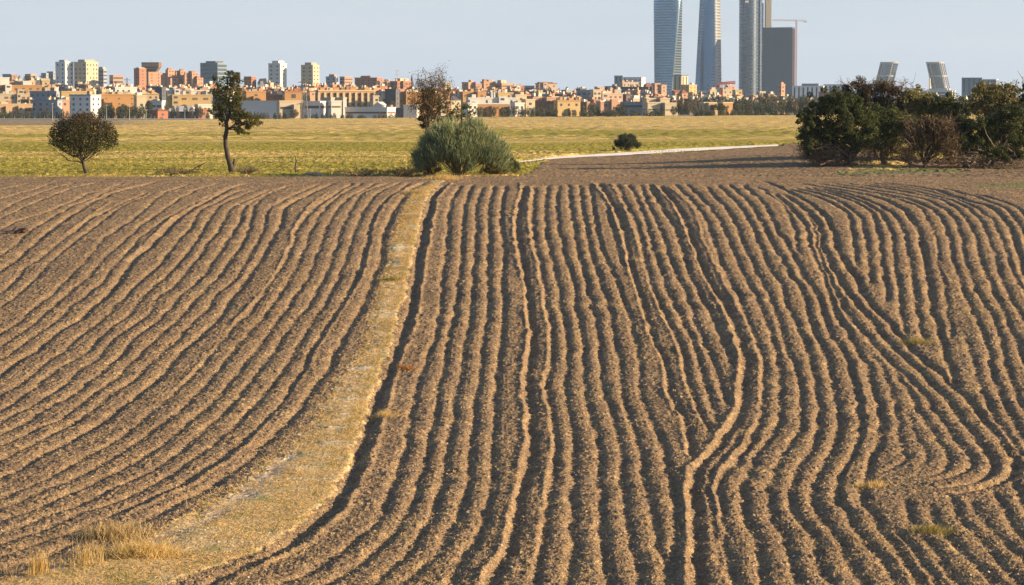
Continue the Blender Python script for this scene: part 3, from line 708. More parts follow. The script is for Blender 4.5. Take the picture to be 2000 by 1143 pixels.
def leaf_obj(name, P, size, mat, parent, tint=None, up=0.25, aspect=0.6, rs=None):
    """one small quad per leaf"""
    rs = rs or rng
    P = np.asarray(P, float); n = len(P)
    nrm = rs.normal(0, 1, (n, 3)); nrm[:, 2] = np.abs(nrm[:, 2]) + up; nrm /= np.linalg.norm(nrm, axis=1)[:, None]
    a = np.cross(nrm, rs.normal(0, 1, (n, 3))); a /= np.linalg.norm(a, axis=1)[:, None] + 1e-9
    b = np.cross(nrm, a)
    s = (np.asarray(size) * rs.uniform(0.6, 1.35, n))[:, None]
    W = np.stack([P - a * s * 0.5, P + b * s * aspect * 0.5, P + a * s * 0.5, P - b * s * aspect * 0.5], 1).reshape(-1, 3)
    me = np_mesh(name, W, np.arange(4 * n).reshape(n, 4))
    if tint is not None: set_attr(me, 'tint', np.repeat(np.clip(tint, 0, 1), 4))
    return link_mesh(name, me, mat, parent)

def clump_points(centres, radii, per, rs, flat=0.8):
    """points scattered in fuzzy balls, thicker towards their outside"""
    out = []
    for c, r, n in zip(centres, radii, per):
        d = rs.normal(0, 1, (n, 3)); d /= np.linalg.norm(d, axis=1)[:, None]
        k = rs.uniform(0.15, 1.0, n) ** 0.45
        q = d * (k * r)[:, None]; q[:, 2] *= flat
        out.append(np.asarray(c)[None] + q)
    return np.vstack(out)

BARK = bark_mat('bark', (0.055, 0.040, 0.030)); BARK_G = bark_mat('grey_bark', (0.16, 0.125, 0.10))
TWIG = bark_mat('twig', (0.19, 0.125, 0.08)); TWIG_R = bark_mat('reddish_twig', (0.125, 0.078, 0.048))
DEAD = bark_mat('dead_wood', (0.34, 0.25, 0.16)); DARKWOOD = bark_mat('dark_dead_wood', (0.055, 0.042, 0.035))

def local_from_px(root, Y, pts):
    """photo points (u, v[, dy]) -> coordinates local to root"""
    out = []
    for p in pts:
        dy = p[2] if len(p) > 2 else 0.0
        out.append(np.array(at(p[0], p[1], Y + dy) - root))
    return out

# ---------- round hawthorn-like tree on the left
def round_tree():
    Y = 247.0; base = on_ground(171, Y=Y); rs = np.random.default_rng(11)
    t = empty('round_tree', base); tag(t, 'small round dark tree with reddish top and a leaning trunk, alone on the left', 'tree')
    B, Fk = local_from_px(base, Y, [(171, 340), (160.5, 313)])
    B[2] = -0.25
    paths = [bent(B, Fk, 0.20, 0.13, 0.03, 7, rs)]
    tips = []
    limbs = []
    for i in range(16):
        a = rs.uniform(0, 2 * math.pi); el = rs.uniform(0.28, 1.4)
        L = rs.uniform(2.2, 3.4) * (0.85 + 0.25 * math.sin(el))
        e = Fk + np.array([math.cos(a) * math.cos(el), math.sin(a) * math.cos(el), math.sin(el)]) * L
        s0 = Fk + (B - Fk) * rs.uniform(0, 0.25)
        limbs.append(bent(s0, e, 0.065, 0.018, 0.07, 7, rs))
        P = limbs[-1][0]
        for k in range(9):
            q = P[rs.integers(2, 7)]; e2 = q + rs.normal(0, 0.6, 3) + np.array([0, 0, 0.25]); limbs.append(bent(q, e2, 0.018, 0.006, 0.1, 4, rs)); tips.append(e2)
    tube_obj('trunk', paths, BARK, t, 8); tube_obj('branches', limbs, BARK, t, 4)
    # crown: an umbrella that narrows down to the fork
    C = []; 
    while len(C) < 15000:
        q = rs.uniform(-1, 1, 3)
        x, y = q[0] * 3.15, q[1] * 2.9; z = (q[2] * 0.5 + 0.5) * 4.3
        r = math.hypot(x / 3.15, y / 2.9); a_ = math.atan2(y, x); r = r / (1 + .07 * math.sin(3 * a_ + 1) + .06 * math.sin(5 * a_ + z * 1.5))
        top = 1.75 + (2.3 + .22 * math.sin(x * 2.1 + 1) + .15 * math.sin(y * 3)) * math.sqrt(max(0, 1 - r ** 2.0)); bot = 0.1 + 1.5 * r ** 1.1
        if r < 1.0 and bot - 0.15 < z < top + 0.1 and (rs.random() < 0.28 + 0.72 * max((z / max(top, .1)) ** 3, r ** 3)):
            n = math.sin(x * 2.3 + 1) * math.sin(y * 2.6) * math.sin(z * 2.4 + x)
            if n > -0.32 or rs.random() < 0.22: C.append((x, y, z))
    C = np.array(C); P = C + Fk[None] + rs.normal(0, 0.06, C.shape); P[:, 0] += 0.05
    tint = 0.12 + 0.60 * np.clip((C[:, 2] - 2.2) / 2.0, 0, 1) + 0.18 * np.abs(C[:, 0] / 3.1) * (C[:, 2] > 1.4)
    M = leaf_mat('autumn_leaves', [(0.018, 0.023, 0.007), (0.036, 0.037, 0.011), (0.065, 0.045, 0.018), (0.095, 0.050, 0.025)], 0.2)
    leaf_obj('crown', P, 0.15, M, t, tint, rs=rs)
    W = []
    for i in range(170):
        a = rs.uniform(0, 6.28); r = rs.uniform(0, 1) ** 0.5
        p = Fk + np.array([math.cos(a) * r * 2.6, math.sin(a) * r * 2.5, 3.9 * math.sqrt(max(0, 1 - r * r * .9)) - 0.4])
        W.append(bent(p, p + np.array([math.cos(a) * r * .5, math.sin(a) * r * .5, 0.75]) + rs.normal(0, .12, 3), 0.012, 0.004, 0.06, 4, rs))
    tube_obj('twigs', W, TWIG_R, t, 3)
round_tree()

# ---------- tall slender tree
def tall_tree():
    Y = 251.0; base = on_ground(453, Y=Y); rs = np.random.default_rng(12); m = mpp(Y)
    t = empty('slender_tree', base); tag(t, 'tall slender tree with a bare crooked trunk and uneven olive crown', 'tree')
    tr = local_from_px(base, Y, [(454, 336), (450, 322), (445, 305), (441, 285), (440, 268), (443, 252), (442, 238), (449, 220), (446, 195), (455, 170), (459, 150)])
    P = np.array(tr); R = np.array([0.36, 0.27, 0.24, 0.22, 0.20, 0.19, 0.17, 0.14, 0.10, 0.06, 0.025])
    tube_obj('trunk', [(P, R), bent(P[1] + np.array([0.2, 0, -.6]), P[1] + np.array([0.36, 0.05, 0.55]), 0.16, 0.10, 0.03, 5, rs), bent(P[4], P[4] + np.array([-0.28, -.05, 0.12]), 0.09, 0.05, 0.02, 4, rs)], BARK, t, 9)
    cl = [(462, 146, 10), (455, 152, 12), (448, 160, 13), (464, 160, 12), (436, 163, 13), (425, 170, 14), (458, 172, 15), (440, 180, 17), (422, 185, 12), (460, 187, 14), (445, 200, 17), (430, 203, 15), (463, 202, 13), (416, 213, 11), (437, 217, 16), (455, 216, 16), (470, 217, 13), (428, 227, 11), (448, 230, 13), (465, 231, 14), (480, 230, 12), (492, 235, 11), (502, 238, 9), (478, 243, 12), (490, 246, 10), (470, 247, 10), (462, 255, 7), (478, 254, 8), (441, 172, 12), (450, 142, 6), (433, 240, 7)]
    cen, rad, per, limbs, twigs = [], [], [], [], []
    for (u, v, r) in cl:
        dy = rs.normal(0, 0.55)
        c = local_from_px(base, Y, [(u, v, dy)])[0]
        k = int(np.argmin(np.linalg.norm(P - (c + np.array([0, 0, -0.6]))[None], axis=1)))
        k = max(5, k)
        limbs.append(bent(P[k], c, 0.055, 0.016, 0.10, 6, rs))
        rr = r * m * 0.95
        for s in range(7):
            e = c + rs.normal(0, rr * 0.55, 3); cen.append(e); rad.append(rr * 0.50); per.append(int(52 * r / 11))
            twigs.append(bent(c, e, 0.016, 0.005, 0.1, 4, rs))
    tube_obj('branches', limbs, BARK, t, 5); tube_obj('twigs', twigs, BARK, t, 3)
    Lp = clump_points(cen, rad, per, rs, 0.9)
    M = leaf_mat('olive_leaves', [(0.035, 0.042, 0.010), (0.075, 0.080, 0.018), (0.13, 0.115, 0.030)], 0.35)
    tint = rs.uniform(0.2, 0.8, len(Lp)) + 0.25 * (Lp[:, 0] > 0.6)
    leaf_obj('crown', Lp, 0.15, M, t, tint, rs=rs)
tall_tree()

# ---------- half bare tree behind the broom
def bare_tree():
    Y = 262.0; base = on_ground(838, Y=Y); rs = np.random.default_rng(13); m = mpp(Y)
    t = empty('half_bare_tree', base); tag(t, 'half bare autumn tree with thin brown twigs rising behind the broom bush', 'tree')
    tr = local_from_px(base, Y, [(838, 340), (836, 300), (834, 262), (836, 235), (840, 215)])
    P = np.array(tr); tube_obj('trunk', [(P, np.array([0.26, 0.22, 0.19, 0.15, 0.11]))], BARK, t, 8)
    limbs, twigs, tips = [], [], []
    ends = [(812, 175), (820, 162), (830, 155), (842, 150), (855, 152), (866, 160), (874, 172), (870, 188), (878, 205), (808, 192), (815, 205), (848, 168), (860, 178), (828, 172), (838, 180), (852, 195), (822, 190)]
    for (u, v) in ends:
        e = local_from_px(base, Y, [(u, v, rs.normal(0, 1.0))])[0]
        s = P[rs.integers(2, 5)]
        limbs.append(bent(s, e, 0.06, 0.014, 0.08, 8, rs)); Q = limbs[-1][0]
        for k in range(16):
            q = Q[rs.integers(3, 8)]; e2 = q + rs.normal(0, 0.42, 3) + np.array([0, 0, 0.22])
            twigs.append(bent(q, e2, 0.022, 0.010, 0.12, 4, rs)); tips.append(e2)
            for kk in range(2):
                e3 = e2 + rs.normal(0, 0.22, 3); twigs.append(bent(e2, e3, 0.013, 0.006, 0.1, 3, rs)); tips.append(e3)
    tube_obj('branches', limbs, BARK, t, 5); tube_obj('twigs', twigs, TWIG, t, 3)
    tips = np.array(tips); sp = tips[rs.integers(0, len(tips), 11000)] + rs.normal(0, 0.20, (11000, 3))
    M = leaf_mat('brown_leaves', [(0.040, 0.040, 0.016), (0.080, 0.062, 0.026), (0.14, 0.095, 0.038)], 0.3)
    leaf_obj('dry_leaves', sp, 0.11, M, t, rs.random(len(sp)), rs=rs)
    cen, rad, per = [], [], []
    for (u, v, r) in [(860, 212, 13), (872, 222, 11), (852, 225, 12), (838, 228, 10), (826, 222, 9), (830, 238, 10), (846, 240, 12), (864, 238, 12), (820, 230, 7), (870, 205, 8), (858, 200, 8), (880, 232, 8), (825, 246, 7)]:
        c = local_from_px(base, Y, [(u, v, rs.normal(0, .6))])[0]
        for s in range(6):
            cen.append(c + rs.normal(0, r * m * 0.5, 3)); rad.append(r * m * 0.5); per.append(40)
    Lp = clump_points(cen, rad, per, rs)
    leaf_obj('crown', Lp, 0.13, leaf_mat('dark_green_leaves', [(0.013, 0.024, 0.009), (0.030, 0.046, 0.014), (0.070, 0.085, 0.026)], 0.2), t, rs.random(len(Lp)) * .8, rs=rs)
bare_tree()

# ---------- smaller leafy tree whose crown shows right of it
def low_tree():
    Y = 300.0; base = on_ground(908, Y=Y); rs = np.random.default_rng(14); m = mpp(Y)
    t = empty('leafy_tree', base); tag(t, 'small olive green tree showing its top above the broom bush', 'tree')
    P = np.array(local_from_px(base, Y, [(905, 325), (904, 280), (902, 240), (900, 215)])); tube_obj('trunk', [(P, np.array([0.2, 0.16, 0.1, 0.05]))], BARK, t, 7)
    cen, rad, per = [], [], []
    for (u, v, r) in [(896, 208, 12), (886, 216, 11), (908, 215, 12), (898, 225, 14), (884, 232, 12), (914, 230, 12), (902, 245, 14), (880, 222, 8), (920, 222, 8)]:
        c = local_from_px(base, Y, [(u, v, rs.normal(0, .6))])[0]
        for s in range(6): cen.append(c + rs.normal(0, r * m * 0.5, 3)); rad.append(r * m * 0.5); per.append(36)
    Lp = clump_points(cen, rad, per, rs)
    leaf_obj('crown', Lp, 0.17, MATS['olive_leaves'], t, rs.random(len(Lp)) * .7, rs=rs)
low_tree()

# ---------- broom: a fan of thousands of fine upright stalks
def broom(name, label, u, v, Y, width, height, n, seed, cols, lean=0.0, stems=True, spread=0.9):
    rs = np.random.default_rng(seed); base = on_ground(u, Y=Y) if v is None else on_ground(u, v)
    base.z -= 0.05
    t = empty(name, base); tag(t, label, 'bush')
    m = leaf_mat('broom_' + name + str(seed), cols, 0.15, 0.7)
    VV, tint = [], []
    # main stems arch outwards, fine stalks stand up from their outer ends
    main = []
    for i in range(60):
        a = rs.uniform(0, 2 * math.pi); r = rs.random() ** 0.55
        el = math.radians(92 - 64 * r * spread)
        L = height * (0.72 + 0.1 * rs.random()) * (1.0 if r < .6 else 0.95)
        e = np.array([math.cos(a) * math.cos(el) * width * 0.62 / max(height, .1) * 1.15 + lean * 0.2, math.sin(a) * math.cos(el) * width * 0.62 / max(height, .1) * 1.15, math.sin(el)]) * L
        main.append(bent(rs.normal(0, 0.18, 3) * np.array([1, 1, 0]), e, 0.035, 0.012, 0.05, 7, rs, -0.03))
    if stems: tube_obj('stems', main, bark_mat('broom_stem', (0.17, 0.125, 0.07)), t, 4)
    nc = max(110, int(300 * (height / 5) ** 1.2)); tr_ = 0.080 * math.sqrt(height * min(width, height * 1.6))
    th = rs.uniform(0, 2 * math.pi, nc); rho = rs.random(nc) ** 0.5
    lump = 1 + 0.09 * np.sin(3 * th + seed) + 0.07 * np.sin(7 * th)
    zt = 0.93 * np.sqrt(np.clip(1 - rho ** 2.2, 0, 1)) * (1 + .07 * np.sin(5 * th + 9 * rho)); zb_ = 0.04 + 0.36 * rho ** 1.1
    q_ = rs.random(nc) ** 0.55
    C = np.stack([np.cos(th) * rho * width * .45 * lump, np.sin(th) * rho * width * .45 * lump, np.maximum(zb_ + (zt - zb_) * q_, .05) * height * .92], 1)
    ci = rs.integers(0, nc, n); tc_ = rs.random(nc)
    sp = rs.normal(0, 1, (n, 3)); sp /= np.linalg.norm(sp, axis=1)[:, None]
    S = C[ci] + sp * (rs.random(n) ** .5)[:, None] * tr_ * np.where(rs.random(n) < .3, 1.7, 1.0)[:, None]
    S[:, 2] = np.maximum(S[:, 2], 0.05)
    out_ = S / (np.array([width * .5, width * .5, height]))[None]; out_ /= np.linalg.norm(out_, axis=1)[:, None] + 1e-6
    D = out_ * np.array([0.55, 0.55, 0.25]) + np.array([0, 0, 0.75]) + rs.normal(0, 0.26, (n, 3))
    D /= np.linalg.norm(D, axis=1)[:, None]; D *= (height * rs.uniform(0.05, 0.135, n))[:, None]
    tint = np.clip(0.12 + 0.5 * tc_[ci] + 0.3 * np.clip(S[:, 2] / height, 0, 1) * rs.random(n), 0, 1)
    side = np.cross(D, rs.normal(0, 1, D.shape)); side /= np.linalg.norm(side, axis=1)[:, None]
    wdt = 0.019 * (height / 5) ** 0.3
    cur = rs.normal(0, 0.022, D.shape) * height / 5
    W = np.stack([S - side * wdt, S + side * wdt, S + D + cur + side * wdt * 0.5, S + D + cur - side * wdt * 0.5], 1).reshape(-1, 3)
    W[:, 2] = np.maximum(W[:, 2], 0.03)
    me = np_mesh('foliage', W, np.arange(4 * n).reshape(n, 4)); set_attr(me, 'tint', np.repeat(tint, 4))
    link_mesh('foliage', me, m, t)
    return t
BCOL = [(0.075, 0.105, 0.055), (0.165, 0.20, 0.100), (0.34, 0.345, 0.165)]
broom('broom_bush', 'big feathery grey green broom bush beside the top of the grass track', 897, None, 240.0, 8.3, 5.15, 52000, 21, BCOL)
broom('low_shrub', 'low yellowish green shrub tucked against the right foot of the big broom bush', 972, None, 241.5, 3.6, 1.3, 6000, 22, [(0.06, 0.07, 0.02), (0.13, 0.12, 0.04), (0.22, 0.18, 0.07)])
broom('low_shrub', 'dark green shrub just right of the big broom bush', 990, None, 252.0, 2.6, 1.7, 6000, 23, [(0.03, 0.05, 0.02), (0.06, 0.09, 0.03), (0.12, 0.13, 0.05)])
broom('low_shrub', 'straw coloured half dead shrub left of the big broom bush', 838, None, 240.0, 2.6, 1.6, 1500, 24, [(0.14, 0.10, 0.05), (0.25, 0.18, 0.09), (0.36, 0.26, 0.13)])
broom('broom_bush', 'small dark rounded broom bush standing beside the pale gravel road', 1225, 295, 330, 3.6, 2.6, 14000, 25, [(0.022, 0.036, 0.022), (0.045, 0.062, 0.036), (0.095, 0.105, 0.06)])

broom('low_shrub', 'dark tangled low scrub in the ditch between the pale log and the broom bush', 705, None, 237.5, 6.5, 0.85, 2600, 26, [(0.05, 0.042, 0.026), (0.10, 0.08, 0.045), (0.18, 0.135, 0.07)])
broom('low_shrub', 'dark low scrub left of the slender tree trunk', 345, None, 243.0, 4.5, 0.8, 1800, 27, [(0.05, 0.042, 0.026), (0.10, 0.08, 0.045), (0.20, 0.15, 0.08)])
broom('low_shrub', 'thin grey scrub just right of the slender tree trunk', 482, None, 246.0, 2.4, 1.0, 900, 28, [(0.10, 0.085, 0.05), (0.17, 0.135, 0.08), (0.27, 0.21, 0.12)])
broom('low_shrub', 'straw coloured dry shrub filling the ditch just left of the broom bush', 785, None, 238.0, 3.6, 1.0, 1800, 29, [(0.17, 0.11, 0.05), (0.29, 0.20, 0.09), (0.42, 0.31, 0.15)])
# ---------- the thicket on the right
def thicket_tree(name, label, u, Y, trunk, clumps, leafset, size, seed, per=34, twig=None, twn=0, depth=1.2, tw_mat=None, tint0=0.0, tintv=0.8, trunk_r=0.24, mat_trunk=None, limb=True, flat=0.85, sub=9):
    rs = np.random.default_rng(seed); base = on_ground(u, Y=Y); m = mpp(Y)
    t = empty(name, base); tag(t, label, 'tree', 'thicket on the right')
    P = np.array(local_from_px(base, Y, trunk)); P[0, 2] = min(P[0, 2], -0.2)
    n = len(P)
    tube_obj('trunk', [(P, np.linspace(trunk_r, trunk_r * 0.45, n))], mat_trunk or BARK, t, 9)
    cen, rad, pr, limbs = [], [], [], []
    for (cu, cv, r) in clumps:
        dy = rs.normal(0, depth)
        c = local_from_px(base, Y, [(cu, cv, dy)])[0]
        if limb: limbs.append(bent(P[-1 - rs.integers(0, 2)], c, 0.09, 0.02, 0.09, 7, rs))
        for s in range(sub):
            cen.append(c + rs.normal(0, r * m * 0.62, 3)); rad.append(r * m * 0.56); pr.append(int(4.2 * per * (r / 14.0) ** 1.3))
    if limbs: tube_obj('branches', limbs, mat_trunk or BARK, t, 5)
    if per:
        # the crown closes up between its clumps
        CC = np.array([local_from_px(base, Y, [(a_, b_)])[0] for a_, b_, _ in clumps])
        for k_ in range(len(CC) * 8):
            i_, j_ = rs.integers(0, len(CC), 2)
            if np.linalg.norm(CC[i_] - CC[j_]) < 2.8:
                f_ = rs.random(); cen.append(CC[i_] * f_ + CC[j_] * (1 - f_) + rs.normal(0, .35, 3) * np.array([1, 2.0, 1])); rad.append(.62); pr.append(int(per * 2.4))
        Lp = clump_points(cen, rad, pr, rs, flat)
        Lp = Lp[Lp[:, 2] > 0.15]
        tn = tint0 + tintv * rs.random(len(Lp))
        leaf_obj('crown', Lp, size, leafset, t, tn, rs=rs)
    if twig:
        tw = []
        for (x0, v0, x1, v1, cnt, curl) in twig:
            for k in range(cnt):
                s = P[-1] if rs.random() < 0.5 else P[rs.integers(0, n)]
                a = local_from_px(base, Y, [(rs.uniform(x0, x1), rs.uniform(v0, v1), rs.normal(0, depth * 0.8))])[0]
                b = a + np.array([rs.normal(0, 0.55), rs.normal(0, 0.4), rs.uniform(-0.15, 0.75)])
                mid = a * 0.75 + s * 0.25
                tw.append(bent(mid, a, 0.038, 0.024, 0.14, 6, rs)); tw.append(bent(a, b, 0.024, 0.009, 0.18, 5, rs, curl))
                for kk in range(2):
                    c = a + rs.normal(0, 0.45, 3); c[2] = max(c[2], 0.1); tw.append(bent(a, c, 0.016, 0.007, 0.2, 4, rs, curl))
        tw = [(np.column_stack([q[:, 0], q[:, 1], np.maximum(q[:, 2], 0.06)]), r) for q, r in tw]
        tube_obj('twigs', tw, tw_mat or TWIG, t, 3)
    return t
DKL = leaf_mat('holm_leaves', [(0.020, 0.031, 0.011), (0.050, 0.069, 0.020), (0.110, 0.125, 0.036), (0.20, 0.195, 0.060)], 0.35, 0.6)
MID = leaf_mat('almond_leaves', [(0.030, 0.045, 0.014), (0.075, 0.088, 0.024), (0.16, 0.15, 0.045), (0.30, 0.235, 0.10)], 0.35, 0.6)
REDT = leaf_mat('rusty_leaves', [(0.040, 0.036, 0.014), (0.075, 0.052, 0.024), (0.125, 0.072, 0.036)], 0.3)
# behind first
thicket_tree('twiggy_tree', 'rusty brown twiggy tree with upright bare shoots rising behind the thicket', 1712, 275.0, [(1712, 330), (1708, 290), (1706, 250)],
    [(1660, 178, 13), (1675, 168, 12), (1690, 172, 13), (1706, 176, 14), (1722, 172, 13), (1738, 176, 12), (1752, 182, 12), (1768, 190, 11), (1650, 192, 12), (1668, 195, 14), (1690, 198, 15), (1712, 200, 15), (1735, 202, 14), (1757, 208, 13), (1700, 222, 15), (1730, 225, 14), (1672, 215, 14), (1752, 228, 12)],
    REDT, 0.13, 31, per=38, twig=[(1640, 160, 1785, 215, 210, -0.1)], tw_mat=TWIG_R, depth=0.9, trunk_r=0.2)
thicket_tree('leafy_tree', 'pale yellow green leafy tree sunlit behind the thicket, below the right leaning tower', 1800, 273.0, [(1802, 332), (1800, 290), (1798, 250)],
    [(1775, 186, 9), (1788, 180, 9), (1800, 188, 10), (1812, 194, 9), (1822, 200, 9), (1790, 198, 11), (1805, 208, 11), (1780, 212, 11), (1822, 214, 10), (1798, 226, 12), (1830, 225, 9), (1778, 230, 10), (1800, 246, 13), (1825, 250, 12), (1780, 255, 12), (1805, 270, 12), (1830, 272, 11)],
    MID, 0.20, 32, per=24, depth=0.8, tint0=0.25, trunk_r=0.16)
thicket_tree('leafy_tree', 'bushy mid green tree between the twiggy shrub and the pale tall shrub', 1855, 270.0, [(1856, 332), (1856, 295), (1858, 260)],
    [(1840, 205, 11), (1855, 198, 12), (1870, 204, 12), (1846, 222, 13), (1864, 222, 14), (1880, 220, 12), (1838, 240, 13), (1858, 243, 14), (1880, 242, 13), (1832, 196, 7), (1850, 260, 12), (1876, 262, 12), (1838, 275, 12), (1862, 280, 13), (1885, 280, 11), (1845, 292, 10), (1870, 296, 9)],
    MID, 0.17, 33, per=36, depth=0.9, tint0=0.02, tintv=0.7, trunk_r=0.18)
thicket_tree('leafy_tree', 'tall pale shrub with loose sunlit sprays, behind the thicket at the far right', 1930, 272.0, [(1930, 335), (1930, 290), (1928, 250)],
    [(1915, 168, 7), (1908, 180, 9), (1922, 182, 9), (1935, 178, 8), (1948, 176, 7), (1962, 172, 7), (1975, 168, 7), (1984, 178, 6), (1900, 196, 10), (1918, 200, 11), (1938, 198, 11), (1956, 194, 10), (1972, 190, 8), (1984, 200, 8), (1910, 216, 12), (1932, 218, 12), (1955, 215, 12), (1975, 215, 10), (1896, 212, 9)],
    MID, 0.19, 34, per=22, twig=[(1900, 185, 1985, 225, 40, 0.0)], tw_mat=BARK_G, depth=0.8, tint0=0.3, trunk_r=0.16)
thicket_tree('holm_oak', 'big dark green spreading oak, leftmost of the thicket, with tangled low branches', 1650, 259.0, [(1650, 338), (1651, 325), (1662, 312), (1672, 300)],
    [(1570, 240, 12), (1580, 225, 13), (1592, 212, 14), (1608, 202, 14), (1625, 196, 14), (1642, 192, 13), (1575, 258, 13), (1592, 245, 16), (1612, 230, 17), (1634, 218, 17), (1656, 210, 16), (1672, 204, 13), (1568, 272, 11), (1588, 268, 15), (1608, 256, 17), (1632, 246, 18), (1656, 240, 18), (1678, 232, 16), (1694, 222, 13), (1585, 284, 12), (1606, 280, 15), (1630, 272, 17), (1655, 268, 17), (1680, 260, 16), (1700, 248, 14), (1612, 292, 11), (1640, 288, 13), (1668, 284, 13), (1692, 276, 13), (1563, 228, 8), (1700, 232, 10), (1580, 292, 8)],
    DKL, 0.145, 35, per=46, twig=[(1580, 286, 1705, 322, 260, 0.05), (1560, 282, 1620, 312, 90, 0.1)], depth=1.2, tintv=0.62, trunk_r=0.26)
thicket_tree('holm_oak', 'dark oak with a thick pale sunlit stump of a trunk, second in the thicket', 1728, 262.0, [(1730, 336), (1729, 322), (1724, 308), (1722, 298)],
    [(1705, 235, 13), (1722, 228, 13), (1740, 232, 14), (1758, 228, 13), (1775, 232, 12), (1700, 252, 14), (1720, 248, 16), (1742, 250, 16), (1764, 248, 15), (1782, 246, 12), (1706, 270, 14), (1728, 270, 15), (1750, 270, 15), (1770, 266, 13), (1716, 286, 11), (1740, 286, 11), (1790, 256, 10), (1712, 214, 10)],
    DKL, 0.14, 36, per=44, twig=[(1690, 282, 1790, 312, 200, 0.05)], depth=1.0, tintv=0.75, trunk_r=0.42, mat_trunk=bark_mat('pale_bark', (0.22, 0.155, 0.085)))
thicket_tree('twiggy_shrub', 'brown leafless looking shrub with dense fan of twigs in the middle of the thicket', 1808, 256.0, [(1804, 336), (1806, 326), (1808, 316)],
    [(1785, 270, 12), (1800, 258, 13), (1818, 250, 13), (1835, 255, 13), (1850, 264, 12), (1795, 285, 12), (1815, 278, 13), (1838, 280, 13), (1855, 288, 10), (1825, 238, 10), (1842, 242, 10), (1805, 240, 9)],
    REDT, 0.11, 37, per=30, twig=[(1762, 232, 1872, 322, 420, -0.05)], tw_mat=TWIG_R, depth=0.9, tintv=0.5, trunk_r=0.22)
thicket_tree('holm_oak', 'dark green oak at the far right with grey bare lower branches', 1938, 258.0, [(1932, 340), (1934, 328), (1940, 315), (1945, 304)],
    [(1862, 246, 12), (1868, 262, 12), (1874, 238, 12), (1860, 278, 10), (1880, 262, 13), (1895, 250, 14), (1912, 240, 15), (1932, 234, 15), (1952, 230, 15), (1972, 228, 14), (1992, 226, 14), (1876, 280, 12), (1896, 274, 15), (1918, 264, 17), (1942, 258, 17), (1966, 254, 17), (1990, 250, 16), (1890, 292, 11), (1914, 288, 14), (1940, 284, 16), (1966, 280, 16), (1990, 276, 16), (1930, 298, 10), (1958, 300, 11), (1985, 298, 12), (2010, 262, 16), (2012, 290, 14), (2010, 235, 14)],
    DKL, 0.145, 38, per=46, twig=[(1865, 290, 2010, 334, 380, 0.02)], tw_mat=BARK_G, depth=1.2, tintv=0.55, trunk_r=0.24, mat_trunk=BARK_G)
thicket_tree('holm_oak', 'tall dark tree cut by the right edge of the picture', 2022, 268.0, [(2024, 338), (2022, 300), (2020, 250)],
    [(2002, 172, 7), (2012, 180, 12), (2004, 196, 12), (2025, 190, 14), (2010, 214, 15), (2030, 214, 16), (2040, 240, 18), (2020, 240, 16), (2035, 270, 18), (2015, 268, 15), (2035, 200, 14), (2050, 225, 16)],
    DKL, 0.145, 39, per=44, depth=1.2, tintv=0.5, trunk_r=0.24)

# ---------- fallen wood and small stuff on the field's edge
def wood(name, label, Y, chains, mat, cat='branch', seed=1, zlift=0.0):
    rs = np.random.default_rng(seed)
    u0, v0 = chains[0][0][0], None
    base = at(chains[0][0][0], chains[0][0][1], Y); base.z = float(field_z(np.array([base.x]), np.array([base.y]))[0]) if Y < 231 else gz(base.x, base.y)
    paths = []
    for ch in chains:
        P = np.array(local_from_px(base, Y, [(c[0], c[1]) for c in ch])); R = np.array([c[2] for c in ch])
        P[:, 1] += np.cumsum(rs.normal(0, 0.12, len(P)))
        P[:, 2] += zlift
        t = np.linspace(0, len(P) - 1, 4 * len(P)); k = np.arange(len(P))
        P2 = np.stack([np.interp(t, k, P[:, i]) for i in range(3)], 1) + rs.normal(0, 0.012, (len(t), 3)); R2 = np.interp(t, k, R)
        R2[0] *= .6; R2[-1] *= .5
        paths.append((P2, R2))
    Vt, Qt = tubes(paths, 7)
    o = link_mesh(name, np_mesh(name, Vt, Qt, True), mat, None, base); tag(o, label, cat); return o
wood('fallen_branch', 'thin bare branch slanting over the grass left of the slender tree', 246, [[(372, 335, .07), (385, 326, .06), (400, 318, .035)], [(385, 326, .04), (392, 327, .02)]], DARKWOOD)
wood('dead_sapling', 'thin dead snag standing upright in the grass left of the broom bush', 250, [[(577, 337, .08), (576.5, 325, .07), (578.5, 315, .055), (577, 306, .03)], [(577, 336, .05), (582, 333, .04), (587, 331, .02)], [(578.2, 316, .035), (581, 313, .015)]], DARKWOOD, 'snag')
wood('fallen_log', 'pale weathered log lying at the field edge below the dead snag', 240.5, [[(597, 340, .10), (606, 339, .14), (616, 340, .20), (624, 343, .24), (633, 348, .20)], [(614, 340, .08), (622, 337, .05)]], DEAD, 'log', 3)
wood('driftwood_log', 'dark broken log with a pale cut end, lying on the furrows at left edge', 182, [[(-45, 469, .30), (-10, 467, .32), (12, 466, .30), (30, 463, .22), (46, 459, .16), (54, 457, .12)], [(30, 463, .12), (42, 455, .09), (55, 453, .07)], [(8, 466, .10), (24, 458, .06), (34, 451, .03)]], bark_mat('log_wood', (0.10, 0.065, 0.05)), 'log', 4, 0.25)
wood('pale_branch', 'pale dead branch leaning between the stump trunk and the brown shrub', 257, [[(1755, 336, .09), (1770, 330, .08), (1788, 326, .06)], [(1773, 318, .05), (1783, 326, .07), (1794, 332, .08)]], DEAD, 'branch', 5)
wood('fallen_branch', 'long dark fallen branch on the soil at the far right', 249, [[(1916, 346, .05), (1930, 343, .08), (1952, 342, .10), (1975, 338, .12), (2015, 336, .15)], [(1952, 342, .06), (1940, 338, .04), (1925, 337, .02)], [(1972, 338, .06), (1962, 330, .04), (1956, 322, .02)]], DARKWOOD, 'branch', 6)
wood('dry_stalk', 'single pale upright stalk at the edge of the grass track', 116.6, [[(533, 862, .030), (534.5, 853, .025), (533, 846, .012)]], DEAD, 'stalk', 7)
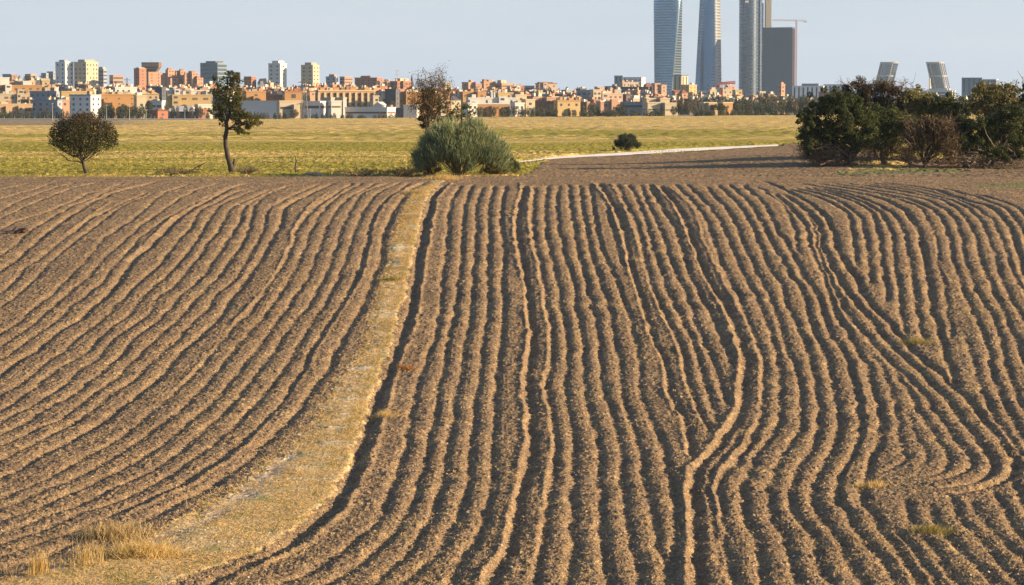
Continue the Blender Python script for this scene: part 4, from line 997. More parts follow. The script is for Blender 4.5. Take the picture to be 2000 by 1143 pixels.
wood('broken_stick', 'short dark stick on the furrows at the left edge, lower one', 144.5, [[(-14, 658, .05), (-2, 656, .05), (9, 652, .03)]], DARKWOOD, 'stick', 8, 0.06)

# ---------- straw, stubble and tufts
def blades(name, P, h, w, mat, lean=0.5, rs=None, tint=None, up=1.0):
    rs = rs or rng; n = len(P)
    d = rs.normal(0, lean, (n, 3)); d[:, 2] = up; d /= np.linalg.norm(d, axis=1)[:, None]
    L = (np.asarray(h) * rs.uniform(0.5, 1.3, n))[:, None]
    s = np.cross(d, rs.normal(0, 1, (n, 3))); s /= np.linalg.norm(s, axis=1)[:, None] + 1e-9
    ww = np.asarray(w); ww = ww[:, None] if ww.ndim else ww
    bend = rs.normal(0, 0.16, (n, 3)) * L
    W = np.stack([P - s * ww, P + s * ww, P + d * L * .6 + s * ww * .7, P + d * L + bend, P + d * L * .6 - s * ww * .7], 1)
    Vb = W.reshape(-1, 3); k = np.arange(n)[:, None] * 5
    q1 = k + np.array([[0, 1, 2, 4]]); 
    q2 = k + np.array([[4, 2, 3, 3]])
    me = bpy.data.meshes.new(name)
    t2 = k + np.array([[4, 2, 3]])
    allv = np.ascontiguousarray(Vb, np.float32)
    me.vertices.add(len(allv)); me.vertices.foreach_set('co', allv.ravel())
    li = np.concatenate([q1.ravel(), t2.ravel()]).astype(np.int32)
    me.loops.add(len(li)); me.loops.foreach_set('vertex_index', li)
    me.polygons.add(2 * n)
    me.polygons.foreach_set('loop_start', np.concatenate([np.arange(n) * 4, 4 * n + np.arange(n) * 3]).astype(np.int32))
    me.update(calc_edges=True)
    if tint is not None: set_attr(me, 'tint', np.repeat(tint, 5))
    o = link_mesh(name, me, mat); return o
STRAW = leaf_mat('straw', [(0.22, 0.145, 0.065), (0.40, 0.285, 0.13), (0.62, 0.48, 0.25)], 0.25, 0.7)
GOLD = leaf_mat('golden_grass', [(0.40, 0.255, 0.085), (0.60, 0.42, 0.15), (0.74, 0.57, 0.26)], 0.5, 0.6)
MEADB = leaf_mat('meadow_blades', [(0.10, 0.105, 0.022), (0.24, 0.20, 0.05), (0.44, 0.32, 0.125)], 0.35, 0.7)
rs = np.random.default_rng(61)
# stubble on the ploughland: thick near the camera, thin further up
n = 120000
yy = 70 + 150 * rs.random(n) ** 2.1; uu = rs.uniform(-120, 2120, n)
xx = (uu - CX) / F * yy
den = vnoise(xx * 0.55, yy * 0.55, 62) * 0.7 + vnoise(xx * 0.14, yy * 0.14, 63) * 0.6 + 0.18 * (yy < 92)
keep = den > 0.60; xx, yy = xx[keep], yy[keep]
zz = field_z(xx, yy)
o = blades('straw_stubble', np.stack([xx, yy, zz], 1), 0.125 + 0.0 * xx, 0.0060 + 0.00003 * yy, STRAW, 1.5, rs, rs.random(len(xx)), 0.55)
tag(o, 'pale chopped straw and stubble scattered over the ploughed soil', kind='stuff')
# dry grass lying over the track
n = 60000
ri = np.searchsorted(Yrow, 72 + 150 * rs.random(n) ** 1.8); ri = np.clip(ri, 0, NR - 1)
uu = uL[ri] + (uR[ri] - uL[ri]) * rs.random(n); yy = Yrow[ri]
xx = (uu - CX) * kx[ri]
ok = vnoise(xx * 0.8, yy * 0.8, 64) > 0.36
xx, yy = xx[ok], yy[ok]
wk = np.clip((uR[np.clip(np.searchsorted(Yrow, yy), 0, NR - 1)] - (xx / kx[np.clip(np.searchsorted(Yrow, yy), 0, NR - 1)] + CX)) * 0.02, 0, 1)
gr = (vnoise(xx * 0.9, yy * 0.9, 65) > 0.66)
o = blades('dry_track_grass', np.stack([xx, yy, field_z(xx, yy)], 1), 0.13, 0.0055 + 0.00003 * yy, GOLD, 1.7, rs, np.clip(rs.random(len(xx)) * .8 - .3 * gr, 0, 1), 0.55)
tag(o, 'thin dry yellow grass covering the raised track', kind='stuff')
# weeds and straw drifts along both edges of the track
n = 9000
ri = np.clip(np.searchsorted(Yrow, 72 + 145 * rs.random(n) ** 1.5), 0, NR - 1); yy = Yrow[ri]
e_ = rs.random(n) < .72
xx = np.where(e_, (uL[ri] - CX) * kx[ri] + rs.normal(-.15, .38, n), (uR[ri] - CX) * kx[ri] + rs.normal(-.25, .18, n))
ok = vnoise(xx * .7, yy * .5, 68) > .52; xx, yy = xx[ok], yy[ok]
o = blades('track_edge_weeds', np.stack([xx, yy, field_z(xx, yy)], 1), 0.19, 0.008, STRAW, 0.8, rs, rs.random(len(xx)), .7)
tag(o, 'straw coloured weeds along the edges of the track', kind='stuff')
# rough grass along the field's far edge and on the near meadow
n = 150000
yy = 236.5 + 150 * rs.random(n) ** 1.9; uu = rs.uniform(-150, 2150, n); xx = (uu - CX) / F * yy
zz = ground_z(xx, yy); U2, V2 = uv_of(xx, yy, zz)
so_ = in_poly(U2, V2, SOIL_POLY) | in_poly(U2, V2, GREEN_POLY)
den = vnoise(xx * 0.5, yy * 0.25, 66)
keep = (~so_) & (den > 0.40) & ~((U2 > 1050) & (V2 > 300))
xx, yy, zz, den = xx[keep], yy[keep], zz[keep], den[keep]
edge = np.clip(1 - (yy - 236) / 9, 0, 1)
tn = np.clip(dry_of(xx, yy) * 2.2 + 0.35 + 0.5 * (den - 0.5) + 0.35 * edge * vnoise(xx * .4, yy * .4, 67) + 0.25 * rs.random(len(xx)), 0, 1)
o = blades('rough_grass', np.stack([xx, yy, zz - 0.05 - 0.3 * edge], 1), 0.28 + 0.42 * edge * den, 0.016, MEADB, 0.45, rs, tn)
tag(o, 'rough yellow and green grass of the meadow beyond the field', kind='stuff')

# pale stones turned up by the plough
n = 420
yy = 74 + 150 * rs.random(n) ** 1.3; uu = rs.uniform(-100, 2100, n); xx = (uu - CX) / F * yy; zz = field_z(xx, yy)
oc = np.array([(1, 0, 0), (0, 1, 0), (-1, 0, 0), (0, -1, 0), (0, 0, .8), (0, 0, -.6)]); of = np.array([(0, 1, 4), (1, 2, 4), (2, 3, 4), (3, 0, 4), (1, 0, 5), (2, 1, 5), (3, 2, 5), (0, 3, 5)])
W = (np.stack([xx, yy, zz + .01], 1)[:, None, :] + oc[None] * (rs.uniform(.018, .055, n))[:, None, None] * rs.uniform(.6, 1.3, (n, 6, 1))).reshape(-1, 3)
o = link_mesh('pale_stones', np_mesh('pale_stones', W, (np.arange(n)[:, None, None] * 6 + of[None]).reshape(-1, 3)), wall_mat('pale_stone', (0.55, 0.48, 0.40), .9, .2, 5)); tag(o, 'pale stones on the ploughed soil', kind='stuff')
def grass_clump(label, u, v, width, h, n, seed, mat=GOLD, lean=0.35, cat='grass clump'):
    r = np.random.default_rng(seed); Y = float(near_Y(v)); base = Vector((float((u - CX) / F * Y), Y, 0))
    base.z = float(field_z(np.array([base.x]), np.array([base.y]))[0])
    q = r.normal(0, 1, (n, 2)) * np.array([width * 0.3, width * 0.22])
    z = field_z(base.x + q[:, 0], base.y + q[:, 1]) - base.z
    o = blades('grass_clump', np.column_stack([q, z]), h, 0.008, mat, lean, r, r.random(n))
    o.location = base; tag(o, label, cat); return o
grass_clump('big golden clump of long dry grass beside the pale trail, bottom left', 268, 1090, 1.9, 0.55, 1500, 71, GOLD, 0.85)
grass_clump('bushy clump of dry weeds left of the big golden grass clump', 215, 1052, 1.5, 0.50, 1300, 72, STRAW, 0.5)
grass_clump('tall thin yellow stalks in the bottom left corner', 66, 1128, 0.45, 0.62, 140, 73, GOLD, 0.12)
grass_clump('loose tall pale stalks between the corner stalks and the golden clump', 158, 1112, 0.8, 0.75, 120, 74, GOLD, 0.16)
grass_clump('small orange tuft on the furrows right of the track, lower one', 748, 812, 1.1, 0.26, 420, 75, GOLD, 0.9)
grass_clump('small rusty tuft on the furrows right of the track, upper one', 792, 722, 0.8, 0.26, 300, 76, leaf_mat('rusty_tuft', [(0.20, 0.09, 0.03), (0.36, 0.17, 0.05), (0.46, 0.25, 0.09)], .3), 0.9)
grass_clump('yellow green weed on the grass track halfway up', 764, 548, 1.0, 0.30, 420, 77, leaf_mat('weed', [(0.16, 0.14, 0.03), (0.28, 0.23, 0.06), (0.42, 0.33, 0.12)], .3), 0.7)
grass_clump('straw tuft at the top of the grass track', 808, 378, 1.6, 0.42, 700, 78, STRAW, 0.7)
grass_clump('golden grass at the very top of the track, below the broom bush', 866, 352, 2.4, 0.5, 900, 79, GOLD, 0.6)
grass_clump('pale tuft at the tip of the hooked furrow, bottom right', 1706, 950, 0.9, 0.30, 350, 80, GOLD, 0.8)
grass_clump('greenish yellow tuft among the broken furrows at bottom right', 1832, 1040, 1.1, 0.28, 420, 81, MATS['weed'], 0.8)
grass_clump('yellow weeds where the wheel tracks meet at right', 1795, 668, 1.4, 0.28, 500, 82, MATS['weed'], 0.8)
# ================================================================== THE CITY
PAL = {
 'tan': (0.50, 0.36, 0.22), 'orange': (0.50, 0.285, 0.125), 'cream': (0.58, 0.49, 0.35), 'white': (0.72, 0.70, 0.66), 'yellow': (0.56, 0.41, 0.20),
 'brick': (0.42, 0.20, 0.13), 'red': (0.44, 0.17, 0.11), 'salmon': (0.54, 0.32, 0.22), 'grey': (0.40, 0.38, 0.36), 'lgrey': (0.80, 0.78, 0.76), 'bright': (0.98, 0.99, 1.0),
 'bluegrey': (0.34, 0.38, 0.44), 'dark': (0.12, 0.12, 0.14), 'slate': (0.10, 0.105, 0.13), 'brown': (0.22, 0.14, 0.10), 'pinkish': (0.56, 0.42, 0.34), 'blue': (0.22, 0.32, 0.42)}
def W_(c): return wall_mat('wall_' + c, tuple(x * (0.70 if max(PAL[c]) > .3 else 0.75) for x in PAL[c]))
TILE = wall_mat('red_roof_tile', (0.23, 0.10, 0.065), 0.9, 0.3, 0.4)
SLATE = wall_mat('slate_roof', (0.085, 0.085, 0.105), 0.8, 0.25, 0.4)
GLASS = glass_mat('window_glass', (0.050, 0.060, 0.075), 0.18)
SHUT = glass_mat('brown_shutter', (0.13, 0.085, 0.06), 0.7, 0.0, 0.2)
METAL = wall_mat('galvanised', (0.45, 0.45, 0.45), 0.5, 0.15, 1.0)
_cubes = {}
def cube(mat):
    if mat.name not in _cubes:
        me = bpy.data.meshes.new('block_' + mat.name)
        v = [(x, y, z) for x in (-.5, .5) for y in (-.5, .5) for z in (-.5, .5)]
        me.from_pydata(v, [], [(0, 1, 3, 2), (4, 6, 7, 5), (0, 4, 5, 1), (2, 3, 7, 6), (0, 2, 6, 4), (1, 5, 7, 3)])
        me.materials.append(mat); me.update(); _cubes[mat.name] = me
    return _cubes[mat.name]
def box(name, parent, mat, x0, x1, y0, y1, z0, z1):
    o = bpy.data.objects.new(name, cube(mat)); COL.objects.link(o); o.parent = parent
    o.location = ((x0 + x1) / 2, (y0 + y1) / 2, (z0 + z1) / 2)
    o.scale = (max(abs(x1 - x0), .01), max(abs(y1 - y0), .01), max(abs(z1 - z0), .01)); return o
def poly_obj(name, parent, mat, verts, faces):
    me = bpy.data.meshes.new(name); me.from_pydata([tuple(v) for v in verts], [], faces); me.update()
    return link_mesh(name, me, mat, parent)
def hip(name, parent, mat, x0, x1, y0, y1, z, h, gable=False, ov=0.5):
    x0 -= ov; x1 += ov; y0 -= ov; y1 += ov
    w, d = x1 - x0, y1 - y0; i = 0.0 if gable else min(w, d) / 2
    if w >= d: a, b = (x0 + i, (y0 + y1) / 2), (x1 - i, (y0 + y1) / 2)
    else: a, b = ((x0 + x1) / 2, y0 + i), ((x0 + x1) / 2, y1 - i)
    V = [(x0, y0, z), (x1, y0, z), (x1, y1, z), (x0, y1, z), (*a, z + h), (*b, z + h)]
    if w >= d: Fc = [(0, 1, 5, 4), (1, 2, 5), (2, 3, 4, 5), (3, 0, 4), (3, 2, 1, 0)]
    else: Fc = [(0, 1, 4), (1, 2, 5, 4), (2, 3, 5), (3, 0, 4, 5), (3, 2, 1, 0)]
    return poly_obj(name, parent, mat, V, Fc)

brs = np.random.default_rng(90)
def windows(root, R, L, H, Hv, win, D, mat, fl=3.2, sp=3.4, ww=1.5, wh=1.5, z1=None, faces='RL'):
    """rows of real panes standing a hand's breadth proud of the wall"""
    z1 = H if z1 is None else z1
    nf = max(1, int((Hv - 0.4) / fl))
    fx = []
    for f in faces:
        Wd = R if f == 'R' else L
        if Wd < 2.2: continue
        fx.append((f, Wd, max(1, int(Wd / sp))))
    tot = sum(n for _, _, n in fx) * nf
    if win == 'g' and tot > 90:
        k = math.ceil(tot / 90.0); sp *= k
        fx = [(f, Wd, max(1, int(Wd / sp))) for f, Wd, n in fx]; ww *= min(k, 1.6) * 1.0
    for f, Wd, n in fx:
        for i in range(nf):
            zc = z1 - 0.5 - fl * (i + 0.5)
            if zc - wh / 2 < 0: continue
            if win == 'b':
                a, b = 0.5, Wd - 0.5
                if f == 'R': box('window_band', root, mat, a, b, -0.12, 0.1, zc - wh / 2, zc + wh / 2)
                else: box('window_band', root, mat, -0.12, 0.1, a, b, zc - wh / 2, zc + wh / 2)
                continue
            for j in range(n):
                c = Wd * (j + 0.5) / n
                if brs.random() < 0.06: continue
                w2 = ww / 2 * brs.uniform(.85, 1.15)
                if f == 'R': box('window', root, mat, c - w2, c + w2, -0.12, 0.1, zc - wh / 2, zc + wh / 2)
                else: box('window', root, mat, -0.12, 0.1, c - w2, c + w2, zc - wh / 2, zc + wh / 2)
        if win == 'v':
            pass

def bld(name, label, u0, us, u1, vt, vb, D, psi, col, win='g', roof='flat', rc=None, rh=3.0, fl=3.1, sp=3.6, ww=1.5, wh=1.4, wm=None, ch=0, top=None, cat='building', group=None, balc=False, faces='RL', pier=None, mind=6.0):
    m = mpp(D); ps = math.radians(psi)
    P = at(us, vt, D); zb = gz(P.x, D) - 1.0
    H = P.z - zb
    rfh = 0.0
    if roof in ('hip', 'gable'): rfh = rh; H = H - rfh
    R = max((u1 - us) * m / math.cos(ps), mind if us < u1 else 3.0); L = max((us - u0) * m / math.sin(ps), mind)
    t = empty(name, (P.x, D, zb), ps); tag(t, label, cat, group)
    wc = W_(col)
    box('wall', t, wc, 0, R, 0, L, 0, H)
    if not pier and win and roof == 'flat' and R > 11 and D < 2700 and mind <= 9:
        nb_ = int(R / brs.uniform(7, 11))  # made-up bays, added so their shadows break up the sunlit fronts
        for j in range(nb_):
            c = R * (j + brs.uniform(.25, .75)) / nb_; w2 = brs.uniform(1.2, 2.6); pz = H * brs.choice([.55, .8, 1.0, 1.0]) + brs.uniform(.2, 1.6); dp = brs.uniform(1.5, 3.5)
            box('added_shadow_bay', t, W_(col if brs.random() < .85 else ['white', 'cream', 'tan'][brs.integers(0, 3)]), c - w2, c + w2, -dp, -0.004, 0.2, pz)
            for k in range(int(pz / 3.3)):
                if brs.random() < .8: box('window', t, GLASS, c - w2 * .5, c + w2 * .5, -dp - .12, -dp + .1, pz - 2.4 - 3.3 * k, pz - 1.1 - 3.3 * k)
    if win and R > 8 and D < 2700:
        for j in range(int(brs.integers(0, 3))):
            c = R * brs.uniform(.1, .9); w2 = brs.uniform(.7, 2.0); hh = brs.uniform(.9, 2.4)
            box('rooftop_block', t, W_(['white', 'cream', 'grey', 'brick', 'salmon'][brs.integers(0, 5)]), c - w2, c + w2, 1.2, 4.2, H - .2, H + .7 + hh)
    Hv = max(2.8, min(H, (vb - vt) * m - rfh))
    if win in ('g', 'b'): windows(t, R, L, H, Hv, win, D, wm or GLASS, fl, sp, ww, wh, None, faces)
    if win == 'v':
        n = max(2, min(40, int(R / sp)))
        for j in range(n):
            c = R * (j + .5) / n; box('window_strip', t, wm or GLASS, c - ww / 2, c + ww / 2, -0.12, .1, max(.5, H - Hv + .5), H - .8)
        n = max(2, min(40, int(L / sp)))
        for j in range(n):
            c = L * (j + .5) / n; box('window_strip', t, wm or GLASS, -0.12, .1, c - ww / 2, c + ww / 2, max(.5, H - Hv + .5), H - .8)
    if roof == 'flat':
        rcm = W_(rc) if rc else wc
        box('parapet', t, rcm, -0.25, R + .25, -0.25, L + .25, H + 0.002, H + 0.75)
        Ht = H + 0.75
    else:
        hip('roof', t, SLATE if rc == 'slate' else TILE if rc in (None, 'tile') else W_(rc), 0, R, 0, L, H + .003, rfh, roof == 'gable'); Ht = H + rfh * 0.4
    if top:
        for (a, b, h, cc) in [(max(.04, q_[0]), min(.96, q_[1] if q_[0] >= 0 else .9), q_[2], q_[3]) for q_ in top]:           # rooftop blocks along the right-hand face: from, to (0..1), height, colour
            box('rooftop_block', t, W_(cc), R * a, R * b, L * 0.15, L * 0.7, Ht - .3, Ht + h)
    for k in range(ch):
        x = brs.uniform(.1, .9) * R; y = brs.uniform(.1, .6) * L; h = brs.uniform(1.0, 2.2); s = brs.uniform(.6, 1.3)
        box('chimney', t, W_(['white', 'cream', 'tan', 'salmon'][brs.integers(0, 4)]), x - s, x + s, y - s * .7, y + s * .7, Ht - .5, Ht + h)
    if balc:
        nf = int(Hv / fl)
        for i in range(min(nf, 14)):
            z = H - fl * (i + 1)
            if z < 1: break
            box('balcony', t, W_('white'), R * .18, R * .46, -1.2, -0.13, z + .1, z + 1.1); box('balcony', t, W_('white'), R * .56, R * .84, -1.2, -0.13, z + .1, z + 1.1)
    if pier:
        for j in range(pier + 1):
            c = R * j / pier; w2 = R / pier * .17
            box('pilaster', t, W_('cream'), c - w2, c + w2, -1.1, -0.13, 0.3, H - .9)
    return t

# ---- first line of buildings, at the edge of the meadow (left to right)
bld('tan_block', 'low tan building with dark recessed bays at the far left of the first row', -8, -4, 58, 205, 220, 1640, 26, 'tan', 'g', sp=5.2, ww=3.4, wh=2.2, wm=SHUT, fl=4.4, top=[(.1, .3, 1.0, 'cream')])
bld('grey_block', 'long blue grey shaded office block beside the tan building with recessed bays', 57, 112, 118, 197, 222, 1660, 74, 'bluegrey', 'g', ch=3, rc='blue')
bld('tan_house', 'narrow tan house between the blue grey office block and the pale blue block', 112, 118, 134, 197, 214, 1680, 32, 'salmon', 'g', ch=2)
bld('pale_block', 'pale blue block with a cream sunlit right end behind the round dark tree', 133, 177, 193, 187, 220, 1630, 60, 'lgrey', 'g', sp=4.2, rc='bluegrey', ch=2)
bld('orange_block', 'long bright orange block with trees along its foot', 192, 195, 267, 186, 208, 1650, 20, 'orange', 'g', ww=.9, wh=.8, sp=6, wm=SHUT, rc='orange', top=[(.32, .62, 1.4, 'cream')], ch=4)
bld('cream_block', 'narrow cream end block at the right of the bright orange block', 265, 267, 279, 188, 215, 1640, 25, 'cream', 'g', top=[(.1, .6, 1.5, 'white')])
bld('dark_hall', 'dark low hall with rounded roof right of the cream end block', 279, 310, 321, 194, 212, 1720, 72, 'dark', 'b', roof='hip', rc='brown', rh=2.2)
bld('white_house', 'white shaded house with two dark windows behind the brick hut', 293, 316, 320, 199, 214, 1600, 78, 'white', 'g', fl=4.2, sp=3.4, ww=2.6, wh=1.4, rc='white', faces='L')
bld('brick_hut', 'small brick hut with a low hipped roof at the edge of the meadow', 296, 308, 326, 212, 228, 1540, 42, 'red', 'g', roof='hip', rc='tile', rh=1.3, fl=3.2, sp=3.8, cat='hut')
bld('blue_hall', 'big hall with long pale blue roof and dark glass front, left of the slender tree', 320, 384, 392, 207, 224, 1600, 76, 'dark', 'b', roof='hip', rc='lgrey', rh=3.2, fl=4.5, wh=2.5)
bld('white_wing', 'sunlit white wing at the right end of the big blue roofed hall', 384, 387, 414, 206, 216, 1570, 24, 'white', 'g', sp=4.5)
bld('brick_shed', 'low brick shed under the white wing, just left of the slender tree', 386, 388, 406, 215, 226, 1550, 25, 'brick', 'g', sp=4.2, cat='shed')
bld('grey_warehouse', 'plain grey windowless warehouse to the right of the slender tree', 470, 545, 547, 199, 222, 1600, 78, 'lgrey', None, rc='white')
bld('cream_warehouse', 'cream warehouse with one dark slit window right of the grey warehouse', 543, 546, 591, 199, 221, 1575, 22, 'cream', 'b', fl=6.0, wh=1.3, sp=3, faces='R')
bld('banded_office', 'grey office with pale floor bands and dark ribbon windows by the pylon', 593, 625, 634, 200, 228, 1560, 70, 'lgrey', 'b', fl=4.4, wh=1.5, wm=SHUT)
bld('stair_tower', 'tall plain grey block with a lit right edge, centre of the first row', 632, 646, 649, 193, 228, 1575, 72, 'grey', 'g', sp=3, ww=.8)
bld('banded_office', 'small white banded end wing between the two plain grey blocks', 645, 647, 657, 199, 227, 1556, 20, 'white', 'b', fl=4.6, wh=1.0, wm=SHUT)
bld('stair_tower', 'wide plain grey block standing right of the white banded wing', 655, 670, 674, 193, 226, 1580, 74, 'grey', None)
bld('pilaster_apartments', 'long apartment block with cream vertical pilasters and orange balconies', 618, 622, 728, 178, 209, 1720, 22, 'orange', 'g', pier=9, wm=SHUT, ww=2.2, sp=3.8, rc='cream', top=[(.0, .12, 1.6, 'orange'), (.28, .38, 1.6, 'orange'), (.58, .68, 1.6, 'orange'), (.84, .94, 1.6, 'orange')], ch=3)
bld('grey_strip_building', 'long low grey building with one dark ribbon window and white right end', 672, 756, 771, 212, 226, 1555, 66, 'lgrey', 'b', fl=3.8, wh=1.0, wm=SHUT, rc='lgrey')
bld('lit_row_house', 'low sunlit house row behind the long grey building', 725, 729, 756, 189, 202, 1700, 24, 'cream', 'g')
bld('pale_gable_house', 'pale blue grey gabled house behind the long low grey building', 733, 747, 754, 199, 212, 1640, 66, 'lgrey', 'g', roof='gable', rc='lgrey', rh=2.4, sp=4, cat='house')
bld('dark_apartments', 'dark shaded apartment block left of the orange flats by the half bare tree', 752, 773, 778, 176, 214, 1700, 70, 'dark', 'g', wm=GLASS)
bld('orange_flats', 'orange flats directly behind the half bare tree', 776, 779, 832, 182, 206, 1720, 24, 'orange', 'g', wm=SHUT, ch=3)
bld('grey_wall_shed', 'plain pale grey shed at the meadow edge left of the half bare tree', 788, 814, 817, 207, 229, 1545, 78, 'lgrey', None, cat='shed')
bld('dark_shed', 'small dark shed between the orange flats and the pale grey shed', 776, 788, 791, 213, 225, 1580, 74, 'dark', None, cat='shed')
bld('orange_flats', 'salmon flats showing through the bare twigs to the right', 828, 831, 878, 184, 212, 1740, 24, 'salmon', 'g', wm=SHUT, ch=2)
bld('cream_house', 'cream house with dark roof just right of the half bare tree', 874, 880, 900, 188, 202, 1760, 35, 'cream', 'g', roof='hip', rc='slate', rh=2.6, cat='house')
bld('white_topped_block', 'long orange block whose top storeys are white, right of the broom bush', 912, 916, 1012, 204, 225, 1600, 14, 'orange', 'g', wm=SHUT, sp=4.2, ww=1.6, rc='white', mind=9)
bld('white_gallery', 'white upper gallery with dark vertical slots above the long orange block', 911, 915, 1011, 193, 204, 1612, 14, 'white', 'v', sp=7.0, ww=1.0, rc='white', top=[(.08, .16, 1.8, 'white'), (.47, .5, 3.2, 'white'), (.52, .55, 3.2, 'white')])
bld('white_stair', 'slim white stair block at the left end of the long orange block', 912, 914, 925, 203, 225, 1590, 26, 'white', 'g', sp=2.2)
bld('white_stair', 'slim white stair block at the right end of the long orange block', 1004, 1006, 1014, 203, 225, 1590, 26, 'white', 'g', sp=2.2)
bld('cream_flats', 'tall pale yellow flats right of the white gallery', 1003, 1007, 1029, 187, 220, 1630, 26, 'cream', 'g', sp=5, top=[(.5, .8, 1.5, 'cream')], rc='cream')
bld('cream_flats', 'lower pale yellow flats, stepped down to the right', 1024, 1027, 1038, 196, 219, 1615, 26, 'cream', 'g', sp=4)
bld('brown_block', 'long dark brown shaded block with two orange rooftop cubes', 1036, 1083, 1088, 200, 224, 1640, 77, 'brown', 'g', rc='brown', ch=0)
bld('rooftop_cube', 'left orange cube house above the long dark brown block', 1039, 1041, 1048, 192, 200, 1680, 25, 'salmon', 'g', sp=2.4, cat='house')
bld('rooftop_cube', 'right orange cube house above the long dark brown block', 1066, 1068, 1076, 192, 200, 1680, 25, 'salmon', 'g', sp=2.4, cat='house')
bld('golden_block', 'golden orange block with small dark windows, middle of the meadow edge', 1085, 1089, 1134, 198, 220, 1620, 22, 'yellow', 'g', ww=1.1, sp=4, ch=4, rc='orange')
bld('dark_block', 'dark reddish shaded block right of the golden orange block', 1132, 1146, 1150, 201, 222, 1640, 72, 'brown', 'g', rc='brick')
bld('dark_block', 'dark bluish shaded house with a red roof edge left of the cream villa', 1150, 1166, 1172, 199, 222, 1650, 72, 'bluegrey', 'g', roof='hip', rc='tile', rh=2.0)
bld('cream_villa', 'cream and orange villa with a flat white roof and cypresses before it', 1170, 1173, 1212, 199, 221, 1600, 24, 'salmon', 'g', rc='white', sp=4.5)
bld('grey_low_block', 'low blue grey block partly hidden by the round dark tree', 1206, 1256, 1262, 201, 219, 1660, 77, 'bluegrey', 'b', rc='grey')
bld('cream_cube', 'bright cream cube house, left one of a pair at the meadow edge', 1262, 1265, 1285, 202, 217, 1590, 20, 'cream', 'b', fl=6, wh=.6, mind=8, cat='house')
bld('cream_cube', 'bright cream cube house with dark bush at its foot, right one of a pair', 1296, 1299, 1320, 203, 217, 1590, 20, 'cream', 'b', fl=6, wh=.6, mind=8, cat='house')
bld('cream_cube', 'smaller cream block above and behind the left cream cube house', 1260, 1263, 1279, 194, 203, 1640, 22, 'cream', None, cat='house')
bld('cream_cube', 'smaller cream block above and behind the right cream cube house', 1287, 1290, 1308, 194, 203, 1640, 22, 'cream', None, cat='house')
bld('lilac_block', 'shaded lilac grey block between the pair of cream cube houses', 1284, 1294, 1298, 193, 216, 1650, 66, 'grey', None)
bld('tan_villa', 'tan villa with two dark windows left of the umbrella pine', 1372, 1375, 1412, 202, 218, 1600, 26, 'tan', 'g', sp=5, rc='cream', fl=3.4)
bld('yellow_villa', 'small golden villa right of the umbrella pine', 1409, 1412, 1432, 202, 217, 1590, 26, 'orange', 'g', sp=5, rc='cream')
bld('brick_villa', 'ruddy brick villa among the dark trees under the dark slab tower', 1514, 1518, 1538, 200, 213, 1680, 28, 'salmon', 'g', sp=3, ww=1.2)
# ---- second line
bld('terrace_block', 'long cream terrace with dark windows above the tan building at far left', -8, -4, 80, 185, 200, 1840, 18, 'cream', 'g', ww=2.2, wm=SHUT, ch=5)
bld('orange_terrace', 'long orange building at the far left with white rooftop boxes', -8, -4, 77, 168, 185, 1980, 18, 'orange', 'g', ww=2.0, wm=SHUT, sp=5, rc='orange')
bld('white_box_house', 'bright white box on the far left skyline of the near houses', -2, 0, 17, 153, 168, 2050, 22, 'white', None, cat='house')
bld('white_box_house', 'bright white box, second of the pair above the orange terrace', 43, 45, 61, 160, 169, 2050, 22, 'white', None, cat='house')
bld('orange_box_house', 'orange box house between the two white boxes', 16, 18, 31, 161, 168, 2060, 22, 'orange', None, cat='house')
bld('grey_box_house', 'shaded grey box house between the two white boxes', 31, 43, 46, 161, 169, 2056, 72, 'bluegrey', None, cat='house')
bld('yellow_gable_house', 'bright yellow house high above the orange terrace', 79, 82, 96, 153, 167, 2150, 25, 'yellow', 'g', roof='gable', rc='cream', rh=2.0, sp=5, cat='house')
bld('slate_roof_block', 'long block with dark slate roof left of the twin towers foot', 74, 136, 142, 165, 182, 2000, 76, 'slate', 'g', roof='hip', rc='slate', rh=4, wh=1, ch=3)
bld('lit_terrace', 'cream terrace with a row of chimneys under the slate roof', 86, 88, 112, 173, 184, 1930, 20, 'cream', 'g', ch=4, top=[(.55, .8, 2.2, 'yellow')])
bld('grey_terrace', 'shaded grey terrace under the slate roofed block', 56, 110, 116, 180, 198, 1820, 76, 'bluegrey', 'g')
bld('yellow_terrace', 'yellow terrace with many chimneys above the pale blue block', 117, 120, 174, 180, 192, 1800, 20, 'yellow', 'g', ch=7, ww=1.2)
bld('brown_roof_block', 'block with a big brown tiled roof above the pale blue block', 138, 168, 180, 165, 182, 1950, 55, 'brown', 'g', roof='hip', rc='brown', rh=4.5, ch=4)
bld('lit_house_row', 'white and cream houses with many chimneys left of the brick towers', 222, 225, 265, 172, 190, 1900, 25, 'white', 'g', ch=8, cat='houses')
bld('tan_long_roof', 'long low house with a tan curved roof left of the white house with two windows', 262, 266, 308, 178, 192, 1850, 24, 'tan', 'g', roof='hip', rc='tan', rh=2.2, ch=5)
bld('slate_roof_block', 'dark navy block between the tan roof and the white row', 296, 316, 322, 172, 196, 1880, 72, 'slate', 'g', ch=3)
bld('white_row', 'long white row split in three above the big blue roofed hall', 318, 327, 412, 178, 190, 1900, 16, 'white', 'v', sp=11.5, ww=1.2, wm=SHUT, ch=2)
bld('tan_strip', 'tan strip of low buildings between the white row and the blue roofed hall', 322, 328, 410, 187, 200, 1780, 16, 'yellow', 'g', sp=6, ww=3, wm=SHUT)
bld('dark_roof_row', 'dark slate roofed row above the orange school right of the slender tree', 496, 556, 562, 178, 190, 1900, 77, 'slate', 'b', roof='hip', rc='slate', rh=2.6, ch=4)
bld('orange_school', 'bright orange building just right of the slender tree crown', 476, 481, 518, 180, 200, 1750, 22, 'orange', 'g', sp=7, ww=2)
bld('brown_school_wing', 'shaded brown wing joining the two orange buildings', 514, 552, 558, 187, 200, 1760, 76, 'brown', 'g', sp=4)
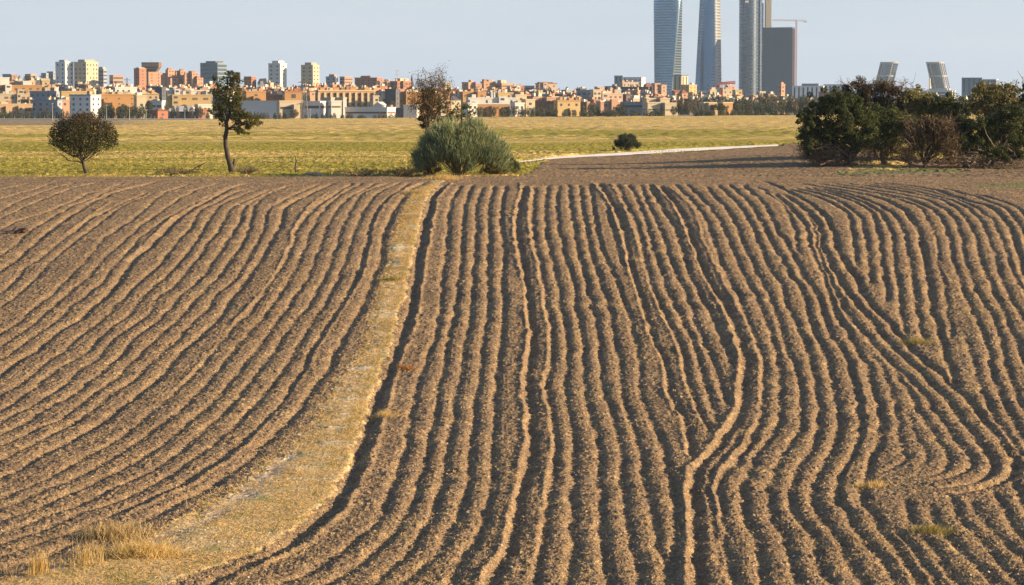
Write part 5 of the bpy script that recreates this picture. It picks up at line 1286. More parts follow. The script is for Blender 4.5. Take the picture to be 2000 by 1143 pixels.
bld('orange_school', 'orange building with one dark doorway behind the cream warehouse', 553, 556, 590, 180, 200, 1740, 20, 'orange', 'g', sp=8, ww=3, wh=2.4, fl=4, rc='red', top=[(.55, .95, 1.5, 'brick')])
bld('slate_roof_block', 'dark slate roofed block right of the pilaster apartments', 726, 770, 776, 178, 192, 1860, 76, 'slate', 'b', roof='hip', rc='slate', rh=3.4, ch=3)
bld('dark_roof_row', 'dark roofed row behind the white gallery', 876, 985, 992, 180, 196, 1900, 80, 'brown', 'g', roof='hip', rc='slate', rh=3.6, ch=6)
bld('orange_upper_block', 'orange upper block at the left above the white gallery', 901, 904, 925, 181, 194, 1780, 22, 'orange', 'g', wm=SHUT, ch=2)
bld('orange_upper_block', 'narrow orange upper block in the middle above the white gallery', 931, 933, 942, 181, 194, 1780, 24, 'orange', 'g', wm=SHUT)
bld('orange_upper_block', 'orange upper block at the right above the white gallery', 970, 973, 1002, 183, 194, 1770, 22, 'yellow', 'g', wm=SHUT, ch=2)
bld('red_roof_block', 'long block with a bright red brown roof behind the pale yellow flats', 986, 1030, 1038, 178, 192, 1900, 70, 'brick', 'g', roof='hip', rc='tile', rh=2.6, ch=2)
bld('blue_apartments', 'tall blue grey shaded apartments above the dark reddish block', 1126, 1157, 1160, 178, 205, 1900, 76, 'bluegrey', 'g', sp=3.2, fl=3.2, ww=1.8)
bld('cream_apartments', 'narrow sunlit cream apartment tower beside the blue grey apartments', 1157, 1159, 1168, 177, 200, 1890, 25, 'cream', 'g', sp=3)
bld('pink_terrace', 'pinkish stepped terrace above the cream villa', 1166, 1170, 1217, 184, 199, 1920, 24, 'pinkish', 'g', ch=7, wm=SHUT, top=[(.05, .14, 3.4, 'pinkish'), (.5, .58, 4.0, 'pinkish'), (.68, .78, 2.5, 'salmon')])
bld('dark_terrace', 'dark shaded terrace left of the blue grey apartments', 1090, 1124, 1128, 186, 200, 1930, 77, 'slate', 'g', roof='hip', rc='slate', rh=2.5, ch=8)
# ---- skyline, far behind
bld('tower_block', 'left residential tower of the far left pair, blue shaded with one sunlit side', 106, 127, 140, 122, 166, 3000, 58, 'lgrey', 'g', fl=4.6, wh=2.2, sp=4.6, ww=1.7, top=[(.1, .5, 2.0, 'grey')], cat='tower')
bld('tower_block', 'right residential tower of the far left pair, with a yellow sunlit side', 142, 168, 187, 122, 166, 3000, 58, 'cream', 'g', fl=4.6, wh=2.2, sp=4.8, ww=1.7, top=[(-.3, .35, 2.4, 'grey')], cat='tower')
bld('tower_block', 'blue banded tower beside the yellow sided tower', 187, 202, 207, 136, 166, 3050, 68, 'bluegrey', 'b', fl=4, wh=1.8, top=[(.1, .9, 2.2, 'grey')], cat='tower')
bld('banded_block', 'low office with pale and orange floor bands left of the brick tower', 212, 221, 239, 148, 168, 3000, 38, 'salmon', 'b', fl=4.2, wh=1.9)
bld('small_far_block', 'small blue shaded block left of the far left tower pair', 82, 90, 92, 144, 158, 3050, 74, 'bluegrey', 'g')
bld('small_far_block', 'taller small blue block touching the far left tower pair', 91, 104, 107, 141, 158, 3060, 74, 'bluegrey', 'g')
bld('small_far_block', 'grey flat topped block on the far left horizon', 4, 21, 24, 146, 158, 3100, 74, 'bluegrey', 'b')
bld('small_far_block', 'orange sunlit block on the far left horizon', 21, 23, 31, 147, 158, 3080, 25, 'salmon', 'g')
bld('small_far_block', 'grey block with an orange right end on the left horizon', 48, 60, 68, 146, 159, 3080, 60, 'salmon', 'b')
bld('brick_tower', 'brick tower with a sunlit orange right face, left of the flared tower', 260, 272, 284, 135, 170, 2700, 48, 'brick', 'g', sp=5, top=[(.0, .9, .9, 'grey')], cat='tower')
bld('brick_estate', 'brick estate block under the flared dark tower', 283, 290, 314, 142, 170, 2750, 34, 'salmon', 'g', sp=5.5, wm=SHUT)
bld('small_far_block', 'dark small far block on the right horizon of the slender tree', 476, 491, 499, 151, 165, 2700, 60, 'brick', 'g')
bld('dark_office', 'wide dark blue office block behind the slender tree', 389, 425, 440, 124, 156, 3000, 62, 'blue', 'b', fl=4.2, wh=2.8, top=[(-1.2, .6, 1.8, 'dark')])
bld('white_tower', 'white residential tower with bright right face, right of the slender tree', 523, 547, 558, 125, 168, 2900, 62, 'white', 'g', fl=4.2, sp=6.5, ww=2.4, top=[(-.6, .6, 2.6, 'white')], cat='tower')
bld('grey_tower', 'grey residential tower with a cream right face, above the pylon', 587, 611, 622, 128, 168, 2900, 62, 'cream', 'g', fl=4.0, sp=6.0, ww=2.4, top=[(-.9, -.1, 2.4, 'grey')], cat='tower')
bld('small_far_block', 'dark blue block with a reddish cap right of the grey tower', 636, 656, 659, 151, 168, 2800, 74, 'bluegrey', 'g', top=[(-1.5, .5, 2.2, 'salmon')])
bld('small_far_block', 'block with blue left face and banded orange right face', 663, 673, 688, 151, 168, 2800, 45, 'salmon', 'b')
bld('brick_mansion', 'large dark red brick block with a stepped pointed roofline', 692, 736, 746, 153, 172, 2700, 66, 'brick', 'g', sp=6)
bld('brick_mansion_crest', 'raised brick centre piece crowning the large dark red block', 703, 720, 725, 148, 158, 2720, 66, 'brick', 'g', roof='gable', rc='tile', rh=3)
bld('reddish_row', 'reddish sunlit row right of the large dark red brick block', 738, 742, 768, 160, 172, 2600, 28, 'salmon', 'g', ch=4, wm=SHUT)
bld('complex_block', 'ruddy complex with a lit cream top left of the church spire', 758, 776, 802, 160, 174, 2600, 48, 'brick', 'g', ch=4, top=[(.3, .9, 2.5, 'cream')])
bld('far_lit_house', 'yellowish white house right of the bare tree top', 866, 868, 881, 163, 174, 2500, 24, 'cream', 'g', cat='house')
bld('skyline_block', 'brick block with dark left part, first on the skyline right of the bare tree', 902, 915, 929, 162, 178, 2500, 48, 'salmon', 'g', sp=5, wm=SHUT)
bld('skyline_block', 'lower brick block right of the first skyline brick block', 927, 929, 941, 165, 178, 2480, 28, 'salmon', 'g', sp=5, wm=SHUT)
bld('skyline_block', 'brick block with a thin dark edge, second tall one on that skyline', 941, 945, 968, 161, 178, 2500, 30, 'salmon', 'g', sp=5, wm=SHUT, top=[(.0, .3, 2, 'brick')])
bld('skyline_block', 'grey and orange block with a pale roof box, last of the brick skyline', 966, 980, 1002, 164, 178, 2500, 42, 'salmon', 'b', top=[(.0, .5, 2.6, 'cream')])
bld('skyline_low', 'long low reddish house running down from the brick skyline', 998, 1000, 1024, 170, 180, 2450, 24, 'brick', 'g', ch=4)
bld('skyline_office', 'thin pale blue office on the skyline left of the terraced brick block', 1021, 1044, 1048, 169, 178, 2600, 76, 'bluegrey', 'b')
bld('terraced_brick', 'brick block with pale terraces alone on the middle skyline', 1046, 1053, 1088, 164, 178, 2500, 24, 'pinkish', 'g', sp=5, wm=SHUT, rc='brown', top=[(.05, .8, 1.0, 'brown')])
bld('dome_house', 'pale house with stacked round cornices on the skyline right of centre', 1164, 1167, 1181, 171, 180, 2500, 26, 'pinkish', 'b')
bld('blue_tower_office', 'blue office slab, taller left part, left of the tall towers', 1200, 1216, 1219, 149, 178, 3200, 74, 'blue', 'v', sp=6, ww=2, cat='tower')
bld('blue_office', 'dark windowed office with a white right end, left of the tall towers', 1217, 1253, 1261, 152, 178, 3200, 68, 'lgrey', 'g', sp=4.5, fl=4.5, ww=2.4, rc='white')
bld('red_house', 'low red roofed house left of the curved glass tower', 1259, 1262, 1276, 162, 172, 3000, 28, 'red', 'g', roof='hip', rc='tile', rh=3, cat='house')
bld('lit_row', 'sunlit cream row under the dark windowed office', 1212, 1216, 1248, 162, 172, 2700, 26, 'pinkish', 'g', ch=4)
bld('dark_row', 'dark shaded row below the blue office slab', 1180, 1204, 1210, 170, 186, 2600, 74, 'slate', 'g', ch=4)
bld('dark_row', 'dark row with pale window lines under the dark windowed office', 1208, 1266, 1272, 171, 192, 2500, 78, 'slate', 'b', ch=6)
bld('brick_cube', 'left orange brick cube at the foot of the curved glass tower', 1276, 1279, 1289, 164, 180, 2600, 28, 'salmon', 'g', sp=6)
bld('brick_cube', 'lower orange brick cube at the foot of the curved glass tower', 1288, 1292, 1301, 167, 182, 2580, 34, 'salmon', 'g', sp=6)
bld('small_brick_house', 'small pink gabled house below the curved glass tower', 1317, 1319, 1328, 176, 186, 2400, 28, 'salmon', 'g', roof='gable', rc='tile', rh=2, cat='house')
bld('small_brick_house', 'small pink house with two peaks left of the golden block of flats', 1330, 1332, 1343, 175, 187, 2400, 28, 'salmon', 'g', roof='hip', rc='tile', rh=3, cat='house')
bld('domed_tower', 'cream corner tower with shaded blue left part, right of the curved glass tower', 1316, 1331, 1345, 148, 176, 3000, 50, 'cream', 'v', sp=5, ww=1.6, rc='slate', cat='tower')
bld('gold_flats', 'golden flats with a dark brown left part at the foot of the obelisk shaped tower', 1330, 1346, 1362, 167, 182, 2600, 46, 'yellow', 'g', sp=5, wm=SHUT)
bld('cream_annex', 'stacked cream house below the obelisk shaped tower', 1384, 1387, 1400, 177, 192, 2400, 25, 'cream', 'g', top=[(.3, .9, 2, 'cream')], cat='house')
bld('cream_annex', 'long cream pavilion between the obelisk shaped and the round tower', 1409, 1412, 1432, 176, 186, 2600, 22, 'cream', 'g')
bld('cream_annex', 'golden cream pavilion at the foot of the round tower', 1434, 1436, 1450, 177, 186, 2580, 22, 'yellow', 'g')
bld('red_far_house', 'pinkish far house on the gap between the obelisk shaped and the round tower', 1420, 1422, 1436, 168, 178, 2900, 30, 'salmon', 'g', ch=3, cat='house')
bld('concrete_base', 'cream columns at the foot of the round tower', 1482, 1484, 1494, 180, 190, 2500, 25, 'cream', 'v', sp=4, ww=1.6)
bld('grey_low_block', 'long pale low building in front of the obelisk shaped tower', 1360, 1394, 1398, 179, 190, 2700, 78, 'lgrey', 'b')
bld('striped_office', 'wide office with white vertical fins right of the dark slab tower', 1549, 1608, 1612, 169, 196, 3000, 78, 'bright', 'v', sp=4.6, ww=1.7, wm=GLASS, rc='white', top=[(-8, .5, 2.4, 'bluegrey')])
bld('striped_office', 'second office with white fins, partly behind the thicket', 1610, 1660, 1664, 166, 196, 3050, 78, 'bright', 'v', sp=4.6, ww=1.7, wm=GLASS, rc='white')
bld('reddish_row', 'low reddish building between the white finned office and the thicket', 1600, 1640, 1646, 181, 196, 2700, 76, 'red', 'g')
bld('dark_blue_block', 'dark blue block with vertical bands, right of the right leaning tower', 1880, 1918, 1922, 153, 182, 3000, 76, 'blue', 'v', sp=5, ww=1.8)
bld('dark_blue_block', 'pale blue block with red right edge, furthest right of the skyline', 1917, 1946, 1953, 156, 182, 3050, 70, 'bluegrey', 'v', sp=5, ww=1.8, rc='lgrey')
bld('white_podium', 'long pale podium with flat roofs below the right leaning tower', 1798, 1860, 1872, 178, 192, 3000, 72, 'lgrey', 'b', top=[(-3, .2, 2, 'white')])
bld('tiny_church', 'tiny cream church with a pointed bell tower among the dark trees', 1464, 1467, 1480, 195, 206, 1900, 28, 'cream', None, roof='gable', rc='cream', rh=1.5, cat='church')
t = bld('church_tower', 'slim cream bell tower of the tiny church among the dark trees', 1469, 1470.5, 1475, 188, 206, 1890, 30, 'cream', None, roof='hip', rc='cream', rh=2.6, mind=2.0, cat='church tower')
bld('brick_smokestack', 'ruddy brown ragged smokestack in front of the dark slab tower', 1523, 1526, 1534, 166, 186, 2300, 35, 'salmon', 'g', sp=5, mind=3, top=[(.1, .7, 1.5, 'salmon')], cat='smokestack')

# flared dark tower on the left skyline: it widens towards the top
def flared_tower():
    D = 2900; m = mpp(D); P = at(296, 122, D); zb = gz(P.x, D) - 1; H = P.z - zb
    t = empty('flared_tower', (P.x, D, zb)); tag(t, 'dark flared tower top widening upwards over orange brick, left skyline', 'tower')
    def ring(w, d, z): return [(-w, -d, z), (w, -d, z), (w, d, z), (-w, d, z)]
    w = 16.5 * m; V = ring(w * .62, 8, 0) + ring(w * .62, 8, H - 18 * m) + ring(w, 12, H - 9 * m) + ring(w * 1.03, 12, H)
    poly_obj('wall', t, W_('brown'), V, [(k * 4 + i, k * 4 + (i + 1) % 4, k * 4 + 4 + (i + 1) % 4, k * 4 + 4 + i) for k in range(3) for i in range(4)] + [(12, 13, 14, 15)])
    for i in range(3): box('window_band', t, GLASS, -w * .95, w * .95, -12.2, -11.9, H - 2.0 - i * 2.6, H - .8 - i * 2.6)
    box('antenna', t, METAL, -.25, .25, -.25, .25, H, H + 5 * m)
flared_tower()
# stepped brick estate right of it
def stepped_estate():
    D = 2720; m = mpp(D); base = at(354, 168, D); zb = gz(base.x, D) - 1
    t = empty('stepped_estate', (base.x, D, zb)); tag(t, 'big stepped red brick estate with several peaks on the left skyline', 'building')
    for (u0, us, u1, vt) in [(312, 322, 334, 146), (322, 328, 340, 136), (336, 342, 352, 141), (346, 351, 362, 138), (358, 362, 372, 146), (364, 376, 388, 142), (380, 386, 397, 152), (326, 334, 358, 153), (354, 360, 376, 158)]:
        P = at(us, vt, D); ps = math.radians(40); R = (u1 - us) * m / math.cos(ps); L = (us - u0) * m / math.sin(ps)
        g = bpy.data.objects.new('wing', None); COL.objects.link(g); g.parent = t; g.location = (P.x - base.x, brs.uniform(-6, 6), 0); g.rotation_euler = (0, 0, ps)
        H = P.z - zb; box('wall', g, W_('salmon'), 0, R, 0, L, 0, H); box('roof_block', g, W_('brick'), R * .1, R * .6, L * .2, L * .8, H + .002, H + 1.6)
        for i in range(6):
            for j in range(2): box('window', g, SHUT, R * (.2 + .4 * j), R * (.4 + .4 * j), -.15, .1, H - 2.4 - i * 3.6, H - 1.0 - i * 3.6)
stepped_estate()
def cupola_house():
    D = 2700; m = mpp(D); P = at(512, 163, D); zb = gz(P.x, D) - 1; H = P.z - zb
    t = empty('trapezoid_house', (P.x, D, zb)); tag(t, 'small house with a dark trapezoid roof and white gable left of the white tower', 'house')
    w = 9 * m; box('wall', t, W_('white'), -w, w, 0, 10, 0, H)
    V = [(-w * 1.05, -.3, H), (w * 1.05, -.3, H), (w * 1.05, 10.3, H), (-w * 1.05, 10.3, H), (-w * .6, 1.5, H + 9 * m), (w * .75, 1.5, H + 10 * m), (w * .75, 8, H + 10 * m), (-w * .6, 8, H + 9 * m)]
    poly_obj('roof', t, SLATE, V, [(0, 1, 5, 4), (1, 2, 6, 5), (2, 3, 7, 6), (3, 0, 4, 7), (4, 5, 6, 7)])
    box('dormer', t, W_('white'), -w * .4, w * .2, -.6, 2, H - .5, H + 4 * m)
cupola_house()

# ---- thin upright things
def lattice(name, label, u, vt, D, wb, wt, mat, cat, arms=(), n=9, rs=0.12):
    P = at(u, vt, D); zb = gz(P.x, D) - .5; H = P.z - zb
    t = empty(name, (P.x, D, zb)); tag(t, label, cat)
    paths = []
    f = lambda k: wb * (1 - k / n) ** 1.0 + wt * (k / n)
    for sx, sy in ((1, 1), (1, -1), (-1, -1), (-1, 1)):
        k = np.arange(n + 1); paths.append((np.stack([sx * f(k) / 2, sy * f(k) / 2, H * k / n], 1), np.full(n + 1, rs)))
    for k in range(n):
        a, b = f(k) / 2, f(k + 1) / 2; z0, z1 = H * k / n, H * (k + 1) / n
        for (s1, s2) in (((1, 1), (1, -1)), ((1, -1), (-1, -1)), ((-1, -1), (-1, 1)), ((-1, 1), (1, 1))):
            paths.append((np.array([(s1[0] * a, s1[1] * a, z0), (s2[0] * b, s2[1] * b, z1)]), np.full(2, rs * .6)))
            paths.append((np.array([(s2[0] * a, s2[1] * a, z0), (s1[0] * b, s1[1] * b, z1)]), np.full(2, rs * .6)))
    tube_obj('mast', paths, mat, t, 4)
    for (zf, w) in arms:
        ap = [(np.array([(-w, 0, H * zf), (0, 0, H * zf + .8), (w, 0, H * zf)]), np.full(3, rs)), (np.array([(-w, 0, H * zf), (w, 0, H * zf)]), np.full(2, rs))]
        tube_obj('cross_arm', ap, mat, t, 4)
    return t
DKM = wall_mat('dark_steel', (0.14, 0.13, 0.13), 0.6, .1, 1.0); REDM = wall_mat('red_paint', (0.42, 0.12, 0.09), 0.6, .1, 1.0); WHM = wall_mat('white_paint', (0.55, 0.55, 0.54), 0.5, .05, 1.0)
lattice('power_pylon', 'dark steel lattice pylon at the meadow edge in front of the grey tower', 594, 158, 1500, 4.2, .9, DKM, 'pylon', ((.96, 3.2), (.86, 3.8), (.76, 3.2)))
lattice('radio_mast', 'pale lattice radio mast on the middle skyline left of the spire', 776, 137, 3000, 4.5, 1.2, METAL, 'mast', ((.97, 2.5), (.85, 2.5), (.72, 2.8)))
lattice('thin_pylon', 'thin dark pylon on the left skyline between banded office and brick tower', 248, 152, 3000, 5, .8, DKM, 'pylon', ((.9, 4),))
def pole(name, label, u, vt, D, r, mat, cat='lamp post', lamp=True):
    P = at(u, vt, D); zb = gz(P.x, D) - .3; H = P.z - zb
    t = empty(name, (P.x, D, zb)); tag(t, label, cat)
    tube_obj('pole', [(np.array([(0, 0, 0), (0, 0, H * .5), (0, 0, H)]), np.array([r, r * .8, r * .6]))], mat, t, 6)
    if lamp: box('lamp_head', t, WHM, -.5, .5, -.25, .25, H - .1, H + .25)
pole('street_lamp', 'tall pale lamp post before the blue grey office block', 102.5, 203, 1500, .13, METAL)
pole('street_lamp', 'tall pale lamp post in front of the trees by the orange block', 252.5, 205, 1500, .13, METAL)
pole('street_lamp', 'short white lamp post left of the brick hut', 285.5, 215, 1500, .11, METAL)
pole('street_lamp', 'lamp post at the foot of the pale blue block', 208, 206, 1500, .11, METAL)
pole('street_lamp', 'lamp post before the dark glass front of the blue roofed hall', 361, 213, 1520, .10, METAL)
pole('street_lamp', 'lamp post standing before the banded grey office', 606, 214, 1500, .10, METAL)
pole('flag_mast', 'thin bare mast left of the church spire', 797, 148, 2700, .22, DKM, 'mast', False)
pole('flag_mast', 'thin bare mast right of the large dark red brick block', 747, 155, 2700, .2, DKM, 'mast', False)
def spire():
    D = 2650; P = at(804.5, 143, D); zb = gz(P.x, D) - .5; H = P.z - zb
    t = empty('church_spire', (P.x, D, zb)); tag(t, 'dark pointed church spire beside the bare tree top', 'spire')
    box('tower', t, W_('brown'), -2, 2, -2, 2, 0, H - 12)
    for nm, a, b, r0, r1 in (('belfry', H - 12, H - 9, 2.1, 1.7), ('lantern', H - 9, H - 6.5, 1.1, 1.0), ('steeple', H - 6.5, H, 1.2, .04)):
        tube_obj(nm, [(np.array([(0, 0, a), (0, 0, b)]), np.array([r0, r1]))], SLATE, t, 8)
spire()
def tower_crane(name, label, D, umast, vbase, vtop, u_jib, u_ctr, vj, mat_m, mat_j):
    t = lattice(name, label, umast, vtop, D, 2.0, 2.0, mat_m, 'crane', (), 34, .22)
    P = at(umast, vtop, D); zb = gz(P.x, D) - .5; H = P.z - zb; m = mpp(D)
    z = at(umast, vj, D).z - zb; xj = (u_jib - umast) * m; xc = (u_ctr - umast) * m
    jp = []
    for dy, dz in ((-.6, 0), (.6, 0), (0, 1.6)):
        jp.append((np.array([(xj, dy, z + dz + .8), (0, dy, z + dz)]), np.full(2, .45)))
        jp.append((np.array([(0, dy, z + dz), (xc, dy, z + dz - .3)]), np.full(2, .45)))
    k = 18
    for i in range(k):
        a, b = xj * i / k, xj * (i + 1) / k
        jp.append((np.array([(a, 0, z + 1.6), (b, .6, z + .3)]), np.full(2, .18))); jp.append((np.array([(b, -.6, z + .3), (b, 0, z + 1.9)]), np.full(2, .18)))
    tube_obj('jib', jp, mat_j, t, 4)
    box('counterweight', t, mat_j, xc - 2.5, xc + 1.5, -1.2, 1.2, z - 2.4, z + .2)
    box('cab', t, WHM, -1.6, 1.6, -1.6, 1.6, z - 2.8, z - .2)
    return t
tower_crane('tower_crane', 'white jibbed tower crane standing against the dark slab tower', 4330, 1555.5, 185, 40, 1509, 1574, 41, REDM, WHM)
tower_crane('tower_crane', 'small orange tower crane at the foot of the obelisk shaped tower', 2300, 1409, 200, 163, 1436, 1404, 165, REDM, REDM)

# ---- the tall towers
def gmat(name, col, rough, metal=0.75):
    return glass_mat(name, col, rough, metal, 0.5)
TG1 = gmat('tower_glass_blue', (0.11, 0.22, 0.34), 0.2, .85); TG2 = gmat('tower_glass_deep', (0.060, 0.125, 0.225), 0.22, .85); TG3 = gmat('tower_glass_grey', (0.085, 0.11, 0.155), 0.25, .85); TG4 = gmat('tower_glass_slab', (0.026, 0.058, 0.115), 0.3, .25)
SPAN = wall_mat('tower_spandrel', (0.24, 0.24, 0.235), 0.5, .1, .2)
SPAND = wall_mat('tower_spandrel_dark', (0.052, 0.078, 0.115), 0.5, .1, .2)
SPAN2 = wall_mat('tower_spandrel_mid', (0.115, 0.125, 0.13), 0.5, .1, .2)
def loft(name, parent, mat, secs, smooth=False):
    n = len(secs[0]); V = [p for s in secs for p in s]
    Fc = np.array([(k * n + i, k * n + (i + 1) % n, (k + 1) * n + (i + 1) % n, (k + 1) * n + i) for k in range(len(secs) - 1) for i in range(n)])
    me = np_mesh(name, np.array(V), Fc, smooth); o = link_mesh(name, me, mat, parent); return o
def cap(name, parent, mat, sec):
    return poly_obj(name, parent, mat, sec, [tuple(range(len(sec)))])
def tower_bands(t, sec_at, H, n, mat, th, off=1.012):
    for i in range(n):
        z = H * (i + .5) / n
        s0 = sec_at(z); s1 = sec_at(z + th)
        c = np.mean(np.array(s0), 0)
        f = lambda s: [((p[0] - c[0]) * off + c[0], (p[1] - c[1]) * off + c[1], p[2]) for p in s]
        loft('floor_band', t, mat, [f(s0), f(s1)])
def curved_tower():
    D = 4400; m = mpp(D); P = at(1304, 185, D); zb = gz(P.x, D) - 1; H = at(1304, -97, D).z - zb
    t = empty('curved_glass_tower', (P.x, D, zb)); tag(t, 'tall curved blue glass tower with a twisting edge, leftmost of the tall four', 'tower')
    A = math.radians(-31); n = 48
    def sec_at(z):
        k = min(1, z / H); k = k * k * (3 - 2 * k) * 0.15 + k * .85
        k2 = np.clip(k * 1.45 - 0.08, 0, 1)
        out = []
        for i in range(n):
            a = 2 * math.pi * i / n
            c, s = math.cos(a), math.sin(a)
            e = 2.0 / (16 - 14.0 * k2)
            x = abs(c) ** e * np.sign(c); y = abs(s) ** e * np.sign(s)
            w = (20.2 + 2.8 * min(1, k2 * 1.15)) * (1 - .02 * k); 
            X = x * (w * .80 * (1 - k2) + w * k2); Y_ = y * (w * .80 * (1 - k2) + w * 0.62 * k2)
            ang = A * (1 - k2) + math.radians(-10) * k2
            out.append((X * math.cos(ang) - Y_ * math.sin(ang), X * math.sin(ang) + Y_ * math.cos(ang), z))
        return out
    loft('glass_skin', t, TG1, [sec_at(H * i / 60) for i in range(61)], False)
    cap('roof', t, SPAN, sec_at(H))
    tower_bands(t, sec_at, H, 56, SPAN2, 1.5)
curved_tower()
def poly_tower(name, label, D, u, base_px, top_px, vtop, mat, nb, bandm, th, off=1.006):
    m = mpp(D); P = at(u, 185, D); zb = gz(P.x, D) - 1; H = at(u, vtop, D).z - zb; z185 = P.z - zb
    t = empty(name, (P.x, D, zb)); tag(t, label, 'tower')
    B = [((a - u) * m, b) for a, b in base_px]; T = [((a - u) * m, b) for a, b in top_px]
    def sec_at(z):
        k = (z - z185) / (H - z185)
        return [(b[0] * (1 - k) + tt[0] * k, b[1] * (1 - k) + tt[1] * k, z) for b, tt in zip(B, T)]
    loft('glass_skin', t, mat, [sec_at(0), sec_at(H)]); cap('roof', t, SPAN, sec_at(H))
    tower_bands(t, sec_at, H, nb, bandm, th, off)
    return t
OB = poly_tower('obelisk_glass_tower', 'tapering faceted glass tower with a pale right side, second of the tall four', 4450, 1386,
    [(1358, 14), (1360.5, 4), (1395, -12), (1411, 14), (1400, 40), (1362, 40)], [(1373, 16), (1389, -1), (1391.5, -6), (1404.5, 12), (1396, 30), (1375, 32)], -110, TG2, 54, SPAND, 1.2)
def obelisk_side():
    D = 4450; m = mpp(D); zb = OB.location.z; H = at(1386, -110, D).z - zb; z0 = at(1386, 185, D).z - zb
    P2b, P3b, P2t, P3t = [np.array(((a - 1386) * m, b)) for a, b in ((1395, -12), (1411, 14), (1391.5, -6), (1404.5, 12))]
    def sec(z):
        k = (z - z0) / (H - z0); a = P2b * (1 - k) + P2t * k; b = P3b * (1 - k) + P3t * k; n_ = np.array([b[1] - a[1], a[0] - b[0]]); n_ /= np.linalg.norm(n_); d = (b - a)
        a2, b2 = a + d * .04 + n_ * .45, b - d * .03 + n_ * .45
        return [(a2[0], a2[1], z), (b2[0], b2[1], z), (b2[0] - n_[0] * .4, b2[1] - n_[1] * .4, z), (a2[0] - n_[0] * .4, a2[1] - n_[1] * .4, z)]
    for i in range(52):  # pale panels over the same glass paint in its bright sunlit reflection
        z = H * (i + .1) / 52; loft('painted_sunlit_panel', OB, SPAN, [sec(z), sec(z + H / 52 * .74)])
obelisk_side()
def round_tower():
    D = 4500; m = mpp(D); P = at(1463, 185, D); zb = gz(P.x, D) - 1; H = at(1463, -105, D).z - zb
    t = empty('round_glass_tower', (P.x, D, zb)); tag(t, 'dark rounded glass tower with a golden streak, third of the tall four', 'tower')
    def shell(cx, cy, rx, ry, a0, a1, n=28):
        def f(z):
            o = []
            for i in range(n):
                a = math.radians(a0 + (a1 - a0) * i / (n - 1)); o.append((cx + rx * math.cos(a), cy + ry * math.sin(a), z))
            o.append((cx + .2, cy + ry * .3, z)); return o
        return f
    for (cx, cy, rx, ry, a0, a1) in [(-1.2, 0, 15.6, 17, 170, 362), (17.2, 12, 4.2, 10, 185, 380)]:
        f = shell(cx, cy, rx, ry, a0, a1)
        loft('glass_shell', t, TG3, [f(0), f(H)], False); cap('roof', t, SPAND, f(H))
        tower_bands(t, f, H, 46, SPAND, 1.0, 1.01)
    box('lift_shaft', t, SPAN, 14.8, 16.2, 6, 20, 0, H)
    box('sign_panel', t, WHM, -8.5, -3.0, -17.6, -16.9, at(1463, 5, D).z - zb - 1.0, at(1463, 2, D).z - zb)
round_tower()
def leg_tower():
    D = 4620; m = mpp(D); P = at(1478, 185, D); zb = gz(P.x, D) - 1; H = at(1478, -110, D).z - zb
    t = empty('arch_tower', (P.x, D, zb)); tag(t, 'tower of which only a bright cream concrete leg shows behind the round glass tower', 'tower')
    box('concrete_leg', t, W_('cream'), 16 * m, 27 * m, -6, 14, 0, H); box('concrete_leg', t, W_('cream'), -27 * m, -16 * m, -6, 14, 0, H)
    for i in range(3): box('glass_block', t, TG2, -15.9 * m, 12 * m, -3, 11, H * (.08 + .3 * i), H * (.32 + .3 * i))
    box('top_beam', t, W_('cream'), -15.9 * m, 15.9 * m, -5, 13, H - 6, H)
leg_tower()
def slab_tower():
    D = 4420; m = mpp(D); ps = math.radians(66); us = 1547
    P = at(us, 55, D); zb = gz(P.x, D) - 1; H = P.z - zb
    t = empty('dark_slab_tower', (P.x, D, zb), ps); tag(t, 'dark rectangular slab tower, shorter one at the right of the tall group', 'tower')
    R = 6.5 * m / math.cos(ps); L = 56 * m / math.sin(ps)
    box('glass_block', t, TG4, 0, R, 0, L, 0, H)
    for i in range(46):
        z = H * (i + .7) / 47; box('floor_band', t, SPAND, -.12, .05, .4, L - .4, z, z + .7)
    for i in range(18):
        y = L * (i + .5) / 18; box('mullion', t, SPAND, -.2, .05, y - .18, y + .18, 1, H - .5)
    box('side_wall', t, wall_mat('dull_red_cladding', (0.022, 0.012, 0.014), .6, .15, .3), -.02, R + .3, -.6, -.05, 0, H - 1)
    box('parapet', t, SPAND, -.3, R + .3, -.3, L + .3, H + .002, H + 1.4)
    for i in range(9): box('rail_post', t, METAL, .2, .6, L * (.08 + i * .1), L * (.09 + i * .1), H + 1.4, H + 2.6)
slab_tower()
RIB = wall_mat('tower_rib', (0.26, 0.26, 0.27), .5, .1, .2)
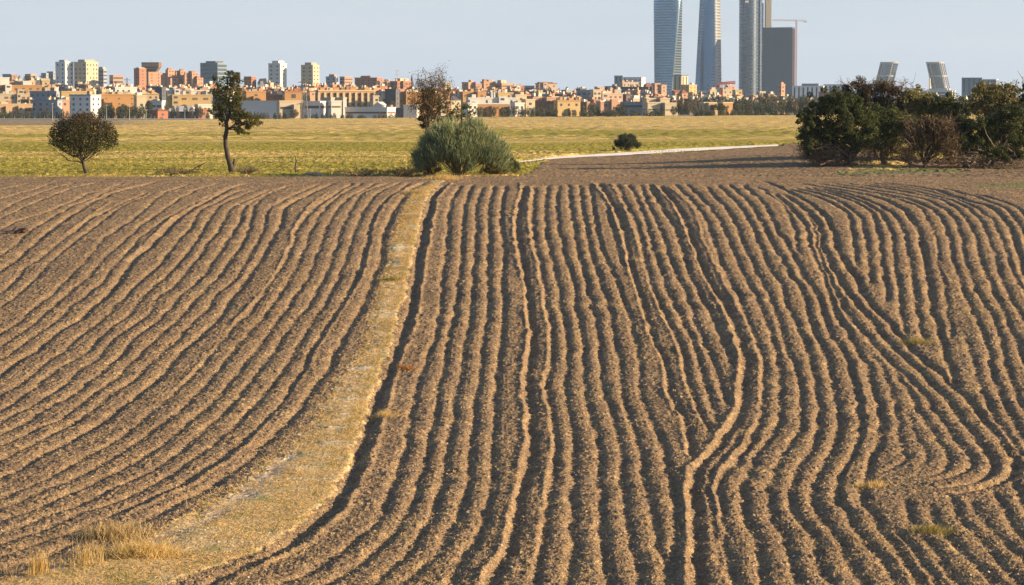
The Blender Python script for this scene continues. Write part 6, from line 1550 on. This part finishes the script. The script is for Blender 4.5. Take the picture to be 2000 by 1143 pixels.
# ---- the two leaning towers
def leaning(name, label, px, vt, lean, ps, bright):
    D = 6600; m = mpp(D); us_t, u0_t, u1_t = px
    P = at(us_t, vt, D); zb = gz(P.x, D) - 1; H = P.z - zb
    t = empty(name, (P.x, D, zb)); tag(t, label, 'tower')
    ps = math.radians(ps)
    eR = np.array([math.cos(ps), math.sin(ps)]); eL = np.array([-math.sin(ps), math.cos(ps)])
    R = (u1_t - us_t) * m / math.cos(ps); L = (us_t - u0_t) * m / math.sin(ps)
    dx = lean * H
    def sec(z, g=0.0):
        k = 1 - z / H; ox = -dx * k
        q = [(-g * (eR + eL)), (eR * (R + g) - eL * g), (eR * (R + g) + eL * (L + g)), (eL * (L + g) - eR * g)]
        return [(a[0] + ox, a[1], z) for a in q]
    gm = gmat('leaning_glass', (0.055, 0.07, 0.11), .16, .7)
    loft('glass_block', t, gm, [sec(0), sec(H)]); cap('roof', t, SPAN, sec(H))
    for zf in (.28, .62, .965):
        loft('steel_belt', t, RIB, [sec(H * zf, .5), sec(min(H * zf + 3.2, H), .5)])
    def strip(f0, f1, face):
        o = []
        for z in (0, H):
            k = 1 - z / H; ox = -dx * k
            if face == 'L': a, b, nn = eL * L * f0, eL * L * f1, -eR * .6
            else: a, b, nn = eR * R * f0, eR * R * f1, -eL * .6
            o.append([(a[0] + nn[0] + ox, a[1] + nn[1], z), (b[0] + nn[0] + ox, b[1] + nn[1], z), (b[0] - nn[0] + ox, b[1] - nn[1], z), (a[0] - nn[0] + ox, a[1] - nn[1], z)])
        loft('steel_rib', t, RIB, o)
    strip(.0, .06, 'L'); strip(.70, .77, 'L'); strip(.94, 1, 'L')
    for i in range(20): 
        z = H * (i + .5) / 20.5; loft('floor_band', t, SPAND, [sec(z, .15), sec(z + 1.2, .15)])
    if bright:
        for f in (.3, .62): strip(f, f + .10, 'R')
    strip(.0, .04, 'R')
leaning('leaning_tower', 'left one of the two leaning towers, tilting right above the thicket', (1744.5, 1722, 1758), 121, 0.245, 55, False)
leaning('leaning_tower', 'right one of the two leaning towers, tilting left, fully visible', (1834, 1811, 1847), 121, -0.235, 55, True)
def obelisk():
    D = 6300; m = mpp(D); P = at(1816, 153, D); zb = gz(P.x, D) - 1; H = P.z - zb
    t = empty('gold_column', (P.x, D, zb)); tag(t, 'golden column standing left of the right leaning tower', 'column')
    tube_obj('shaft', [(np.array([(0, 0, 0), (0, 0, H)]), np.array([2.0, 1.7]))], wall_mat('gilded', (0.62, 0.44, 0.14), .35, .1, .3), t, 10)
    box('plinth', t, W_('white'), -5, 5, -5, 5, 0, at(1816, 174, D).z - zb)
obelisk()
def far_crane():
    D = 5000; m = mpp(D); P = at(1998, 150, D); zb = gz(P.x, D) - 1; H = P.z - zb
    t = empty('distant_crane', (P.x, D, zb)); tag(t, 'faint distant crane with raised boom at the right edge', 'crane')
    tube_obj('mast', [(np.array([(0, 0, 0), (0, 0, H)]), np.full(2, .8))], DKM, t, 5); tube_obj('boom', [(np.array([(0, 0, H - 4), (-11 * m, 0, H + 12 * m)]), np.array([.7, .4]))], DKM, t, 5)
far_crane()

# ---- scattered small houses between the larger blocks
ORD = ['first', 'second', 'third', 'fourth', 'fifth', 'sixth', 'seventh', 'eighth', 'ninth', 'tenth', 'eleventh', 'twelfth', 'thirteenth', 'fourteenth', 'fifteenth', 'sixteenth']
def houses(u0, u1, v0, v1, D0, D1, n, where, cols, seed, hipc=.6, wpx=(8, 17), group=None):
    r = np.random.default_rng(seed)
    us_ = np.sort(u0 + (u1 - u0) * (np.arange(n) + r.uniform(.1, .9, n)) / n)
    for i, u in enumerate(us_):
        c = cols[r.integers(0, len(cols))]; v = r.uniform(v0, v1); k = (v1 - v) / max(1, v1 - v0); D = D0 + (D1 - D0) * k + r.uniform(-25, 25)
        w = r.uniform(*wpx); lit = r.random() < .55; f = .42 if lit else .8
        nm = {'white': 'white', 'cream': 'cream', 'tan': 'tan', 'salmon': 'salmon pink', 'orange': 'orange', 'brick': 'brick red', 'grey': 'grey', 'bluegrey': 'blue grey', 'slate': 'dark', 'pinkish': 'pinkish', 'yellow': 'yellow', 'brown': 'brown'}[c]
        hp = r.random() < hipc
        rcn = ['tile', 'slate'][int(r.random() < .4)]
        bld('small_house', f"{ORD[i]} of the small houses {where}, {nm}", u - w * f, u, u + w * (1 - f), v, v + 12, D, 36 if lit else 68, c, 'g', roof='hip' if hp else 'flat', rc=rcn if hp else None, rh=r.uniform(1.6, 3), ch=int(r.integers(1, 4)), sp=4.2, cat='house', group=group or 'small houses of the city', wm=SHUT if r.random() < .4 else GLASS)
houses(10, 75, 156, 166, 2150, 2600, 6, 'on the far left slope', ['white', 'tan', 'salmon', 'slate', 'cream'], 1)
houses(100, 260, 160, 172, 2100, 2600, 14, 'below the far left towers', ['salmon', 'tan', 'cream', 'slate', 'brown', 'white'], 2)
houses(262, 330, 166, 176, 2050, 2400, 8, 'below the brick towers', ['brick', 'salmon', 'white', 'slate', 'cream'], 3)
houses(330, 420, 160, 176, 2050, 2500, 12, 'under the stepped brick estate', ['white', 'white', 'cream', 'salmon', 'slate', 'bluegrey'], 4)
houses(455, 590, 163, 180, 2000, 2500, 15, 'with red roofs right of the slender tree', ['white', 'salmon', 'cream', 'salmon', 'pinkish'], 5, .9)
houses(592, 700, 164, 178, 1950, 2500, 11, 'above the pilaster apartments', ['salmon', 'cream', 'white', 'slate', 'grey'], 6)
houses(700, 805, 170, 184, 1950, 2450, 11, 'under the large dark red brick block', ['slate', 'brown', 'salmon', 'slate', 'pinkish', 'white'], 7)
houses(870, 1010, 171, 184, 2000, 2400, 14, 'under the brick skyline right of the bare tree', ['slate', 'brick', 'salmon', 'brown', 'slate'], 8, .8)
houses(1030, 1130, 173, 186, 2000, 2400, 13, 'on the middle skyline slope', ['slate', 'bluegrey', 'salmon', 'pinkish', 'white', 'slate', 'brown'], 9, .8)
houses(1035, 1130, 186, 198, 1720, 1950, 10, 'behind the golden block and the brown block', ['bluegrey', 'slate', 'cream', 'slate', 'grey'], 10, .7)
houses(1130, 1205, 172, 180, 2050, 2400, 8, 'above the blue grey apartments', ['slate', 'salmon', 'brown', 'white'], 11, .7)
houses(1215, 1330, 183, 200, 1750, 2400, 12, 'below the dark windowed office and curved tower', ['bluegrey', 'slate', 'slate', 'white', 'grey', 'pinkish'], 12, .7)
houses(1330, 1470, 184, 203, 1700, 2400, 15, 'among trees below the obelisk and round towers', ['bluegrey', 'white', 'slate', 'cream', 'grey', 'slate'], 13, .7)
houses(1470, 1570, 186, 204, 1750, 2300, 7, 'among trees below the dark slab tower', ['slate', 'salmon', 'grey', 'white'], 14, .7)
houses(1570, 1680, 190, 200, 1900, 2400, 6, 'half hidden left of the thicket', ['slate', 'salmon', 'pinkish', 'white'], 15, .7)
houses(1780, 1990, 176, 192, 2200, 2800, 9, 'glimpsed above the thicket', ['white', 'slate', 'cream', 'bluegrey'], 16, .5)
houses(0, 60, 204, 212, 1700, 1800, 3, 'low behind the tan building at far left', ['slate', 'grey', 'bluegrey'], 17, .3)

# ---- trees of the city edge
def tree_kind(name, nl, H, shape, mat, seed, leaf, trunk=True):
    r = np.random.default_rng(seed); out = []
    while len(out) < nl:
        q = r.uniform(-1, 1, 3); x, y = q[0], q[1]; z = (q[2] + 1) / 2; rr = math.hypot(x, y)
        lim = shape(z)
        nzz = math.sin(x * 5 + seed) * math.sin(y * 5 + 2 * seed) * math.sin(z * 9 + seed)
        if rr < lim * (1 + .25 * nzz) and (rr > lim * .35 or r.random() < .3) and nzz > -.55: out.append((x, y, z))
    P = np.array(out); P *= np.array([H[0], H[0], H[1]])
    tmp = leaf_obj('crown', P, leaf, mat, None, r.random(nl), rs=r); cm = tmp.data; bpy.data.objects.remove(tmp)
    Vt, Qt = tubes([(np.array([(0, 0, -.8), (0, 0, H[1] * .5)]), np.array([.32, .15]))], 6); tm = np_mesh('trunk', Vt, Qt, True); tm.materials.append(BARK)
    return name, cm, tm, H
CT1 = leaf_mat('city_leaf_dark', [(0.010, 0.018, 0.010), (0.022, 0.033, 0.014), (0.042, 0.055, 0.020)], .15)
CT2 = leaf_mat('city_leaf_olive', [(0.024, 0.030, 0.013), (0.048, 0.054, 0.021), (0.085, 0.084, 0.032)], .2)
CT3 = leaf_mat('city_leaf_brown', [(0.045, 0.035, 0.018), (0.080, 0.060, 0.028), (0.12, 0.090, 0.038)], .2)
rnd = lambda z: math.sqrt(max(0, 1 - ((z - .58) / .45) ** 2)) if z > .13 else 0
cyp = lambda z: (1 - z) ** .75 * min(1, z * 9 + .3)
shr = lambda z: math.sqrt(max(0, 1 - z * z))
pop = lambda z: math.sin(math.pi * min(1, max(0, (z - .08) / .92)) ** .8)
umb = lambda z: math.sqrt(max(0, 1 - ((z - .62) / .38) ** 2)) if z > .5 else 0
KIND = {'round': [tree_kind('round_tree', 700, (1, 1.0), rnd, mm, s, .16) for mm, s in ((CT1, 3), (CT2, 4), (CT3, 5))],
 'cypress': [tree_kind('cypress', 500, (1, 1.0), cyp, CT1, 6, .13)], 'shrub': [tree_kind('shrub', 420, (1, 1.0), shr, mm, s, .2) for mm, s in ((CT1, 7), (CT2, 8), (CT3, 9))],
 'poplar': [tree_kind('poplar', 500, (1, 1.0), pop, mm, s, .15) for mm, s in ((CT2, 10), (CT3, 11), (CT1, 14))], 'pine': [tree_kind('umbrella_pine', 700, (1, 1.0), umb, CT1, 12, .15)]}
def ctree(kind, var, u, vt, vb, wpx, D, label, group=None):
    nm, cm, tm, H = KIND[kind][var % len(KIND[kind])]
    m = mpp(D); P = at(u, vt, D); zb = gz(P.x, D) - .2; h = max(1.0, P.z - zb)
    t = empty(nm, (P.x, D, zb), random.uniform(0, 6.28)); tag(t, label, 'shrub' if kind == 'shrub' else 'tree', group or 'trees along the edge of the city')
    c = bpy.data.objects.new('crown', cm); COL.objects.link(c); c.parent = t; c.scale = (wpx * m / 2, wpx * m / 2, h)
    if kind != 'shrub':
        k = bpy.data.objects.new('trunk', tm); COL.objects.link(k); k.parent = t; k.scale = (.7, .7, h)
def trow(kind, var, u0, u1, n, vt, vb, w, D, where, desc, seed):
    r = np.random.default_rng(seed)
    for i in range(n):
        u = u0 + (u1 - u0) * (i + .5) / n + r.uniform(-.3, .3) * (u1 - u0) / n
        ctree(kind, var + int(r.integers(0, 2)) if kind != 'cypress' else 0, u, vt + r.uniform(-2.5, 2.5), vb, w * r.uniform(.8, 1.3), D + r.uniform(-12, 12), f"{ORD[i]} of the {desc} {where}")
trow('shrub', 0, 0, 60, 7, 216, 224, 9, 1540, 'before the tan building with recessed bays', 'dark shrubs', 1)
trow('shrub', 0, 60, 135, 8, 214, 224, 10, 1545, 'before the blue grey office block', 'dark bushes', 2)
trow('round', 0, 196, 284, 9, 206, 226, 13, 1540, 'at the foot of the bright orange block', 'trees', 3)
trow('shrub', 1, 135, 200, 6, 216, 226, 10, 1545, 'before the pale blue block', 'bushes', 4)
ctree('round', 0, 291, 197, 226, 17, 1560, 'tall dark tree between cream end block and brick hut')
ctree('round', 2, 325, 203, 226, 12, 1560, 'brownish tree right of the brick hut')
trow('round', 1, 330, 400, 6, 207, 226, 9, 1545, 'before the dark glass front of the blue roofed hall', 'small trees', 5)
trow('shrub', 1, 500, 560, 6, 218, 228, 9, 1530, 'before the grey warehouse', 'bushes', 6)
ctree('round', 2, 574, 213, 229, 17, 1520, 'reddish brown tree in front of the cream warehouse')
ctree('shrub', 1, 683, 221, 229, 17, 1525, 'rounded bush before the left end of the long low grey building')
ctree('shrub', 1, 706, 224, 229, 20, 1525, 'wide low bush before the middle of the long low grey building')
trow('shrub', 1, 726, 778, 5, 222, 229, 11, 1525, 'before the white end of the long low grey building', 'bushes', 7)
ctree('round', 1, 767, 196, 214, 12, 1640, 'olive tree between the dark apartments and the orange flats')
trow('round', 1, 930, 1014, 6, 210, 225, 12, 1540, 'before the long orange block', 'trees', 8)
trow('poplar', 0, 1016, 1090, 12, 207, 225, 7, 1540, 'before the long dark brown block', 'thin poplars', 9)
trow('poplar', 1, 1094, 1135, 6, 214, 225, 6, 1535, 'before the golden orange block', 'thin bare trees', 10)
trow('round', 0, 1136, 1172, 4, 206, 223, 12, 1545, 'before the dark blocks left of the cream villa', 'dark trees', 11)
trow('cypress', 0, 1188, 1202, 2, 207, 222, 6, 1540, 'before the cream villa', 'cypresses', 12)
ctree('round', 0, 1214, 203, 222, 26, 1540, 'broad round dark tree right of the cream villa')
trow('cypress', 0, 1240, 1260, 3, 207, 222, 5, 1545, 'before the low blue grey block', 'cypresses', 13)
trow('shrub', 0, 1262, 1296, 4, 214, 222, 12, 1530, 'at the foot of the left cream cube house', 'bushes', 14)
ctree('round', 0, 1316, 207, 222, 13, 1530, 'dark round bush tree at the foot of the right cream cube house')
trow('round', 1, 1322, 1358, 5, 196, 222, 15, 1560, 'left of the cypress by the tan villa', 'olive trees', 15)
ctree('cypress', 0, 1370, 197, 220, 9, 1545, 'tall cypress left of the tan villa')
trow('shrub', 0, 1355, 1392, 5, 214, 222, 11, 1530, 'before the tan villa', 'dark bushes', 16)
ctree('pine', 0, 1404, 203, 221, 33, 1520, 'broad dark umbrella pine before the two villas')
ctree('cypress', 0, 1432, 205, 221, 7, 1530, 'small cypress right of the golden villa')
trow('round', 1, 1436, 1470, 5, 201, 222, 13, 1545, 'right of the golden villa', 'olive trees', 17)
ctree('cypress', 0, 1459, 199, 221, 10, 1535, 'dark cypress left of the tiny church')
ctree('cypress', 0, 1469, 207, 221, 9, 1530, 'shorter dark cypress below the tiny church')
trow('poplar', 2, 1480, 1526, 8, 197, 221, 10, 1560, 'below the round tower and the slab tower', 'dark poplars', 18)
trow('round', 1, 1484, 1520, 4, 186, 205, 18, 1750, 'behind the dark poplars', 'big trees', 19)
trow('round', 1, 1524, 1600, 9, 196, 216, 16, 1600, 'right of the brick villa', 'trees', 20)
trow('round', 0, 1340, 1480, 13, 190, 205, 13, 1800, 'among the houses below the towers', 'garden trees', 21)
trow('round', 0, 1540, 1680, 12, 188, 204, 16, 1850, 'before the white finned offices', 'park trees', 22)
trow('round', 0, 30, 85, 5, 150, 160, 12, 2900, 'on the far left horizon', 'dark trees', 23)
ctree('round', 0, 245, 164, 176, 16, 2500, 'dark tree crown on the skyline left of the brick tower')
trow('shrub', 0, 1560, 2010, 14, 205, 222, 26, 1560, 'behind the thicket', 'dark bushes', 24)
trow('round', 0, 620, 720, 5, 205, 216, 10, 1650, 'under the pilaster apartments', 'small trees', 25)
trow('shrub', 0, 1250, 1340, 7, 190, 204, 15, 1750, 'among houses below the curved glass tower', 'garden bushes', 26)

trow('round', 0, 110, 280, 12, 192, 206, 11, 1780, 'between the house rows at left', 'dark trees', 27)
trow('round', 0, 330, 470, 8, 186, 200, 11, 1830, 'above the blue roofed hall', 'dark trees', 28)
trow('round', 0, 470, 610, 9, 184, 198, 11, 1830, 'around the orange school', 'dark trees', 29)
trow('round', 0, 730, 900, 9, 186, 206, 12, 1790, 'around the orange flats', 'dark trees', 30)
trow('round', 0, 1020, 1180, 10, 190, 206, 11, 1790, 'behind the brown and golden blocks', 'dark trees', 31)
trow('round', 0, 60, 330, 14, 168, 184, 9, 2200, 'on the left slope among roofs', 'dark trees', 32)
trow('round', 0, 880, 1120, 12, 172, 188, 9, 2200, 'on the middle slope among roofs', 'dark trees', 33)

mixd = ['slate', 'brown', 'bluegrey', 'salmon', 'slate', 'cream', 'white', 'brick', 'grey']
houses(70, 200, 168, 178, 1980, 2200, 16, 'on the slope under the far left tower pair', mixd, 41, .7, (5, 11))
houses(200, 330, 172, 184, 1950, 2150, 16, 'stepping down from the brick tower', mixd, 42, .7, (5, 11))
houses(330, 480, 168, 180, 1960, 2200, 16, 'left of and behind the slender tree', mixd, 43, .7, (5, 11))
houses(480, 600, 168, 178, 2010, 2250, 16, 'close below the white and grey towers', mixd, 44, .9, (5, 10))
houses(600, 740, 166, 176, 2050, 2300, 16, 'close below the small blue blocks', mixd, 45, .7, (5, 10))
houses(735, 880, 168, 182, 1950, 2200, 16, 'around the church spire and bare tree', mixd, 46, .7, (5, 11))
houses(880, 1040, 174, 182, 1960, 2150, 16, 'in the lowest line under the brick skyline', mixd, 47, .8, (5, 10))
houses(1040, 1160, 172, 184, 1960, 2250, 16, 'crowded under the terraced brick block', mixd, 48, .7, (4, 10))
houses(1040, 1130, 184, 196, 1760, 1940, 12, 'between the middle slope and the brown block', mixd, 49, .7, (5, 10))
houses(1160, 1280, 176, 190, 1950, 2350, 16, 'below the blue office slab', mixd, 50, .6, (4, 9))
houses(1270, 1400, 184, 198, 1800, 2250, 16, 'at the feet of the two left tall towers', mixd, 51, .6, (4, 10))
houses(1400, 1540, 184, 200, 1800, 2250, 16, 'at the feet of the two right tall towers', mixd, 52, .6, (4, 9))
houses(55, 200, 190, 200, 1760, 1860, 12, 'behind the blue grey and pale blue blocks', mixd, 53, .6, (6, 12))
houses(1130, 1180, 196, 204, 1720, 1800, 6, 'just above the dark reddish block', mixd, 54, .6, (5, 9))
trow('shrub', 0, 400, 520, 9, 219, 228, 9, 1530, 'under the slender tree crown', 'dark bushes', 61)
trow('shrub', 0, 590, 675, 7, 222, 229, 8, 1530, 'before the plain grey blocks', 'dark bushes', 62)
trow('shrub', 0, 1010, 1090, 9, 214, 224, 9, 1535, 'under the thin poplars', 'dark bushes', 63)
trow('shrub', 0, 1130, 1250, 11, 214, 223, 10, 1535, 'under the cream villa and low blue grey block', 'dark bushes', 64)
trow('shrub', 0, 1390, 1560, 14, 212, 222, 12, 1535, 'under the cypresses and poplars', 'dark bushes', 65)
trow('round', 0, 1440, 1570, 10, 200, 216, 13, 1640, 'in the dark belt below the slab tower', 'dark trees', 66)
trow('shrub', 0, 190, 290, 9, 215, 226, 10, 1530, 'under the trees by the orange block', 'dark bushes', 67)
def low_wall():
    t = empty('boundary_wall', at(160, 226, 1505)); zb = gz(t.location.x, 1505); t.location.z = zb; tag(t, 'long low grey boundary wall along the far left edge of the meadow', 'wall')
    a = at(-60, 226, 1505).x - t.location.x; b = at(410, 226, 1505).x - t.location.x
    box('wall', t, W_('grey'), a, b, -.15, .15, -.5, 1.1); box('coping', t, W_('lgrey'), a, b, -.22, .22, 1.102, 1.25)
    for k in range(24): 
        x = a + (b - a) * (k + .5) / 24; box('post', t, METAL, x - .06, x + .06, -.06, .06, 1.25, 2.6)
low_wall()
# ================================================================== LIGHT, SKY, CAMERA
SUN_EL = math.radians(15.0); SUN_AZ = math.radians(8.0)     # from the right, a little behind the camera
sd = Vector((math.cos(SUN_EL) * math.cos(SUN_AZ), -math.cos(SUN_EL) * math.sin(SUN_AZ), math.sin(SUN_EL)))
w = bpy.data.worlds.new('World'); sc.world = w; w.use_nodes = True
nt = w.node_tree
sky = nt.nodes.new('ShaderNodeTexSky'); sky.sky_type = 'NISHITA'; sky.sun_disc = False
sky.sun_elevation = SUN_EL
sky.sun_rotation = math.atan2(sd.x, sd.y)
sky.air_density = 1.0; sky.dust_density = 2.2; sky.ozone_density = 1.4; sky.altitude = 600
bg = nt.nodes['Background']; bg.inputs['Strength'].default_value = 0.10
sky.dust_density = 1.0
# pale blue-grey haze lies over the horizon, with the faintest streaks of high cloud
tc = nt.nodes.new('ShaderNodeTexCoord')
sep = nt.nodes.new('ShaderNodeSeparateXYZ'); nt.links.new(tc.outputs['Generated'], sep.inputs[0])
mr = nt.nodes.new('ShaderNodeMapRange'); mr.inputs['From Min'].default_value = -0.02; mr.inputs['From Max'].default_value = 0.22
mr.inputs['To Min'].default_value = 0.96; mr.inputs['To Max'].default_value = 0.14; mr.interpolation_type = 'SMOOTHSTEP'
nt.links.new(sep.outputs['Z'], mr.inputs['Value'])
cl = noise(nt, 7.0, 4, 0.55, coord(nt, (1, 1, 9), 'Generated'))
hz = ramp(nt, cl, [(0.35, (2.00, 2.33, 2.93)), (0.7, (2.18, 2.45, 2.98))])
nt.links.new(mix(nt, mr.outputs[0], mix(nt, 0.2, sky.outputs[0], (0.0, 0.0, 0.0)), hz), bg.inputs['Color'])
sl = bpy.data.lights.new('sun', 'SUN'); sl.energy = 5.0; sl.angle = math.radians(0.5); sl.color = (1.0, 0.73, 0.42)
so = bpy.data.objects.new('sun', sl); COL.objects.link(so)
so.rotation_euler = sd.to_track_quat('Z', 'Y').to_euler(); so.location = (200, -60, 120)
cam = bpy.data.cameras.new('camera'); co = bpy.data.objects.new('camera', cam); COL.objects.link(co)
co.location = (0, 0, CAMZ); co.rotation_euler = (math.pi / 2 - PITCH, 0, 0)
cam.sensor_width = 36.0; cam.sensor_fit = 'HORIZONTAL'; cam.lens = 36.0 * F / 2000.0
cam.clip_start = 1.0; cam.clip_end = 80000.0
sc.camera = co
vs = sc.view_settings; vs.view_transform = 'Standard'; vs.look = 'None'; vs.exposure = 1.42; vs.gamma = 1.0
vs.use_curve_mapping = False
sc.cycles.max_bounces = 5; sc.cycles.diffuse_bounces = 2; sc.cycles.glossy_bounces = 3
sc.cycles.transparent_max_bounces = 4; sc.cycles.transmission_bounces = 3; sc.cycles.volume_bounces = 0
sc.cycles.use_denoising = True

# the air over the city: one closed box of thin even haze round everything
HZM = bpy.data.materials.new('haze'); HZM.use_nodes = True; nt = HZM.node_tree
for n_ in list(nt.nodes): nt.nodes.remove(n_)
vo = nt.nodes.new('ShaderNodeVolumePrincipled'); out = nt.nodes.new('ShaderNodeOutputMaterial')
vo.inputs['Color'].default_value = (0.62, 0.80, 1.0, 1); vo.inputs['Density'].default_value = 3.2e-5; vo.inputs['Anisotropy'].default_value = 0.1
nt.links.new(vo.outputs[0], out.inputs['Volume'])
me = bpy.data.meshes.new('haze')
hx = 7000.0; hy0, hy1, hz0, hz1 = -120.0, 14000.0, -4.0, 330.0
me.from_pydata([(x, y, z) for x in (-hx, hx) for y in (hy0, hy1) for z in (hz0, hz1)], [], [(0, 1, 3, 2), (4, 6, 7, 5), (0, 4, 5, 1), (2, 3, 7, 6), (0, 2, 6, 4), (1, 5, 7, 3)])
me.update(); ho = link_mesh('haze', me, HZM); tag(ho, 'thin pale haze', kind='stuff')
